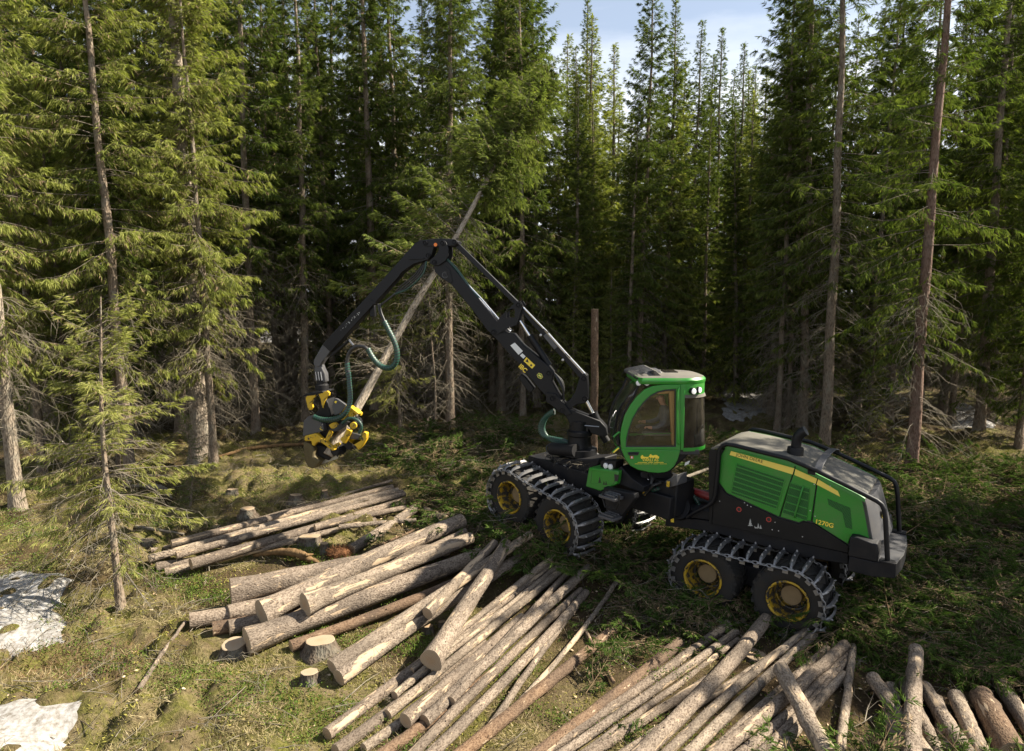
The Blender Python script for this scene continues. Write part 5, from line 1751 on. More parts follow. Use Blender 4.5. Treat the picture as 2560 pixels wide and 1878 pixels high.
spiral_hose(KF, [K3(5, q, 0.46) for q in ((700, 850), (760, 800), (840, 770), (920, 790), (980, 840), (1000, 900), (985, 960), (960, 1000))], 0.040, name='head_hose')
for i in range(4):
    spiral_hose(KF, [K3(5, (520 + 20 * i, 940), 0.38), K3(5, (620, 960 - 15 * i), 0.45), K3(5, (730, 900 - 25 * i), 0.45), K3(5, (800 + 10 * i, 830), 0.40)], 0.020, wrap=None, name='head_hose')
for i in range(3):
    spiral_hose(KF, [K3(1, (680, 480 + i * 10), -0.2), K3(1, (600 + i * 8, 540), -0.25), K3(1, (560 + i * 14, 620), -0.28), K3(1, (585 + i * 14, 690), -0.25), K3(1, (680, 715 + i * 14), -0.2), K3(1, (770, 735 + i * 10), -0.15), K3(1, (815, 765), -0.1)], 0.050, name='crane_hose')
spiral_hose(KF, [K3(1, (650, 755), -0.1), K3(1, (618, 780), -0.1), K3(1, (620, 820), -0.05), K3(1, (660, 835), 0)], 0.022, wrap=None, name='crane_hose')

# ---- felling head
hd = MB(KF).prism(K2(5, [(275, 20), (280, -50), (330, -70), (385, -40), (400, 10), (440, 90), (450, 220), (330, 230), (285, 190)], 0.10), -0.10, 0.10).build('felling_head', M['head_grey'], hv, 0.02)


def hp_(name, pts, y0, y1, mat, bv=0.008, n=5):
    return MB(KF).prism(K2(n, pts, (y0 + y1) / 2), y0, y1).build(name, M[mat], hd, bv)


for k in range(3):
    a, b = (300 + 38 * k, 60), (320 + 38 * k, 190)
    MB(KF).tube([K3(5, a, 0.12), K3(5, b, 0.12)], 0.016, 8).build('link_pin', M['steel'], hd)
MB(KF).lathe([(0.17, -0.02), (0.17, 0.10), (0.13, 0.14), (0.13, 0.26)], K3(5, (400, 320), 0.0), (0, 0, 1), 20).build('rotator', M['chassis_black'], hd)
for y0 in (0.22, -0.30):
    hp_('hanger_arm', [(155, 450), (200, 400), (300, 398), (302, 440), (268, 470), (252, 530), (268, 600), (240, 642), (195, 640), (178, 560)], y0, y0 + 0.07, 'yellow_paint')
    hp_('hanger_arm', [(350, 388), (485, 348), (522, 380), (515, 422), (480, 440), (445, 520), (425, 612), (408, 600), (385, 470)], y0, y0 + 0.07, 'yellow_paint')
hp_('hanger_top', [(170, 420), (240, 370), (360, 350), (480, 330), (510, 355), (350, 395), (205, 410)], -0.30, 0.30, 'chassis_black', 0.015)
hp_('housing', [(430, 490), (520, 458), (560, 520), (600, 700), (560, 750), (470, 745), (345, 700), (420, 600)], -0.22, 0.26, 'black_paint', 0.02)
hp_('cover_plate', [(556, 592), (598, 462), (640, 470), (772, 560), (690, 690), (600, 722)], 0.20, 0.28, 'head_grey', 0.012)
hp_('cover_plate', [(180, 790), (250, 720), (330, 700), (480, 850), (492, 940), (310, 988), (165, 1025)], -0.15, 0.30, 'head_grey', 0.02)
hp_('frame_beam', [(600, 700), (760, 560), (830, 640), (760, 800), (600, 1000), (480, 1080), (400, 960), (480, 830)], -0.18, 0.14, 'chassis_black', 0.02)
hp_('yellow_plate', [(672, 690), (765, 562), (830, 648), (752, 790), (700, 802)], 0.16, 0.22, 'yellow_paint')
hp_('yellow_plate', [(838, 578), (860, 590), (988, 690), (950, 702), (850, 640)], 0.10, 0.30, 'yellow_paint')
hp_('yellow_plate', [(840, 650), (890, 670), (900, 730), (850, 760), (820, 720)], 0.12, 0.30, 'yellow_paint')
hp_('yellow_bracket', [(512, 872), (560, 838), (610, 830), (685, 905), (640, 935), (545, 922)], 0.30, 0.38, 'yellow_paint')
hp_('yellow_strut', [(520, 948), (562, 992), (492, 1125), (445, 1100)], 0.26, 0.34, 'yellow_paint')
for y0, y1 in ((0.20, 0.34), (-0.34, -0.22)):
    hp_('delimbing_knife', [(140, 1060), (165, 1030), (320, 992), (372, 1030), (425, 1082), (600, 1218), (612, 1250), (572, 1262), (405, 1135), (352, 1122), (322, 1150), (298, 1188), (262, 1172), (250, 1112), (150, 1110)], y0, y1, 'yellow_paint', 0.02)
hp_('saw_box', [(165, 1112), (250, 1115), (300, 1160), (335, 1230), (325, 1330), (390, 1370), (432, 1395), (360, 1498), (300, 1515), (240, 1490), (190, 1400), (172, 1260)], -0.10, 0.30, 'saw_brown', 0.04)
hp_('saw_bar', [(300, 1500), (340, 1440), (640, 1330), (660, 1350), (630, 1390)], 0.04, 0.06, 'steel', 0.002)
hp_('saw_motor', [(330, 1150), (450, 1170), (570, 1262), (600, 1330), (540, 1400), (400, 1340), (335, 1300)], -0.20, 0.12, 'chassis_black', 0.03)
hp_('feed_arm', [(768, 1078), (838, 938), (862, 950), (802, 1068), (905, 1150), (1018, 1082), (1040, 968), (1102, 988), (1092, 1090), (1032, 1190), (970, 1252), (928, 1188)], 0.22, 0.36, 'yellow_paint', 0.02)
hp_('feed_arm_plate', [(802, 1058), (850, 985), (992, 1022), (932, 1112), (900, 1132)], 0.24, 0.29, 'head_grey', 0.01)
MB(KF).tube([K3(5, (820, 950), 0.36), K3(5, (735, 1130), 0.36)], 0.075, 14).build('feed_cylinder', M['yellow_paint'], hd)
MB(KF).tube([K3(5, (700, 1080), 0.36), K3(5, (770, 1110), 0.38)], 0.05, 12).build('feed_cylinder', M['yellow_paint'], hd)
# spiked feed rollers
for q, yy in (((900, 830), 0.12), ((860, 1160), 0.0), ((650, 1250), 0.05)):
    c = K3(5, q, yy)
    m = MB(KF)
    m.lathe([(0.0, -0.17), (0.12, -0.17), (0.14, -0.13), (0.14, 0.13), (0.12, 0.17), (0.0, 0.17)], c, (0.15, 1, 0.1), 18)
    for a in range(9):
        for b in range(4):
            an = 2 * math.pi * (a + 0.5 * (b % 2)) / 9
            p = np.array(c) + np.array([0.14 * math.cos(an), -0.11 + b * 0.075, 0.14 * math.sin(an)])
            d_ = np.array([math.cos(an), 0, math.sin(an)])
            m.tube([p - d_ * 0.02, p + d_ * 0.035], [0.018, 0.004], 5)
    m.build('feed_roller', M['chassis_black'], hd)
MB(KF).lathe([(0.085, -0.03), (0.085, 0.03), (0.05, 0.04), (0.0, 0.04)], K3(5, (880, 880), 0.40), (0, 1, 0), 16).build('roller_motor', M['yellow_paint'], hd)
hp_('upper_knife', [(880, 600), (940, 620), (1010, 690), (1000, 730), (940, 700), (880, 660)], -0.30, -0.18, 'yellow_paint', 0.01)
hp_('measuring_wheel_arm', [(560, 1190), (640, 1140), (670, 1170), (640, 1220), (600, 1240)], 0.10, 0.24, 'yellow_paint', 0.01)
for q, z2_ in (((360, 920), 14), ((385, 935), 10), ((370, 895), 8)):
    flat('worn_mark', KF, K2(5, [(q[0], q[1]), (q[0] + z2_ * 2, q[1] + z2_), (q[0] + z2_ * 2.4, q[1] + z2_ * 2.2), (q[0] + z2_ * 0.8, q[1] + z2_ * 1.4)], 0.30), 0.3005, 'yellow_decal', hd)
flat('worn_mark', KF, K2(5, [(585, 525), (605, 500), (630, 512), (612, 545)], 0.28), 0.2805, 'yellow_decal', hd)

# ------------------------------------------------------------------ the operator
def skin_body(name, joints, edges, radii, fr, sub=2):
    me = bpy.data.meshes.new(name)
    me.from_pydata([tuple(fr.w(j)) for j in joints], edges, [])
    o = bpy.data.objects.new(name, me)
    coll.objects.link(o)
    o.modifiers.new('skin', 'SKIN')
    if not me.skin_vertices:
        me.skin_vertices.new()
    for i, r in enumerate(radii):
        rr = r if isinstance(r, tuple) else (r, r)
        me.skin_vertices[0].data[i].radius = rr
        me.skin_vertices[0].data[i].use_root = (i == 0)
    sb = o.modifiers.new('sub', 'SUBSURF')
    sb.levels = sub
    sb.render_levels = sub
    dg = bpy.context.evaluated_depsgraph_get()
    out = bpy.data.meshes.new_from_object(o.evaluated_get(dg))
    bpy.data.objects.remove(o)
    return out


J = [(-0.28, 0, 0.98), (-0.27, 0, 1.15), (-0.25, 0, 1.33), (-0.23, 0, 1.44), (-0.19, 0, 1.50), (-0.16, 0, 1.55), (-0.13, 0, 1.64), (-0.12, 0, 1.73)]
E = [(i, i + 1) for i in range(7)]
Rr = [0.16, 0.155, 0.165, 0.12, 0.065, 0.058, 0.088, 0.075]
hand_tip = []
for sd in (1, -1):
    b = len(J)
    J += [(-0.22, 0.19 * sd, 1.40), (-0.15, 0.27 * sd, 1.17), (0.02, 0.33 * sd, 1.09), (0.16, 0.34 * sd, 1.09), (0.22, 0.34 * sd, 1.10)]
    E += [(3, b), (b, b + 1), (b + 1, b + 2), (b + 2, b + 3), (b + 3, b + 4)]
    Rr += [0.075, 0.058, 0.045, 0.034, 0.032]
    hand_tip.append((0.22, 0.34 * sd, 1.10))
    b = len(J)
    J += [(-0.10, 0.11 * sd, 0.98), (0.22, 0.14 * sd, 0.99), (0.32, 0.14 * sd, 0.78), (0.42, 0.14 * sd, 0.75)]
    E += [(0, b), (b, b + 1), (b + 1, b + 2), (b + 2, b + 3)]
    Rr += [0.095, 0.075, 0.055, 0.04]
bme = skin_body('person', J, E, Rr, CF)
bm = bmesh.new()
bm.from_mesh(bme)
# fingers, nose and ears grown onto the same mesh
def add_mb(bm, m):
    base = [bm.verts.new([float(k) for k in m.fr.w(v)]) for v in m.v]
    for f in m.f:
        try:
            bm.faces.new([base[i] for i in f])
        except ValueError:
            pass


m = MB(CF)
for (hx, hy, hz) in hand_tip:
    sd = 1 if hy > 0 else -1
    for k in range(4):
        yy = hy + (k - 1.5) * 0.020
        l = (0.055, 0.065, 0.062, 0.05)[k]
        m.tube([(hx - 0.01, yy, hz), (hx + l * 0.55, yy, hz + 0.008), (hx + l, yy, hz - 0.022)], [0.0105, 0.0095, 0.008], 6)
    m.tube([(hx - 0.04, hy - 0.03 * sd, hz), (hx - 0.01, hy - 0.055 * sd, hz + 0.004), (hx + 0.02, hy - 0.058 * sd, hz - 0.008)], [0.012, 0.011, 0.009], 6)
m.tube([(-0.055, 0, 1.69), (-0.028, 0, 1.655), (-0.045, 0, 1.645)], [0.010, 0.016, 0.014], 6)
for sd in (1, -1):
    m.lathe([(0.0, 0.0), (0.022, 0.004), (0.026, 0.012), (0.0, 0.016)], (-0.135, 0.082 * sd, 1.665), (0, sd, 0), 8)
    m.lathe([(0.013, 0.0), (0.010, 0.008), (0.0, 0.010)], (-0.052, 0.033 * sd, 1.685), (1, 0, 0), 8)
add_mb(bm, m)
bm.to_mesh(bme)
bm.free()
c = CF.w((-0.28, 0, 0.98))
Vw = np.array([v.co[:] for v in bme.vertices])
Lw = (Vw - CF.o) @ CF.M
bme.vertices.foreach_set('co', (Vw - c).astype(np.float32).ravel())
bme.materials.clear()
for k in ('jacket', 'skin', 'trousers', 'hair_grey'):
    bme.materials.append(M[k])
for pl_ in bme.polygons:
    q = Lw[list(pl_.vertices)].mean(0)
    mi = 0
    if q[2] > 1.52:
        mi = 1
        if q[2] > 1.745 or (q[0] < -0.165 and q[2] > 1.64):
            mi = 3
    elif q[0] > 0.13 and q[2] > 1.02 and abs(q[1]) > 0.25:
        mi = 1
    elif q[2] < 1.08 and abs(q[1]) < 0.24:
        mi = 2
    pl_.material_index = mi
    pl_.use_smooth = True
bme.update()
po = bpy.data.objects.new('person', bme)
place(po, None, Matrix.Translation(Vector([float(k) for k in c])))
tag(po, 'operator in a dark patterned jacket sitting in the green cab with hands on the controls', 'person')

# bark and twig litter caught on the front deck
DBS = []
rs = np.random.RandomState(12)
for k in range(60):
    p = FF.w((rs.uniform(-2.1, -0.2), rs.uniform(-0.35, 0.45), 0.93))
    dead_branch(rs, p, rs.uniform(0, 6.28), rs.uniform(0.2, 0.6), R_(rs.uniform(-5, 25)), DBS, 0.006, 7, 0.15)
place(bpy.data.objects.new('deck_litter', spikes_mesh('deck_litter', DBS, M['twig_lichen'])), hv, Matrix.Identity(4))['kind'] = 'stuff'

# ------------------------------------------------------------------ felled logs
def log_object(name, A, B, ra, rb, mat, rs, bend=0.0, oval=0.0, sides=16, rings=16):
    A, B = np.array(A, float), np.array(B, float)
    L = np.linalg.norm(B - A)
    ex = (B - A) / L
    ez = np.array([0, 0, 1.0]) - ex * ex[2] if abs(ex[2]) < 0.95 else np.array([0, 1.0, 0]) - ex * ex[1]
    ez /= np.linalg.norm(ez)
    ey = np.cross(ez, ex)
    s = np.linspace(0, 1, rings)
    a = np.arange(sides) * 2 * math.pi / sides
    r = (ra + (rb - ra) * s) * (1 + 0.22 * np.exp(-s * L / 0.25) * oval)
    wob = 1 + 0.022 * rs.normal(size=(rings, sides)) + 0.05 * np.sin(a * 2 + rs.uniform(0, 6))[None] + oval * 0.08 * np.sin(a * 3 + rs.uniform(0, 6))[None] * np.exp(-s * L / 0.4)[:, None]
    oy = bend * L * np.sin(s * math.pi) + 0.005 * rs.normal(size=rings)
    oz = 0.3 * bend * L * np.sin(s * math.pi)
    oy[0] = oy[-1] = oz[0] = oz[-1] = 0
    X = np.repeat((s * L)[:, None], sides, 1)
    Y = oy[:, None] + r[:, None] * wob * np.cos(a)
    Z = oz[:, None] + r[:, None] * wob * np.sin(a)
    V = np.stack([X, Y, Z], -1)
    i = np.arange(rings * sides).reshape(rings, sides)
    F = np.stack([i[:-1], np.roll(i[:-1], -1, 1), np.roll(i[1:], -1, 1), i[1:]], -1).reshape(-1, 4)[:, ::-1]
    # branch stubs left after delimbing
    nk = int(L * 4)
    kb = rs.randint(1, rings - 1, nk)
    ka = rs.randint(0, sides, nk)
    VV, FF_ = [V.reshape(-1, 3)], [F]
    base = rings * sides
    for q in range(nk):
        p = V[kb[q], ka[q]] + np.array([rs.uniform(-0.5, 0.5) * L / rings, 0, 0])
        c = np.array([p[0], oy[kb[q]], oz[kb[q]]])
        d = (p - c) / (np.linalg.norm(p - c) + 1e-6)
        t_ = np.array([1.0, 0, 0])
        w_ = np.cross(d, t_)
        k = rs.uniform(0.008, 0.018)
        tip = p + d * rs.uniform(0.006, 0.022)
        p = p - d * 0.012
        vs = [p + t_ * k * 1.3, p + w_ * k, p - t_ * k * 1.3, p - w_ * k, tip + t_ * k * 0.6, tip + w_ * k * 0.6, tip - t_ * k * 0.6, tip - w_ * k * 0.6]
        VV.append(np.array(vs))
        FF_.append(np.array([[0, 1, 5, 4], [1, 2, 6, 5], [2, 3, 7, 6], [3, 0, 4, 7], [4, 5, 6, 7]]) + base)
        base += 8
    me = np_mesh(name, np.concatenate(VV), np.concatenate(FF_), M[mat], None, False)
    sm = np.zeros(len(me.polygons), bool)
    sm[:len(F)] = True
    me.polygons.foreach_set('use_smooth', sm)
    Mx = Matrix.Identity(4)
    for k in range(3):
        Mx[k][0], Mx[k][1], Mx[k][2], Mx[k][3] = ex[k], ey[k], ez[k], A[k]
    o = place(bpy.data.objects.new(name, me), None, Mx)
    for end in (0, rings - 1):
        ring = V[end].copy()
        cen = ring.mean(0)
        ring_i = cen + (ring - cen) * 0.96
        sgn = -1 if end == 0 else 1
        loc = ring_i - cen
        loc2 = loc * 0.5
        loc2[:, 0] += sgn * 0.004
        vs = np.vstack([ring - cen, loc + np.array([sgn * 0.003, 0, 0]), loc2, [[sgn * 0.005, 0, 0]]])
        fs = []
        for k in range(sides):
            j = (k + 1) % sides
            fs += [(k, j, sides + j, sides + k), (sides + k, sides + j, 2 * sides + j, 2 * sides + k)]
        f3 = [(2 * sides + k, 2 * sides + (k + 1) % sides, 3 * sides) for k in range(sides)]
        mm = bpy.data.meshes.new('cut_face')
        mm.from_pydata(vs.tolist(), [], fs + f3)
        bm_ = bmesh.new()
        bm_.from_mesh(mm)
        bmesh.ops.recalc_face_normals(bm_, faces=bm_.faces)
        bm_.to_mesh(mm)
        bm_.free()
        mm.materials.append(M['cut_wood'])
        place(bpy.data.objects.new('cut_face', mm), o, Mx @ Matrix.Translation(Vector([float(k) for k in cen])))
    return o


BK, PL, RD = 'log_bark', 'log_bark_pale', 'log_bark_red'
LOGSEG = []
LOGS = [
    # back pile of long thin logs: zoom, near end, far end, radii (survey px), lifts, bark, label
    (11, 700, 320, 1602, 62, 10, 9, 0.10, 0.12, BK, 'thinnest upper log at the far side of the back pile'),
    (11, 222, 452, 1605, 96, 23, 17, 0.20, 0.16, BK, 'uppermost long log of the back pile with small pale scars'),
    (11, 80, 545, 1640, 112, 22, 15, 0.10, 0.06, PL, 'log reaching farthest left in the back pile, pale end'),
    (11, 528, 460, 1668, 125, 24, 15, 0.18, 0.10, BK, 'log in the back pile whose near end starts midway along it'),
    (11, 255, 562, 1682, 170, 20, 14, 0.10, 0.05, BK, 'middle log of the back pile, lighter near end'),
    (11, 182, 628, 1500, 300, 23, 14, 0.02, 0.0, PL, 'pale flaking log second from the front of the back pile'),
    (11, 345, 624, 1675, 222, 31, 20, 0.06, 0.04, BK, 'thick frontmost log of the back pile with round cut end'),
    (11, 128, 596, 900, 470, 24, 16, 0.0, 0.0, BK, 'short-looking grey log low at the left of the back pile'),
    (11, 95, 492, 800, 360, 15, 12, 0.0, 0.0, BK, 'thin log peeping out at the lower left of the back pile'),
    (11, 1120, 395, 1690, 265, 18, 14, 0.0, 0.0, BK, 'log behind the mossy stump at the right end of the back pile'),
    (11, 1345, 492, 1745, 232, 30, 25, 0.02, 0.05, BK, 'short slanting log between the back pile and the big logs'),
    (11, 1270, 370, 1750, 325, 14, 12, 0.0, 0.0, BK, 'weathered thin log lying low in the shade behind the stump'),
    (11, 1470, 480, 1940, 285, 8, 6, 0.05, 0.10, RD, 'thin brown pole leaning beyond the short slanting log'),
    (11, 1800, 240, 1940, 295, 22, 22, 0.0, 0.05, BK, 'short chunk lying crosswise near the front track'),
    # big butt logs
    (11, 592, 755, 1950, 480, 66, 38, 0.25, 0.10, BK, 'thick log at the back of the big pile, coarse dark bark'),
    (11, 782, 884, 2040, 305, 62, 40, 0.22, 0.30, BK, 'flared-butt log in the middle of the big pile'),
    (11, 1055, 832, 2095, 412, 52, 32, 0.48, 0.30, PL, 'log lying on top of the big pile with clear ringed end'),
    (11, 1500, 640, 2062, 372, 24, 20, 0.34, 0.30, PL, 'narrow pale log on top of the big pile between two thicker ones'),
    (11, 693, 1066, 2160, 520, 66, 42, 0.06, 0.06, BK, 'thickest front log of the big pile with notched butt'),
    (11, 335, 932, 1250, 760, 42, 34, 0.02, 0.0, BK, 'dark-barked log sticking out at the far left of the big pile'),
    (11, 576, 880, 1300, 700, 40, 32, 0.10, 0.02, BK, 'log between the flared butt and the dark-barked log, pale end'),
    (11, 480, 986, 1100, 860, 40, 32, 0.0, 0.0, RD, 'low reddish log second from the left of the big pile'),
    (11, 582, 976, 1200, 830, 42, 32, 0.02, 0.0, BK, 'low grey log tucked under the flared butt'),
    (11, 968, 1092, 2230, 590, 34, 26, 0.0, 0.02, RD, 'reddish log in the shade below the thickest front log'),
    # crossing logs in the middle
    (12, 128, 790, 1395, -60, 44, 22, 0.10, 0.45, PL, 'long tapering log crossing the big pile, left of the crossing pair'),
    (12, 172, 856, 1345, 85, 46, 32, 0.04, 0.05, BK, 'long log beside the long tapering one, ringed pale end'),
    (12, 738, 445, 1170, -5, 34, 24, 0.42, 0.50, PL, 'peeled log resting high across the others with round end'),
    (12, 762, 745, 1245, 0, 56, 34, 0.32, 0.45, BK, 'heavy dark log lying across the fan of thin logs'),
    # fan of thin logs
    (12, 640, 810, 1545, 82, 17, 22, 0.08, 0.14, PL, 'thin peeled log at the upper edge of the fan'),
    (12, 560, 900, 1530, 140, 16, 20, 0.02, 0.06, BK, 'thin shaded log under the upper edge of the fan'),
    (12, 690, 850, 1612, 114, 15, 15, 0.10, 0.14, PL, 'second thin peeled log from the upper edge of the fan'),
    (12, 485, 1092, 1598, 166, 28, 20, 0.06, 0.06, PL, 'thin log ending low at the left of the fan, grey end'),
    (12, 528, 968, 1210, 430, 23, 20, 0.12, 0.10, PL, 'short peeled log on top of the fan near the heavy dark log'),
    (12, 598, 1132, 1345, 475, 42, 30, 0.14, 0.16, BK, 'thick-ended log lying on the fan with torn bark'),
    (12, 890, 1005, 1640, 185, 26, 18, 0.18, 0.12, BK, 'log with flaking strip in the middle of the fan'),
    (12, 720, 1132, 1765, 155, 36, 26, 0.10, 0.20, BK, 'long straight log through the middle of the fan with peeled top'),
    (12, 95, 1216, 1000, 560, 36, 30, 0.02, 0.02, BK, 'lowest log of the fan at its left corner'),
    (12, 150, 1330, 1100, 640, 38, 30, 0.0, 0.0, BK, 'second lowest log of the fan, beside its left corner'),
    (12, 330, 1310, 1250, 640, 30, 24, 0.02, 0.0, PL, 'pale log third from the left corner of the fan'),
    (12, 420, 1370, 1200, 800, 34, 30, 0.0, 0.0, RD, 'reddish log low in the fan below the thick-ended one'),
    (12, 620, 1370, 1720, 300, 34, 22, 0.02, 0.04, BK, 'grey scaly log right of the middle of the fan'),
    (12, 740, 1370, 1755, 308, 36, 20, 0.04, 0.10, BK, 'brownish log next to the grey scaly one in the fan'),
    (12, 1060, 1290, 1750, 330, 24, 14, 0.0, 0.02, BK, 'slender log second from the right side of the fan'),
    (12, 1330, 1010, 1958, 225, 17, 12, 0.06, 0.06, PL, 'slender split log with white side at the right of the fan'),
    (12, 900, 1390, 2000, 492, 40, 26, 0.02, 0.04, RD, 'rust-brown log alone between the two fans'),
    (12, 1745, 545, 1930, 885, 10, 12, 0.04, 0.04, RD, 'rusty stick lying crosswise above the rust-brown log'),
    # right fan
    (13, -542, 900, 312, 240, 30, 28, 0.04, 0.04, RD, 'orange-barked log at the left edge of the right fan'),
    (13, -515, 900, 585, 138, 26, 22, 0.02, 0.02, BK, 'second log from the left in the right fan'),
    (13, -400, 900, 632, 180, 26, 20, 0.04, 0.06, BK, 'scaly log third from the left in the right fan'),
    (13, -270, 900, 642, 226, 20, 14, 0.02, 0.02, BK, 'narrow split log fourth from the left in the right fan'),
    (13, -245, 900, 500, 430, 26, 20, 0.0, 0.0, BK, 'shaded log low at the left of the right fan'),
    (13, 60, 900, 800, 110, 46, 34, 0.16, 0.20, BK, 'thick log lying across the top of the right fan'),
    (13, -60, 900, 860, 302, 22, 16, 0.08, 0.06, PL, 'white-sided split log beneath the thick crossing log'),
    (13, 200, 900, 1040, 165, 28, 20, 0.10, 0.12, PL, 'ring-scarred pale log, upper of two side by side'),
    (13, 345, 880, 1072, 190, 30, 20, 0.08, 0.10, PL, 'ring-scarred pale log, lower of two side by side'),
    (13, 480, 880, 1145, 272, 28, 16, 0.0, 0.02, BK, 'dark log half hidden beside the ring-scarred pair'),
    (13, 490, 890, 1245, 252, 36, 28, 0.10, 0.12, BK, 'straight log with long torn strip in the right fan'),
    (13, 640, 890, 1262, 300, 28, 20, 0.02, 0.02, BK, 'mottled log right of the one with the long torn strip'),
    (13, 760, 890, 1262, 345, 28, 16, 0.0, 0.0, BK, 'dark mottled log under the down-pointing log'),
    (13, 850, 890, 1240, 420, 26, 20, 0.0, 0.0, PL, 'lowest right log of the right fan with pale flank'),
    (13, 1150, 880, 882, 385, 46, 38, 0.20, 0.28, PL, 'peeled log pointing down across the right fan'),
    (13, 1212, 880, 1290, 262, 26, 18, 0.06, 0.08, PL, 'upright-looking slender log right of the right fan'),
    # bundle at the lower right corner
    (13, 1620, 900, 1645, 282, 48, 36, 0.28, 0.34, BK, 'topmost log of the corner bundle, pointing straight away'),
    (13, 1700, 880, 1402, 440, 46, 36, 0.12, 0.12, BK, 'split log leaning left in the corner bundle'),
    (13, 1560, 900, 1500, 500, 46, 40, 0.0, 0.0, BK, 'low log at the left side of the corner bundle'),
    (13, 1780, 900, 1575, 455, 40, 30, 0.06, 0.06, BK, 'log mostly hidden under the topmost one of the corner bundle'),
    (13, 1950, 900, 1690, 490, 48, 36, 0.10, 0.08, BK, 'slanting log right of the topmost one in the corner bundle'),
    (13, 1830, 900, 1760, 560, 40, 32, 0.0, 0.0, BK, 'low log in the middle of the corner bundle'),
    (13, 2030, 900, 1868, 540, 46, 38, 0.06, 0.06, PL, 'log with lit edge second from right before the thickest'),
    (13, 2200, 900, 2010, 545, 76, 58, 0.06, 0.06, RD, 'thickest brown log of the corner bundle'),
    (13, 2380, 860, 2100, 440, 44, 36, 0.06, 0.06, PL, 'pale log at the right end of the corner bundle'),
]
rs = np.random.RandomState(41)
for i, (zn, ax, ay, bx, by, r0, r1, l0, l1, mt, lab) in enumerate(LOGS):
    sc_ = SURVEY[zn][2]
    qa, qb = zz(zn, ax, ay), zz(zn, bx, by)
    ends = []
    for q, rp, lf in ((qa, r0, l0), (qb, r1, l1)):
        P = ground(q[0], q[1], 0.1 + lf)
        for _ in range(2):
            d = (P - C_) @ FW
            r = 1.1 * rp / sc_ * d / FPX
            P = ground(q[0], q[1], lf + r * 0.8)
        ends.append((P, r))
    u_ = np.linspace(0.03, 0.97, 12)[:, None]
    ax_ = ends[0][0][None] * (1 - u_) + ends[1][0][None] * u_
    need = terr(ax_[:, 0], ax_[:, 1]) + 0.55 * ends[1][1] - ax_[:, 2]
    up_ = max(0.0, float(np.sort(need)[-3]))
    for e_ in ends:
        e_[0][2] += up_
    o = log_object('log', ends[0][0], ends[1][0], ends[0][1], ends[1][1], mt, rs, bend=rs.normal() * 0.008, oval=1.0 if r0 > 50 else 0.3)
    LOGSEG.append((ends[0][0], ends[1][0], ends[0][1]))
    grp = 'long thin logs of the back pile' if i < 14 else 'big butt logs of the middle pile' if i < 28 else 'logs of the left fan' if i < 46 else 'logs of the right fan' if i < 62 else 'logs of the corner bundle'
    tag(o, lab, 'log', grp)

# a lone delimbed pole on the moss
P0, P1 = ground(*zz(11, 15, 1365), 0.06), ground(*zz(11, 308, 938), 0.12)
o = log_object('pole', P0, P1, 0.045, 0.028, 'log_bark_pale', rs, 0.01)
tag(o, 'thin delimbed pole lying alone on the moss left of the big logs', 'pole')

# the topped stem standing behind the boom
top = at(*zz(0, 1308, 680), 19.0)
P = np.array([top[0], top[1], float(terr(top[0], top[1]))])
o = log_object('topped_stem', P - np.array([0, 0, 0.2]), top, 0.125, 0.105, 'log_bark_red', rs, 0.004)
tag(o, 'tall bare reddish stem cut off flat at the top, standing behind the boom', 'tree stem')

# ------------------------------------------------------------------ stumps
def stump(px, py, r, h, label, tilt=(0, 0), moss=False, name='stump'):
    r *= 0.88
    P = ground(px, py, h * 0.62)
    P[2] -= h * 0.62
    h *= 0.62
    n, k = 9, 22
    rr_ = np.random.RandomState(int(px * 7 + py))
    z = np.linspace(-0.25, h, n)
    a = np.arange(k) * 2 * math.pi / k
    root = np.exp(-np.clip(z + 0.05, 0, None) / (0.35 * h + 0.05))
    lob = 1 + 0.16 * np.sin(a * 4 + rr_.uniform(0, 6)) + 0.10 * np.sin(a * 7 + rr_.uniform(0, 6))
    R2 = r * (1 + root[:, None] * 0.75 * lob[None] + 0.035 * rr_.normal(size=(n, k)) + 0.04 * np.sin(a * 2 + 1)[None])
    V = np.stack([R2 * np.cos(a), R2 * np.sin(a), np.repeat(z[:, None], k, 1)], -1)
    V[:, :, 2] += V[:, :, 0] * tilt[0] * np.clip(z / h, 0, 1)[:, None] + V[:, :, 1] * tilt[1] * np.clip(z / h, 0, 1)[:, None]
    i = np.arange(n * k).reshape(n, k)
    F = np.stack([i[:-1], np.roll(i[:-1], -1, 1), np.roll(i[1:], -1, 1), i[1:]], -1).reshape(-1, 4)
    me = np_mesh(name, V.reshape(-1, 3), F, M['stump_bark'], None, True)
    Mx = Matrix.Translation(Vector([float(c) for c in P]))
    o = place(bpy.data.objects.new(name, me), None, Mx)
    tag(o, label, 'stump', 'stumps of felled spruces')
    ring = V[-1]
    cen = ring.mean(0)
    # face built with its own X axis upright so that the rings lie round it
    loc = [(0.004, float(v[0] - cen[0]), float(v[1] - cen[1])) for v in ring]
    zz_ = [float(v[2] - cen[2]) for v in ring]
    vs = [(zz_[j], loc[j][1], loc[j][2]) for j in range(k)] + [(zz_[j] * 0.9 + 0.005, loc[j][1] * 0.95, loc[j][2] * 0.95) for j in range(k)] + [(0.006, 0, 0)]
    fs = [(j, (j + 1) % k, k + (j + 1) % k, k + j) for j in range(k)] + [(k + j, k + (j + 1) % k, 2 * k) for j in range(k)]
    mm = bpy.data.meshes.new('cut_face')
    mm.from_pydata(vs, [], fs)
    mm.materials.append(M['cut_wood'])
    rot = Matrix(((0, 1, 0, 0), (0, 0, 1, 0), (1, 0, 0, 0), (0, 0, 0, 1)))
    place(bpy.data.objects.new('cut_face', mm), o, Mx @ Matrix.Translation(Vector([float(c) for c in cen])) @ rot)
    return o, P


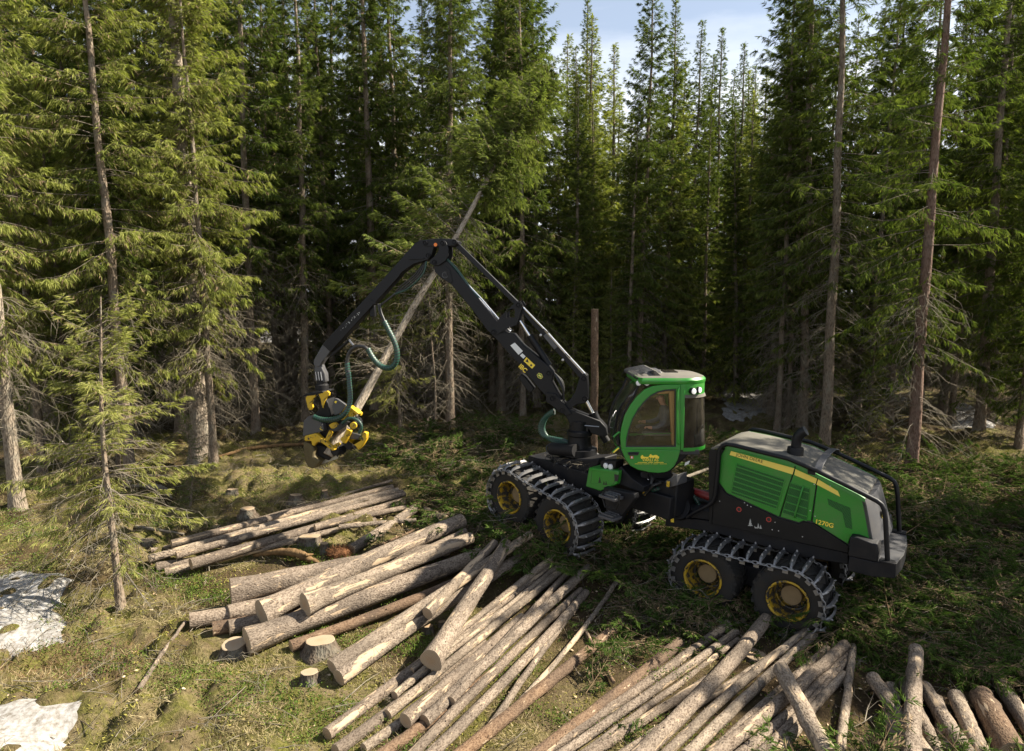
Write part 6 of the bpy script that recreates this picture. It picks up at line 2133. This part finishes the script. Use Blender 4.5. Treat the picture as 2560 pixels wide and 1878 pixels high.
STUMPS = [
    (11, 605, 107, 0.15, 0.10, 'flat low stump in the moss left of the post-like stump'), (11, 1000, 142, 0.16, 0.26, 'post-like stump standing behind the back pile'),
    (11, 1180, 115, 0.08, 0.22, 'small stump right of the post-like stump'), (11, 697, 228, 0.17, 0.24, 'dark-sided stump just behind the back pile'),
    (11, 500, 338, 0.10, 0.06, 'small flat stump at the left end of the back pile'), (11, 62, 427, 0.17, 0.06, 'low bark-strewn stump beside the small drooping spruce'),
    (11, 1085, 402, 0.24, 0.34, 'large mossy stump between the back pile and the big logs'), (11, 1178, 446, 0.09, 0.24, 'slim stump touching the large mossy stump'),
    (11, 612, 1073, 0.20, 0.24, 'stump half hidden by the notched butt log'), (11, 1155, 1052, 0.25, 0.28, 'large hollow-hearted stump before the big pile'),
    (11, 1086, 1250, 0.14, 0.28, 'bright cut stump on a mossy hummock below the big pile'), (11, 1825, 962, 0.10, 0.18, 'small dark stump between the crossing logs'),
    (11, 1912, 936, 0.065, 0.14, 'tiny stump next to the small dark one'), (13, 738, 306, 0.20, 0.10, 'flat stump among the right fan near the rear wheel'),
    (0, 2205, 1107, 0.09, 0.14, 'small stump at the right frame edge'), (0, 512, 1077, 0.13, 0.06, 'flat stump under the spruces left of the harvester head'),
]
for zn, x, y, r, h, lab in STUMPS:
    o, P = stump(*zz(zn, x, y), r, h, lab, (rs.normal() * 0.08, rs.normal() * 0.08))

# ------------------------------------------------------------------ dead wood lying about
def crooked(name, pts, rads, mat, label, cat, seed=1):
    X = smooth_path(pts, 30)
    r_ = np.random.RandomState(seed)
    rr = np.interp(np.linspace(0, 1, len(X)), np.linspace(0, 1, len(rads)), rads) * (1 + 0.10 * r_.normal(size=len(X)))
    o = MB().tube(X, list(rr), 10).build(name, M[mat], None, ang=70)
    tag(o, label, cat)
    return o


G = lambda zn, x, y, l=0.05: ground(*zz(zn, x, y), l)
crooked('fallen_branch', [G(11, -60, 95, 0.1), G(11, 30, 85, 0.18), G(11, 120, 95, 0.28), G(11, 180, 115, 0.30), G(11, 225, 165, 0.12)], [0.05, 0.07, 0.10, 0.09, 0.02], 'dead_wood', 'bleached crooked branch lying on the moss under the left spruces', 'branch', 2)
crooked('fallen_branch', [G(11, 0, 345), G(11, 120, 360, 0.1), G(11, 300, 390)], [0.05, 0.04, 0.03], 'dead_wood', 'straight dark branch on the ground left of the back pile', 'branch', 3)
crooked('rotten_branch', [G(11, 740, 520, 0.1), G(11, 900, 500, 0.16), G(11, 1010, 510, 0.18), G(11, 1080, 545, 0.12), G(11, 1160, 575, 0.04)], [0.05, 0.08, 0.10, 0.08, 0.03], 'rotten_wood', 'broken orange rotten branch in front of the large mossy stump', 'branch', 4)
crooked('rotten_branch', [G(11, 990, 500, 0.2), G(11, 1060, 520, 0.22), G(11, 1110, 515, 0.2)], [0.06, 0.05, 0.015], 'rotten_wood', 'splintered upper prong of rotten wood beside the mossy stump', 'branch', 5)
crooked('arched_branch', [G(1, 660, 1560), G(1, 780, 1470, 0.3), G(1, 950, 1435, 0.45), G(1, 1130, 1470, 0.4), G(1, 1270, 1590, 0.1)], [0.022, 0.02, 0.018, 0.014, 0.01], 'dead_wood', 'thin brown branch arching over the slash by the front wheels', 'branch', 6)
crooked('fallen_log', [G(0, 480, 1005, 0.08), G(0, 560, 985, 0.1), G(0, 690, 975, 0.1)], [0.05, 0.07, 0.06], 'rotten_wood', 'reddish fallen trunk on the moss left of the harvester head', 'branch', 7)
crooked('leaning_pole', [G(1, 1700, 1060, 0.8), G(1, 1945, 968, 0.9)], [0.05, 0.04], 'dead_wood', 'grey pole sticking out behind the cab towards the hood', 'branch', 8)
m = MB()
P = G(11, 1275, 512, 0.1)
r_ = np.random.RandomState(8)
secs = []
for k in range(7):
    th = math.pi * k / 6
    secs.append([(P[0] + 0.30 * math.sin(th) * math.cos(a) * r_.uniform(0.75, 1.2), P[1] + 0.22 * math.sin(th) * math.sin(a) * r_.uniform(0.75, 1.2), P[2] - 0.05 + 0.20 * math.cos(th) * r_.uniform(0.9, 1.1)) for a in np.linspace(0, 2 * math.pi, 15)[:-1]])
o = m.loft(secs).build('root_clump', M['root_brown'], None, ang=20)
tag(o, 'dark red-brown rotten root clump right of the large mossy stump', 'root clump')
SPK = []
B = np.repeat(np.array(P)[None], 260, 0)
d = unit(r_.normal(size=(260, 3)) + np.array([0, 0, 0.35]))
SPK.append(spikes(B + d * np.array([0.26, 0.19, 0.17]), B + d * np.array([0.34, 0.26, 0.24]) + r_.normal(size=(260, 3)) * 0.03, np.full(260, 0.006), np.full(260, 0.002)))
me = spikes_mesh('root_fibres', SPK, M['root_brown'])
place(bpy.data.objects.new('root_fibres', me), o, Matrix.Identity(4))['kind'] = 'stuff'

# ------------------------------------------------------------------ the spruce held by the head
A = at(*zz(5, 490, 1335), 17.35)
Bt = at(1388, 175, 21.5)
Lf = float(np.linalg.norm(Bt - A))
ez = (Bt - A) / Lf
ex = np.array([1.0, 0, 0]) - ez * ez[0]
ex /= np.linalg.norm(ex)
ey = np.cross(ez, ex)
rsf = np.random.RandomState(91)
tm, (tz, tx, ty, tr) = trunk_mesh(rsf, Lf, 0.118, M['trunk_bark_pale'], 0.05, 0.0, 0.0)
Q, T, SP, DB = [], [], [], []
z = Lf * 0.36
while z < Lf - 0.1:
    t_ = (z - Lf * 0.36) / (Lf * 0.64)
    for k in range(8 if t_ < 0.42 else 7):
        az = rsf.uniform(0, 2 * math.pi)
        if t_ < 0.42 and (math.cos(az) > -0.3 or rsf.rand() < 0.15):
            continue
        Lb = max(0.2, 2.4 * (1 - t_) ** 0.5 * rsf.uniform(0.45, 1.1))
        bough(rsf, np.array([np.interp(z, tz, tx), np.interp(z, tz, ty), z]), az, Lb, R_(-12 + 45 * t_), 0.25, 0.1, 13, 0.24, 0.03, 0.8, Q, T, SP, 0.20 if t_ < 0.3 else 0.06)
    if t_ > 0.40:
        cd_ = C_ - A
        for k in range(3):
            az = math.atan2(cd_ @ ey, cd_ @ ex) + rsf.normal() * 0.6
            bough(rsf, np.array([np.interp(z, tz, tx), np.interp(z, tz, ty), z]), az, 1.7 * (1.05 - t_) * rsf.uniform(0.5, 1.1), R_(5), 0.3, 0.1, 13, 0.24, 0.03, 0.9, Q, T, SP, 0.12)
    z += 0.22 * rsf.uniform(0.7, 1.3)
for k in range(150):
    z = rsf.uniform(Lf * 0.16, Lf * 0.58)
    dead_branch(rsf, np.array([np.interp(z, tz, tx), np.interp(z, tz, ty), z]), rsf.uniform(0, 6.28), rsf.uniform(0.4, 1.35), R_(rsf.uniform(-30, 10)), DB, 0.010, 10, 0.3)
fe = bpy.data.objects.new('felled_spruce', None)
Mx = Matrix.Identity(4)
for k in range(3):
    Mx[k][0], Mx[k][1], Mx[k][2], Mx[k][3] = ex[k], ey[k], ez[k], A[k]
place(fe, None, Mx)
tag(fe, 'spruce being felled, leaning diagonally with its butt gripped by the yellow head', 'tree')
for nm, me in (('trunk', tm), ('crown', quads_mesh('crown', Q, T, M['needles_felled'])), ('branches', spikes_mesh('branches', SP, M['dead_wood'])), ('dead_branches', spikes_mesh('dead_branches', DB, M['twig_lichen']))):
    place(bpy.data.objects.new(nm, me), fe, Mx)
mm = bpy.data.meshes.new('cut_face')
mm.from_pydata([(-0.004, 0.124 * math.cos(a), 0.124 * math.sin(a)) for a in np.linspace(0, 2 * math.pi, 19)[:-1]], [], [tuple(range(18))])
mm.materials.append(M['cut_wood'])
place(bpy.data.objects.new('cut_face', mm), fe, Mx @ Matrix(((0, 1, 0, 0), (0, 0, 1, 0), (1, 0, 0, 0), (0, 0, 0, 1))))

# ------------------------------------------------------------------ snow patches
def in_poly(x, y, poly):
    c = np.zeros(x.shape, bool)
    n = len(poly)
    for i in range(n):
        x0, y0 = poly[i]
        x1, y1 = poly[(i + 1) % n]
        hit = ((y0 > y) != (y1 > y)) & (x < (x1 - x0) * (y - y0) / (y1 - y0 + 1e-12) + x0)
        c ^= hit
    return c


def snow_patch(pix, label, step=0.06, rough=0.12):
    poly = [tuple(ground(x * 2560 / 2252, y * 2560 / 2252)[:2]) for x, y in pix]
    xs, ys = [p[0] for p in poly], [p[1] for p in poly]
    X, Y = np.meshgrid(np.arange(min(xs) - 0.6, max(xs) + 0.6, step), np.arange(min(ys) - 0.6, max(ys) + 0.6, step))
    ins = in_poly(X + rough * sines(X, Y, 51, 0.9), Y + rough * sines(X, Y, 52, 0.8), poly).astype(float)
    for k in range(7):      # soften the outline: the snow thins out and dips under the moss at its rim
        p_ = np.pad(ins, 1, mode='edge')
        ins = (p_[:-2, 1:-1] + p_[2:, 1:-1] + p_[1:-1, :-2] + p_[1:-1, 2:] + p_[1:-1, 1:-1]) / 5
    # old snow lies smoother than the moss: average the ground under it
    Zg = terr(X, Y)
    Zs = Zg.copy()
    for k in range(24):
        p_ = np.pad(Zs, 1, mode='edge')
        Zs = (p_[:-2, 1:-1] + p_[2:, 1:-1] + p_[1:-1, :-2] + p_[1:-1, 2:]) / 4
    Z = np.minimum(Zs, Zg + 0.10) + (ins - 0.52) * 0.16 + 0.020 * sines(X, Y, 54, 0.45) + 0.006 * sines(X, Y, 55, 0.2)
    ny_, nx_ = X.shape
    idd = np.arange(nx_ * ny_).reshape(ny_, nx_)
    g_ = ins > 0.12
    fk = g_[:-1, :-1] & g_[1:, :-1] & g_[:-1, 1:] & g_[1:, 1:]
    F = np.stack([idd[:-1, :-1], idd[:-1, 1:], idd[1:, 1:], idd[1:, :-1]], -1)[fk]
    used = np.unique(F)
    remap = np.full(nx_ * ny_, -1)
    remap[used] = np.arange(len(used))
    V = np.stack([X.ravel(), Y.ravel(), Z.ravel()], 1)[used]
    c = V.mean(0)
    me = np_mesh('snow_patch', V - c, remap[F], M['snow'], None, True)
    o = place(bpy.data.objects.new('snow_patch', me), None, Matrix.Translation(Vector([float(k) for k in c])))
    tag(o, label, 'snow', 'patches of old snow', 'thing')


snow_patch([(-60, 1265), (60, 1262), (150, 1270), (140, 1310), (130, 1345), (165, 1390), (110, 1420), (20, 1430), (-60, 1450)], 'old snow patch at the left frame edge behind the moss hummocks')
snow_patch([(-60, 1560), (60, 1540), (190, 1525), (240, 1545), (170, 1580), (130, 1610), (170, 1680), (100, 1760), (-80, 1760)], 'old snow patch in the lower left corner')
snow_patch([(1590, 862), (1640, 850), (1700, 875), (1700, 905), (1640, 925), (1590, 915)], 'snow patch in the shade right behind the cab')
snow_patch([(2085, 895), (2130, 885), (2190, 935), (2150, 948), (2095, 940)], 'snow patch right of the thick reddish spruce')
snow_patch([(1960, 868), (2000, 872), (1990, 884), (1955, 880)], 'small snow patch between the two thick right trunks')
snow_patch([(300, 830), (420, 800), (520, 815), (560, 850), (440, 870), (310, 870)], 'snow patch deep under the left spruces')
snow_patch([(500, 725), (640, 715), (760, 722), (740, 750), (520, 755)], 'far snow patch deep in the forest behind the boom', 0.2, 0.3)

# ------------------------------------------------------------------ ground cover and felling debris
rs = np.random.RandomState(303)


def in_view(x, y, margin=0.06):
    d = y * math.cos(PITCH)
    return (np.abs(x) < d * (0.75 + margin) + 0.6)


def scatter(n, x0, x1, y0, y1, dens):
    """random ground points, thinned by dens(x, y) in 0..1, nearer ones favoured"""
    X, Y = [], []
    tot = 0
    while tot < n:
        x = rs.uniform(x0, x1, n * 2)
        y = y0 + (y1 - y0) * rs.rand(n * 2) ** 1.35
        k = (rs.rand(n * 2) < dens(x, y)) & in_view(x, y)
        X.append(x[k])
        Y.append(y[k])
        tot += k.sum()
    x, y = np.concatenate(X)[:n], np.concatenate(Y)[:n]
    return np.stack([x, y, terr(x, y)], 1)


SNOWP = [[tuple(ground(x * 2560 / 2252, y * 2560 / 2252)[:2]) for x, y in p] for p in (
    [(-60, 1265), (60, 1262), (150, 1270), (140, 1310), (130, 1345), (165, 1390), (110, 1420), (20, 1430), (-60, 1450)],
    [(-60, 1560), (60, 1540), (190, 1525), (240, 1545), (170, 1580), (130, 1610), (170, 1680), (100, 1760), (-80, 1760)])]


def no_snow(x, y):
    k = np.ones(x.shape)
    for p in SNOWP:
        k[in_poly(x + 0.25 * sines(x, y, 51, 0.6), y + 0.25 * sines(x, y, 52, 0.5), p)] = 0.12
    return k


def stuff(name, me, label, cat):
    o = place(bpy.data.objects.new(name, me), None, Matrix.Identity(4))
    return tag(o, label, cat, kind='stuff')


def clear_of_logs(P, gap):
    k = np.ones(len(P), bool)
    for a, b, r in LOGSEG:
        ab = (b - a)[:2]
        t_ = np.clip(((P[:, :2] - a[:2]) @ ab) / (ab @ ab), 0, 1)
        k &= np.hypot(*(P[:, :2] - a[:2] - t_[:, None] * ab).T) > r + gap
    return P[k]


# moss: tiny upright leaf faces, thick on the hummocks
def moss_d(x, y):
    return np.clip(0.45 + 0.6 * sines(x, y, 61, 1.3), 0.05, 1) * (1 - 0.8 * slash_zone(x, y)) * no_snow(x, y)


P = scatter(105000, -17, 20, 6.8, 27, moss_d)
n = len(P)
D = unit(rs.normal(size=(n, 3)) * np.array([0.8, 0.8, 0.25]) + np.array([0, 0, 0.55]))
tint = np.clip(0.5 + 0.35 * sines(P[:, 0], P[:, 1], 62, 2.2) + 0.22 * rs.normal(size=n), 0, 1)
stuff('moss', quads_mesh('moss', [leaf_quads(P - np.array([0, 0, 0.015]), D, rs.uniform(0.03, 0.085, n), rs.uniform(0.008, 0.016, n), rs)], [tint], M['moss_leaf']), 'yellow-green feather moss covering the forest floor', 'moss')


# dry grass and sedge in tufts
def grass_d(x, y):
    return np.clip(0.15 + 0.9 * sines(x, y, 63, 1.7), 0, 1) * (1 - 0.85 * slash_zone(x, y)) * no_snow(x, y)


P = scatter(12000, -16, 18, 6.8, 25, grass_d)
nb_ = 8
Pb = np.repeat(P, nb_, 0) + rs.normal(size=(len(P) * nb_, 3)) * np.array([0.06, 0.06, 0])
n = len(Pb)
Pb = clear_of_logs(Pb, -0.05)
n = len(Pb)
D = unit(rs.normal(size=(n, 3)) * np.array([0.75, 0.75, 0.2]) + np.array([0, 0, 0.5]))
stuff('grass', quads_mesh('grass', [leaf_quads(Pb - np.array([0, 0, 0.01]), D, rs.uniform(0.06, 0.20, n), rs.uniform(0.003, 0.006, n), rs)], [np.clip(0.6 + 0.4 * sines(Pb[:, 0], Pb[:, 1], 64, 2.5) + 0.25 * rs.normal(size=n), 0, 1)], M['grass_leaf']), 'dry tan grass tufts among the moss', 'grass')

# low berry shrubs, bright green
P = scatter(3600, -14, 12, 6.8, 20, lambda x, y: np.clip(sines(x, y, 65, 1.9), 0, 1) * (1 - 0.5 * slash_zone(x, y)) * no_snow(x, y))
nb_ = 16
Pb = np.repeat(P, nb_, 0) + rs.normal(size=(len(P) * nb_, 3)) * np.array([0.09, 0.09, 0.02]) + np.array([0, 0, 0.07])
n = len(Pb)
D = unit(rs.normal(size=(n, 3)) + np.array([0, 0, 0.5]))
stuff('berry_shrubs', quads_mesh('berry_shrubs', [leaf_quads(Pb, D, rs.uniform(0.025, 0.05, n), rs.uniform(0.008, 0.015, n), rs)], [np.clip(0.5 + 0.3 * rs.normal(size=n), 0, 1)], M['shrub_leaf']), 'low green berry shrubs on the forest floor', 'shrubs')

# cut boughs lying round the machine: a few bough shapes strewn thousands of times
bough_set = bpy.data.collections.new('bough_shapes')
for k in range(6):
    r_ = np.random.RandomState(400 + k)
    Q, T, SP = [], [], []
    bough(r_, np.zeros(3), 0.0, r_.uniform(0.7, 1.5), R_(8), 0.22, 0.15, 20, 0.15, 0.024, 0.35, Q, T, SP, 0.10 if k < 4 else 0.6, 0.012, True)
    Q, T, SP = np.concatenate(Q), np.concatenate(T), np.concatenate(SP)
    nq = len(Q)
    V = np.vstack([Q.reshape(-1, 3), SP.reshape(-1, 3)])
    Fq = np.vstack([np.arange(nq * 4).reshape(-1, 4), (SPF[None] + nq * 4 + (np.arange(len(SP)) * 6)[:, None, None]).reshape(-1, 4)])
    me = np_mesh('bough_shape', V, Fq, M['slash_needles'], {'tint': np.concatenate([np.repeat(T, 4), np.full(len(SP) * 6, -1.0)])})
    bough_set.objects.link(bpy.data.objects.new('bough_shape', me))
P = scatter(4200, -9, 17, 6.9, 22, lambda x, y: slash_zone(x, y) * (0.35 + 0.65 * np.clip(0.5 + sines(x, y, 66, 2.2), 0, 1)))
P[:, 2] += rs.uniform(0.02, 0.20, len(P)) + 0.35 * np.clip(sines(P[:, 0], P[:, 1], 71, 2.6), 0, None) * rs.rand(len(P))
extra = np.array([ground(*zz(1, x, y)) for x, y in ((230, 1450), (300, 1420), (480, 1480), (600, 1470), (700, 1500), (820, 1530), (950, 1520), (1080, 1500), (1200, 1560), (1330, 1500), (180, 1000), (90, 1150), (120, 950), (60, 1300))] +
                 [ground(*zz(2, x, y)) for x, y in ((60, 1330), (200, 1450), (400, 1480), (560, 1500), (700, 1420), (740, 1450), (860, 1520), (1040, 1560), (1240, 1560), (1330, 1480), (40, 1230), (1400, 1330))])
heaps = np.array([ground(x * 2560 / 2252, y * 2560 / 2252) for x, y in ((900, 1000), (950, 985), (1000, 975), (1040, 1000), (1060, 960), (1100, 985), (1130, 955), (980, 1030), (930, 1040), (1020, 1060), (1180, 975), (870, 1020), (1050, 1120), (1010, 1130), (1080, 1190), (1560, 1010), (1590, 1060), (1960, 1180), (2050, 1150), (2120, 1240), (2000, 1330), (2150, 1350))])
wheels_ = np.array([ground(x * 2560 / 2252, y * 2560 / 2252) for x, y in ((1120, 1225), (1170, 1215), (1220, 1222), (1262, 1235), (1300, 1240), (1345, 1240), (1250, 1262), (1440, 1340), (1510, 1378), (1600, 1392), (1800, 1420))])
hp3 = np.repeat(wheels_, 22, 0) + rs.normal(size=(len(wheels_) * 22, 3)) * np.array([0.22, 0.16, 0.0])
hp3[:, 2] = terr(hp3[:, 0], hp3[:, 1]) + rs.uniform(0.05, 0.38, len(hp3))
hp2 = np.repeat(heaps, 36, 0) + rs.normal(size=(len(heaps) * 36, 3)) * np.array([0.45, 0.45, 0.0])
hp2[:, 2] = terr(hp2[:, 0], hp2[:, 1]) + np.abs(rs.normal(size=len(hp2))) * 0.30 + 0.05
P = np.vstack([P, hp2])
P = clear_of_logs(P, 0.24)
ex2 = np.repeat(extra, 4, 0) + rs.normal(size=(len(extra) * 4, 3)) * np.array([0.22, 0.22, 0.05])
ex2[:, 2] += 0.1
P = np.vstack([P, ex2, clear_of_logs(hp3, 0.12)])
n = len(P)
me = bpy.data.meshes.new('slash_boughs')
me.from_pydata(P.tolist(), [], [])
for an, ty, av in (('turn', 'FLOAT_VECTOR', np.stack([rs.normal(size=n) * 0.5, rs.normal(size=n) * 0.24, rs.uniform(0, 6.28, n)], 1).astype(np.float32).ravel()), ('size', 'FLOAT', rs.uniform(0.55, 1.2, n).astype(np.float32)), ('pick', 'INT', rs.randint(0, 6, n).astype(np.int32))):
    a_ = me.attributes.new(an, ty, 'POINT')
    a_.data.foreach_set('vector' if ty == 'FLOAT_VECTOR' else 'value', av)
so = stuff('slash_boughs', me, 'cut green spruce boughs lying thick round the machine', 'boughs')
ng = bpy.data.node_groups.new('strew_boughs', 'GeometryNodeTree')
ng.interface.new_socket('Geometry', in_out='INPUT', socket_type='NodeSocketGeometry')
ng.interface.new_socket('Geometry', in_out='OUTPUT', socket_type='NodeSocketGeometry')
gi, gout = ng.nodes.new('NodeGroupInput'), ng.nodes.new('NodeGroupOutput')
ci = ng.nodes.new('GeometryNodeCollectionInfo')
ci.inputs['Collection'].default_value = bough_set
ci.inputs['Separate Children'].default_value = True
ci.inputs['Reset Children'].default_value = True
ip = ng.nodes.new('GeometryNodeInstanceOnPoints')
ip.inputs['Pick Instance'].default_value = True


def named(an, dt):
    x = ng.nodes.new('GeometryNodeInputNamedAttribute')
    x.data_type = dt
    x.inputs['Name'].default_value = an
    return x.outputs['Attribute']


ng.links.new(gi.outputs[0], ip.inputs['Points'])
ng.links.new(ci.outputs[0], ip.inputs['Instance'])
ng.links.new(named('pick', 'INT'), ip.inputs['Instance Index'])
e2r = ng.nodes.new('FunctionNodeEulerToRotation')
ng.links.new(named('turn', 'FLOAT_VECTOR'), e2r.inputs[0])
ng.links.new(e2r.outputs[0], ip.inputs['Rotation'])
ng.links.new(named('size', 'FLOAT'), ip.inputs['Scale'])
ng.links.new(ip.outputs[0], gout.inputs[0])
gm = so.modifiers.new('strew', 'NODES')
gm.node_group = ng

# red-brown heather on the left
hc = ground(*zz(14, 430, 930))
n = 2600
X = hc[0] + rs.normal(size=n) * 0.75
Y = hc[1] + rs.normal(size=n) * 0.40
X[n // 2:] = rs.uniform(-13, -3, n - n // 2)
Y[n // 2:] = rs.uniform(8, 17, n - n // 2)
k = np.concatenate([np.ones(n // 2, bool), sines(X[n // 2:], Y[n // 2:], 81, 1.6) > 0.35])
X, Y = X[k], Y[k]
B = np.stack([X, Y, terr(X, Y)], 1)
D = unit(rs.normal(size=B.shape) * np.array([0.6, 0.6, 0.15]) + np.array([0, 0, 0.6]))
stuff('heather', spikes_mesh('heather', [spikes(B, B + D * rs.uniform(0.08, 0.24, (len(B), 1)), np.full(len(B), 0.0035), np.full(len(B), 0.0015))], M['heather']), 'red-brown heather stems on the moss at lower left', 'heather')

# dead twigs, grey with lichen
DBS = []
P = scatter(2300, -13, 17, 6.8, 23, lambda x, y: 0.42 + 0.58 * slash_zone(x, y))
hk = np.vstack([np.repeat(heaps, 22, 0), np.repeat(wheels_, 10, 0)])
hk = hk + rs.normal(size=hk.shape) * np.array([0.5, 0.4, 0])
hk[:, 2] = terr(hk[:, 0], hk[:, 1]) + rs.uniform(0.05, 0.45, len(hk))
P = clear_of_logs(np.vstack([P, hk]), 0.12)
for p in P:
    dead_branch(rs, p + np.array([0, 0, rs.uniform(0.02, 0.15)]), rs.uniform(0, 6.28), rs.uniform(0.35, 1.2), R_(rs.uniform(-4, 16)), DBS, rs.uniform(0.005, 0.010), 7, 0.12)
stuff('twigs', spikes_mesh('twigs', DBS, M['twig_lichen']), 'dead grey lichen-covered twigs strewn over the ground', 'twigs')

# splinters and bark chips
P = scatter(5000, -10, 16, 6.8, 19, lambda x, y: 0.2 + 0.5 * slash_zone(x, y))
n = len(P)
D = unit(rs.normal(size=(n, 3)) * np.array([1, 1, 0.25]))
t = NT('wood_chip')
cc = t.ramp(t.new('Attribute', attribute_name='tint').outputs['Fac'], [(0.0, (0.12, 0.07, 0.04)), (0.5, (0.34, 0.24, 0.15)), (1.0, (0.62, 0.49, 0.34))])
t.pbr(cc, 0.85, spec=0.15)
M['wood_chip'] = t.m
stuff('wood_chips', quads_mesh('wood_chips', [leaf_quads(P + np.array([0, 0, 0.02]), D, rs.uniform(0.03, 0.14, n) * rs.rand(n), rs.uniform(0.005, 0.022, n), rs)], [rs.rand(n)], M['wood_chip']), 'pale wood splinters and bark chips on the ground', 'chips')
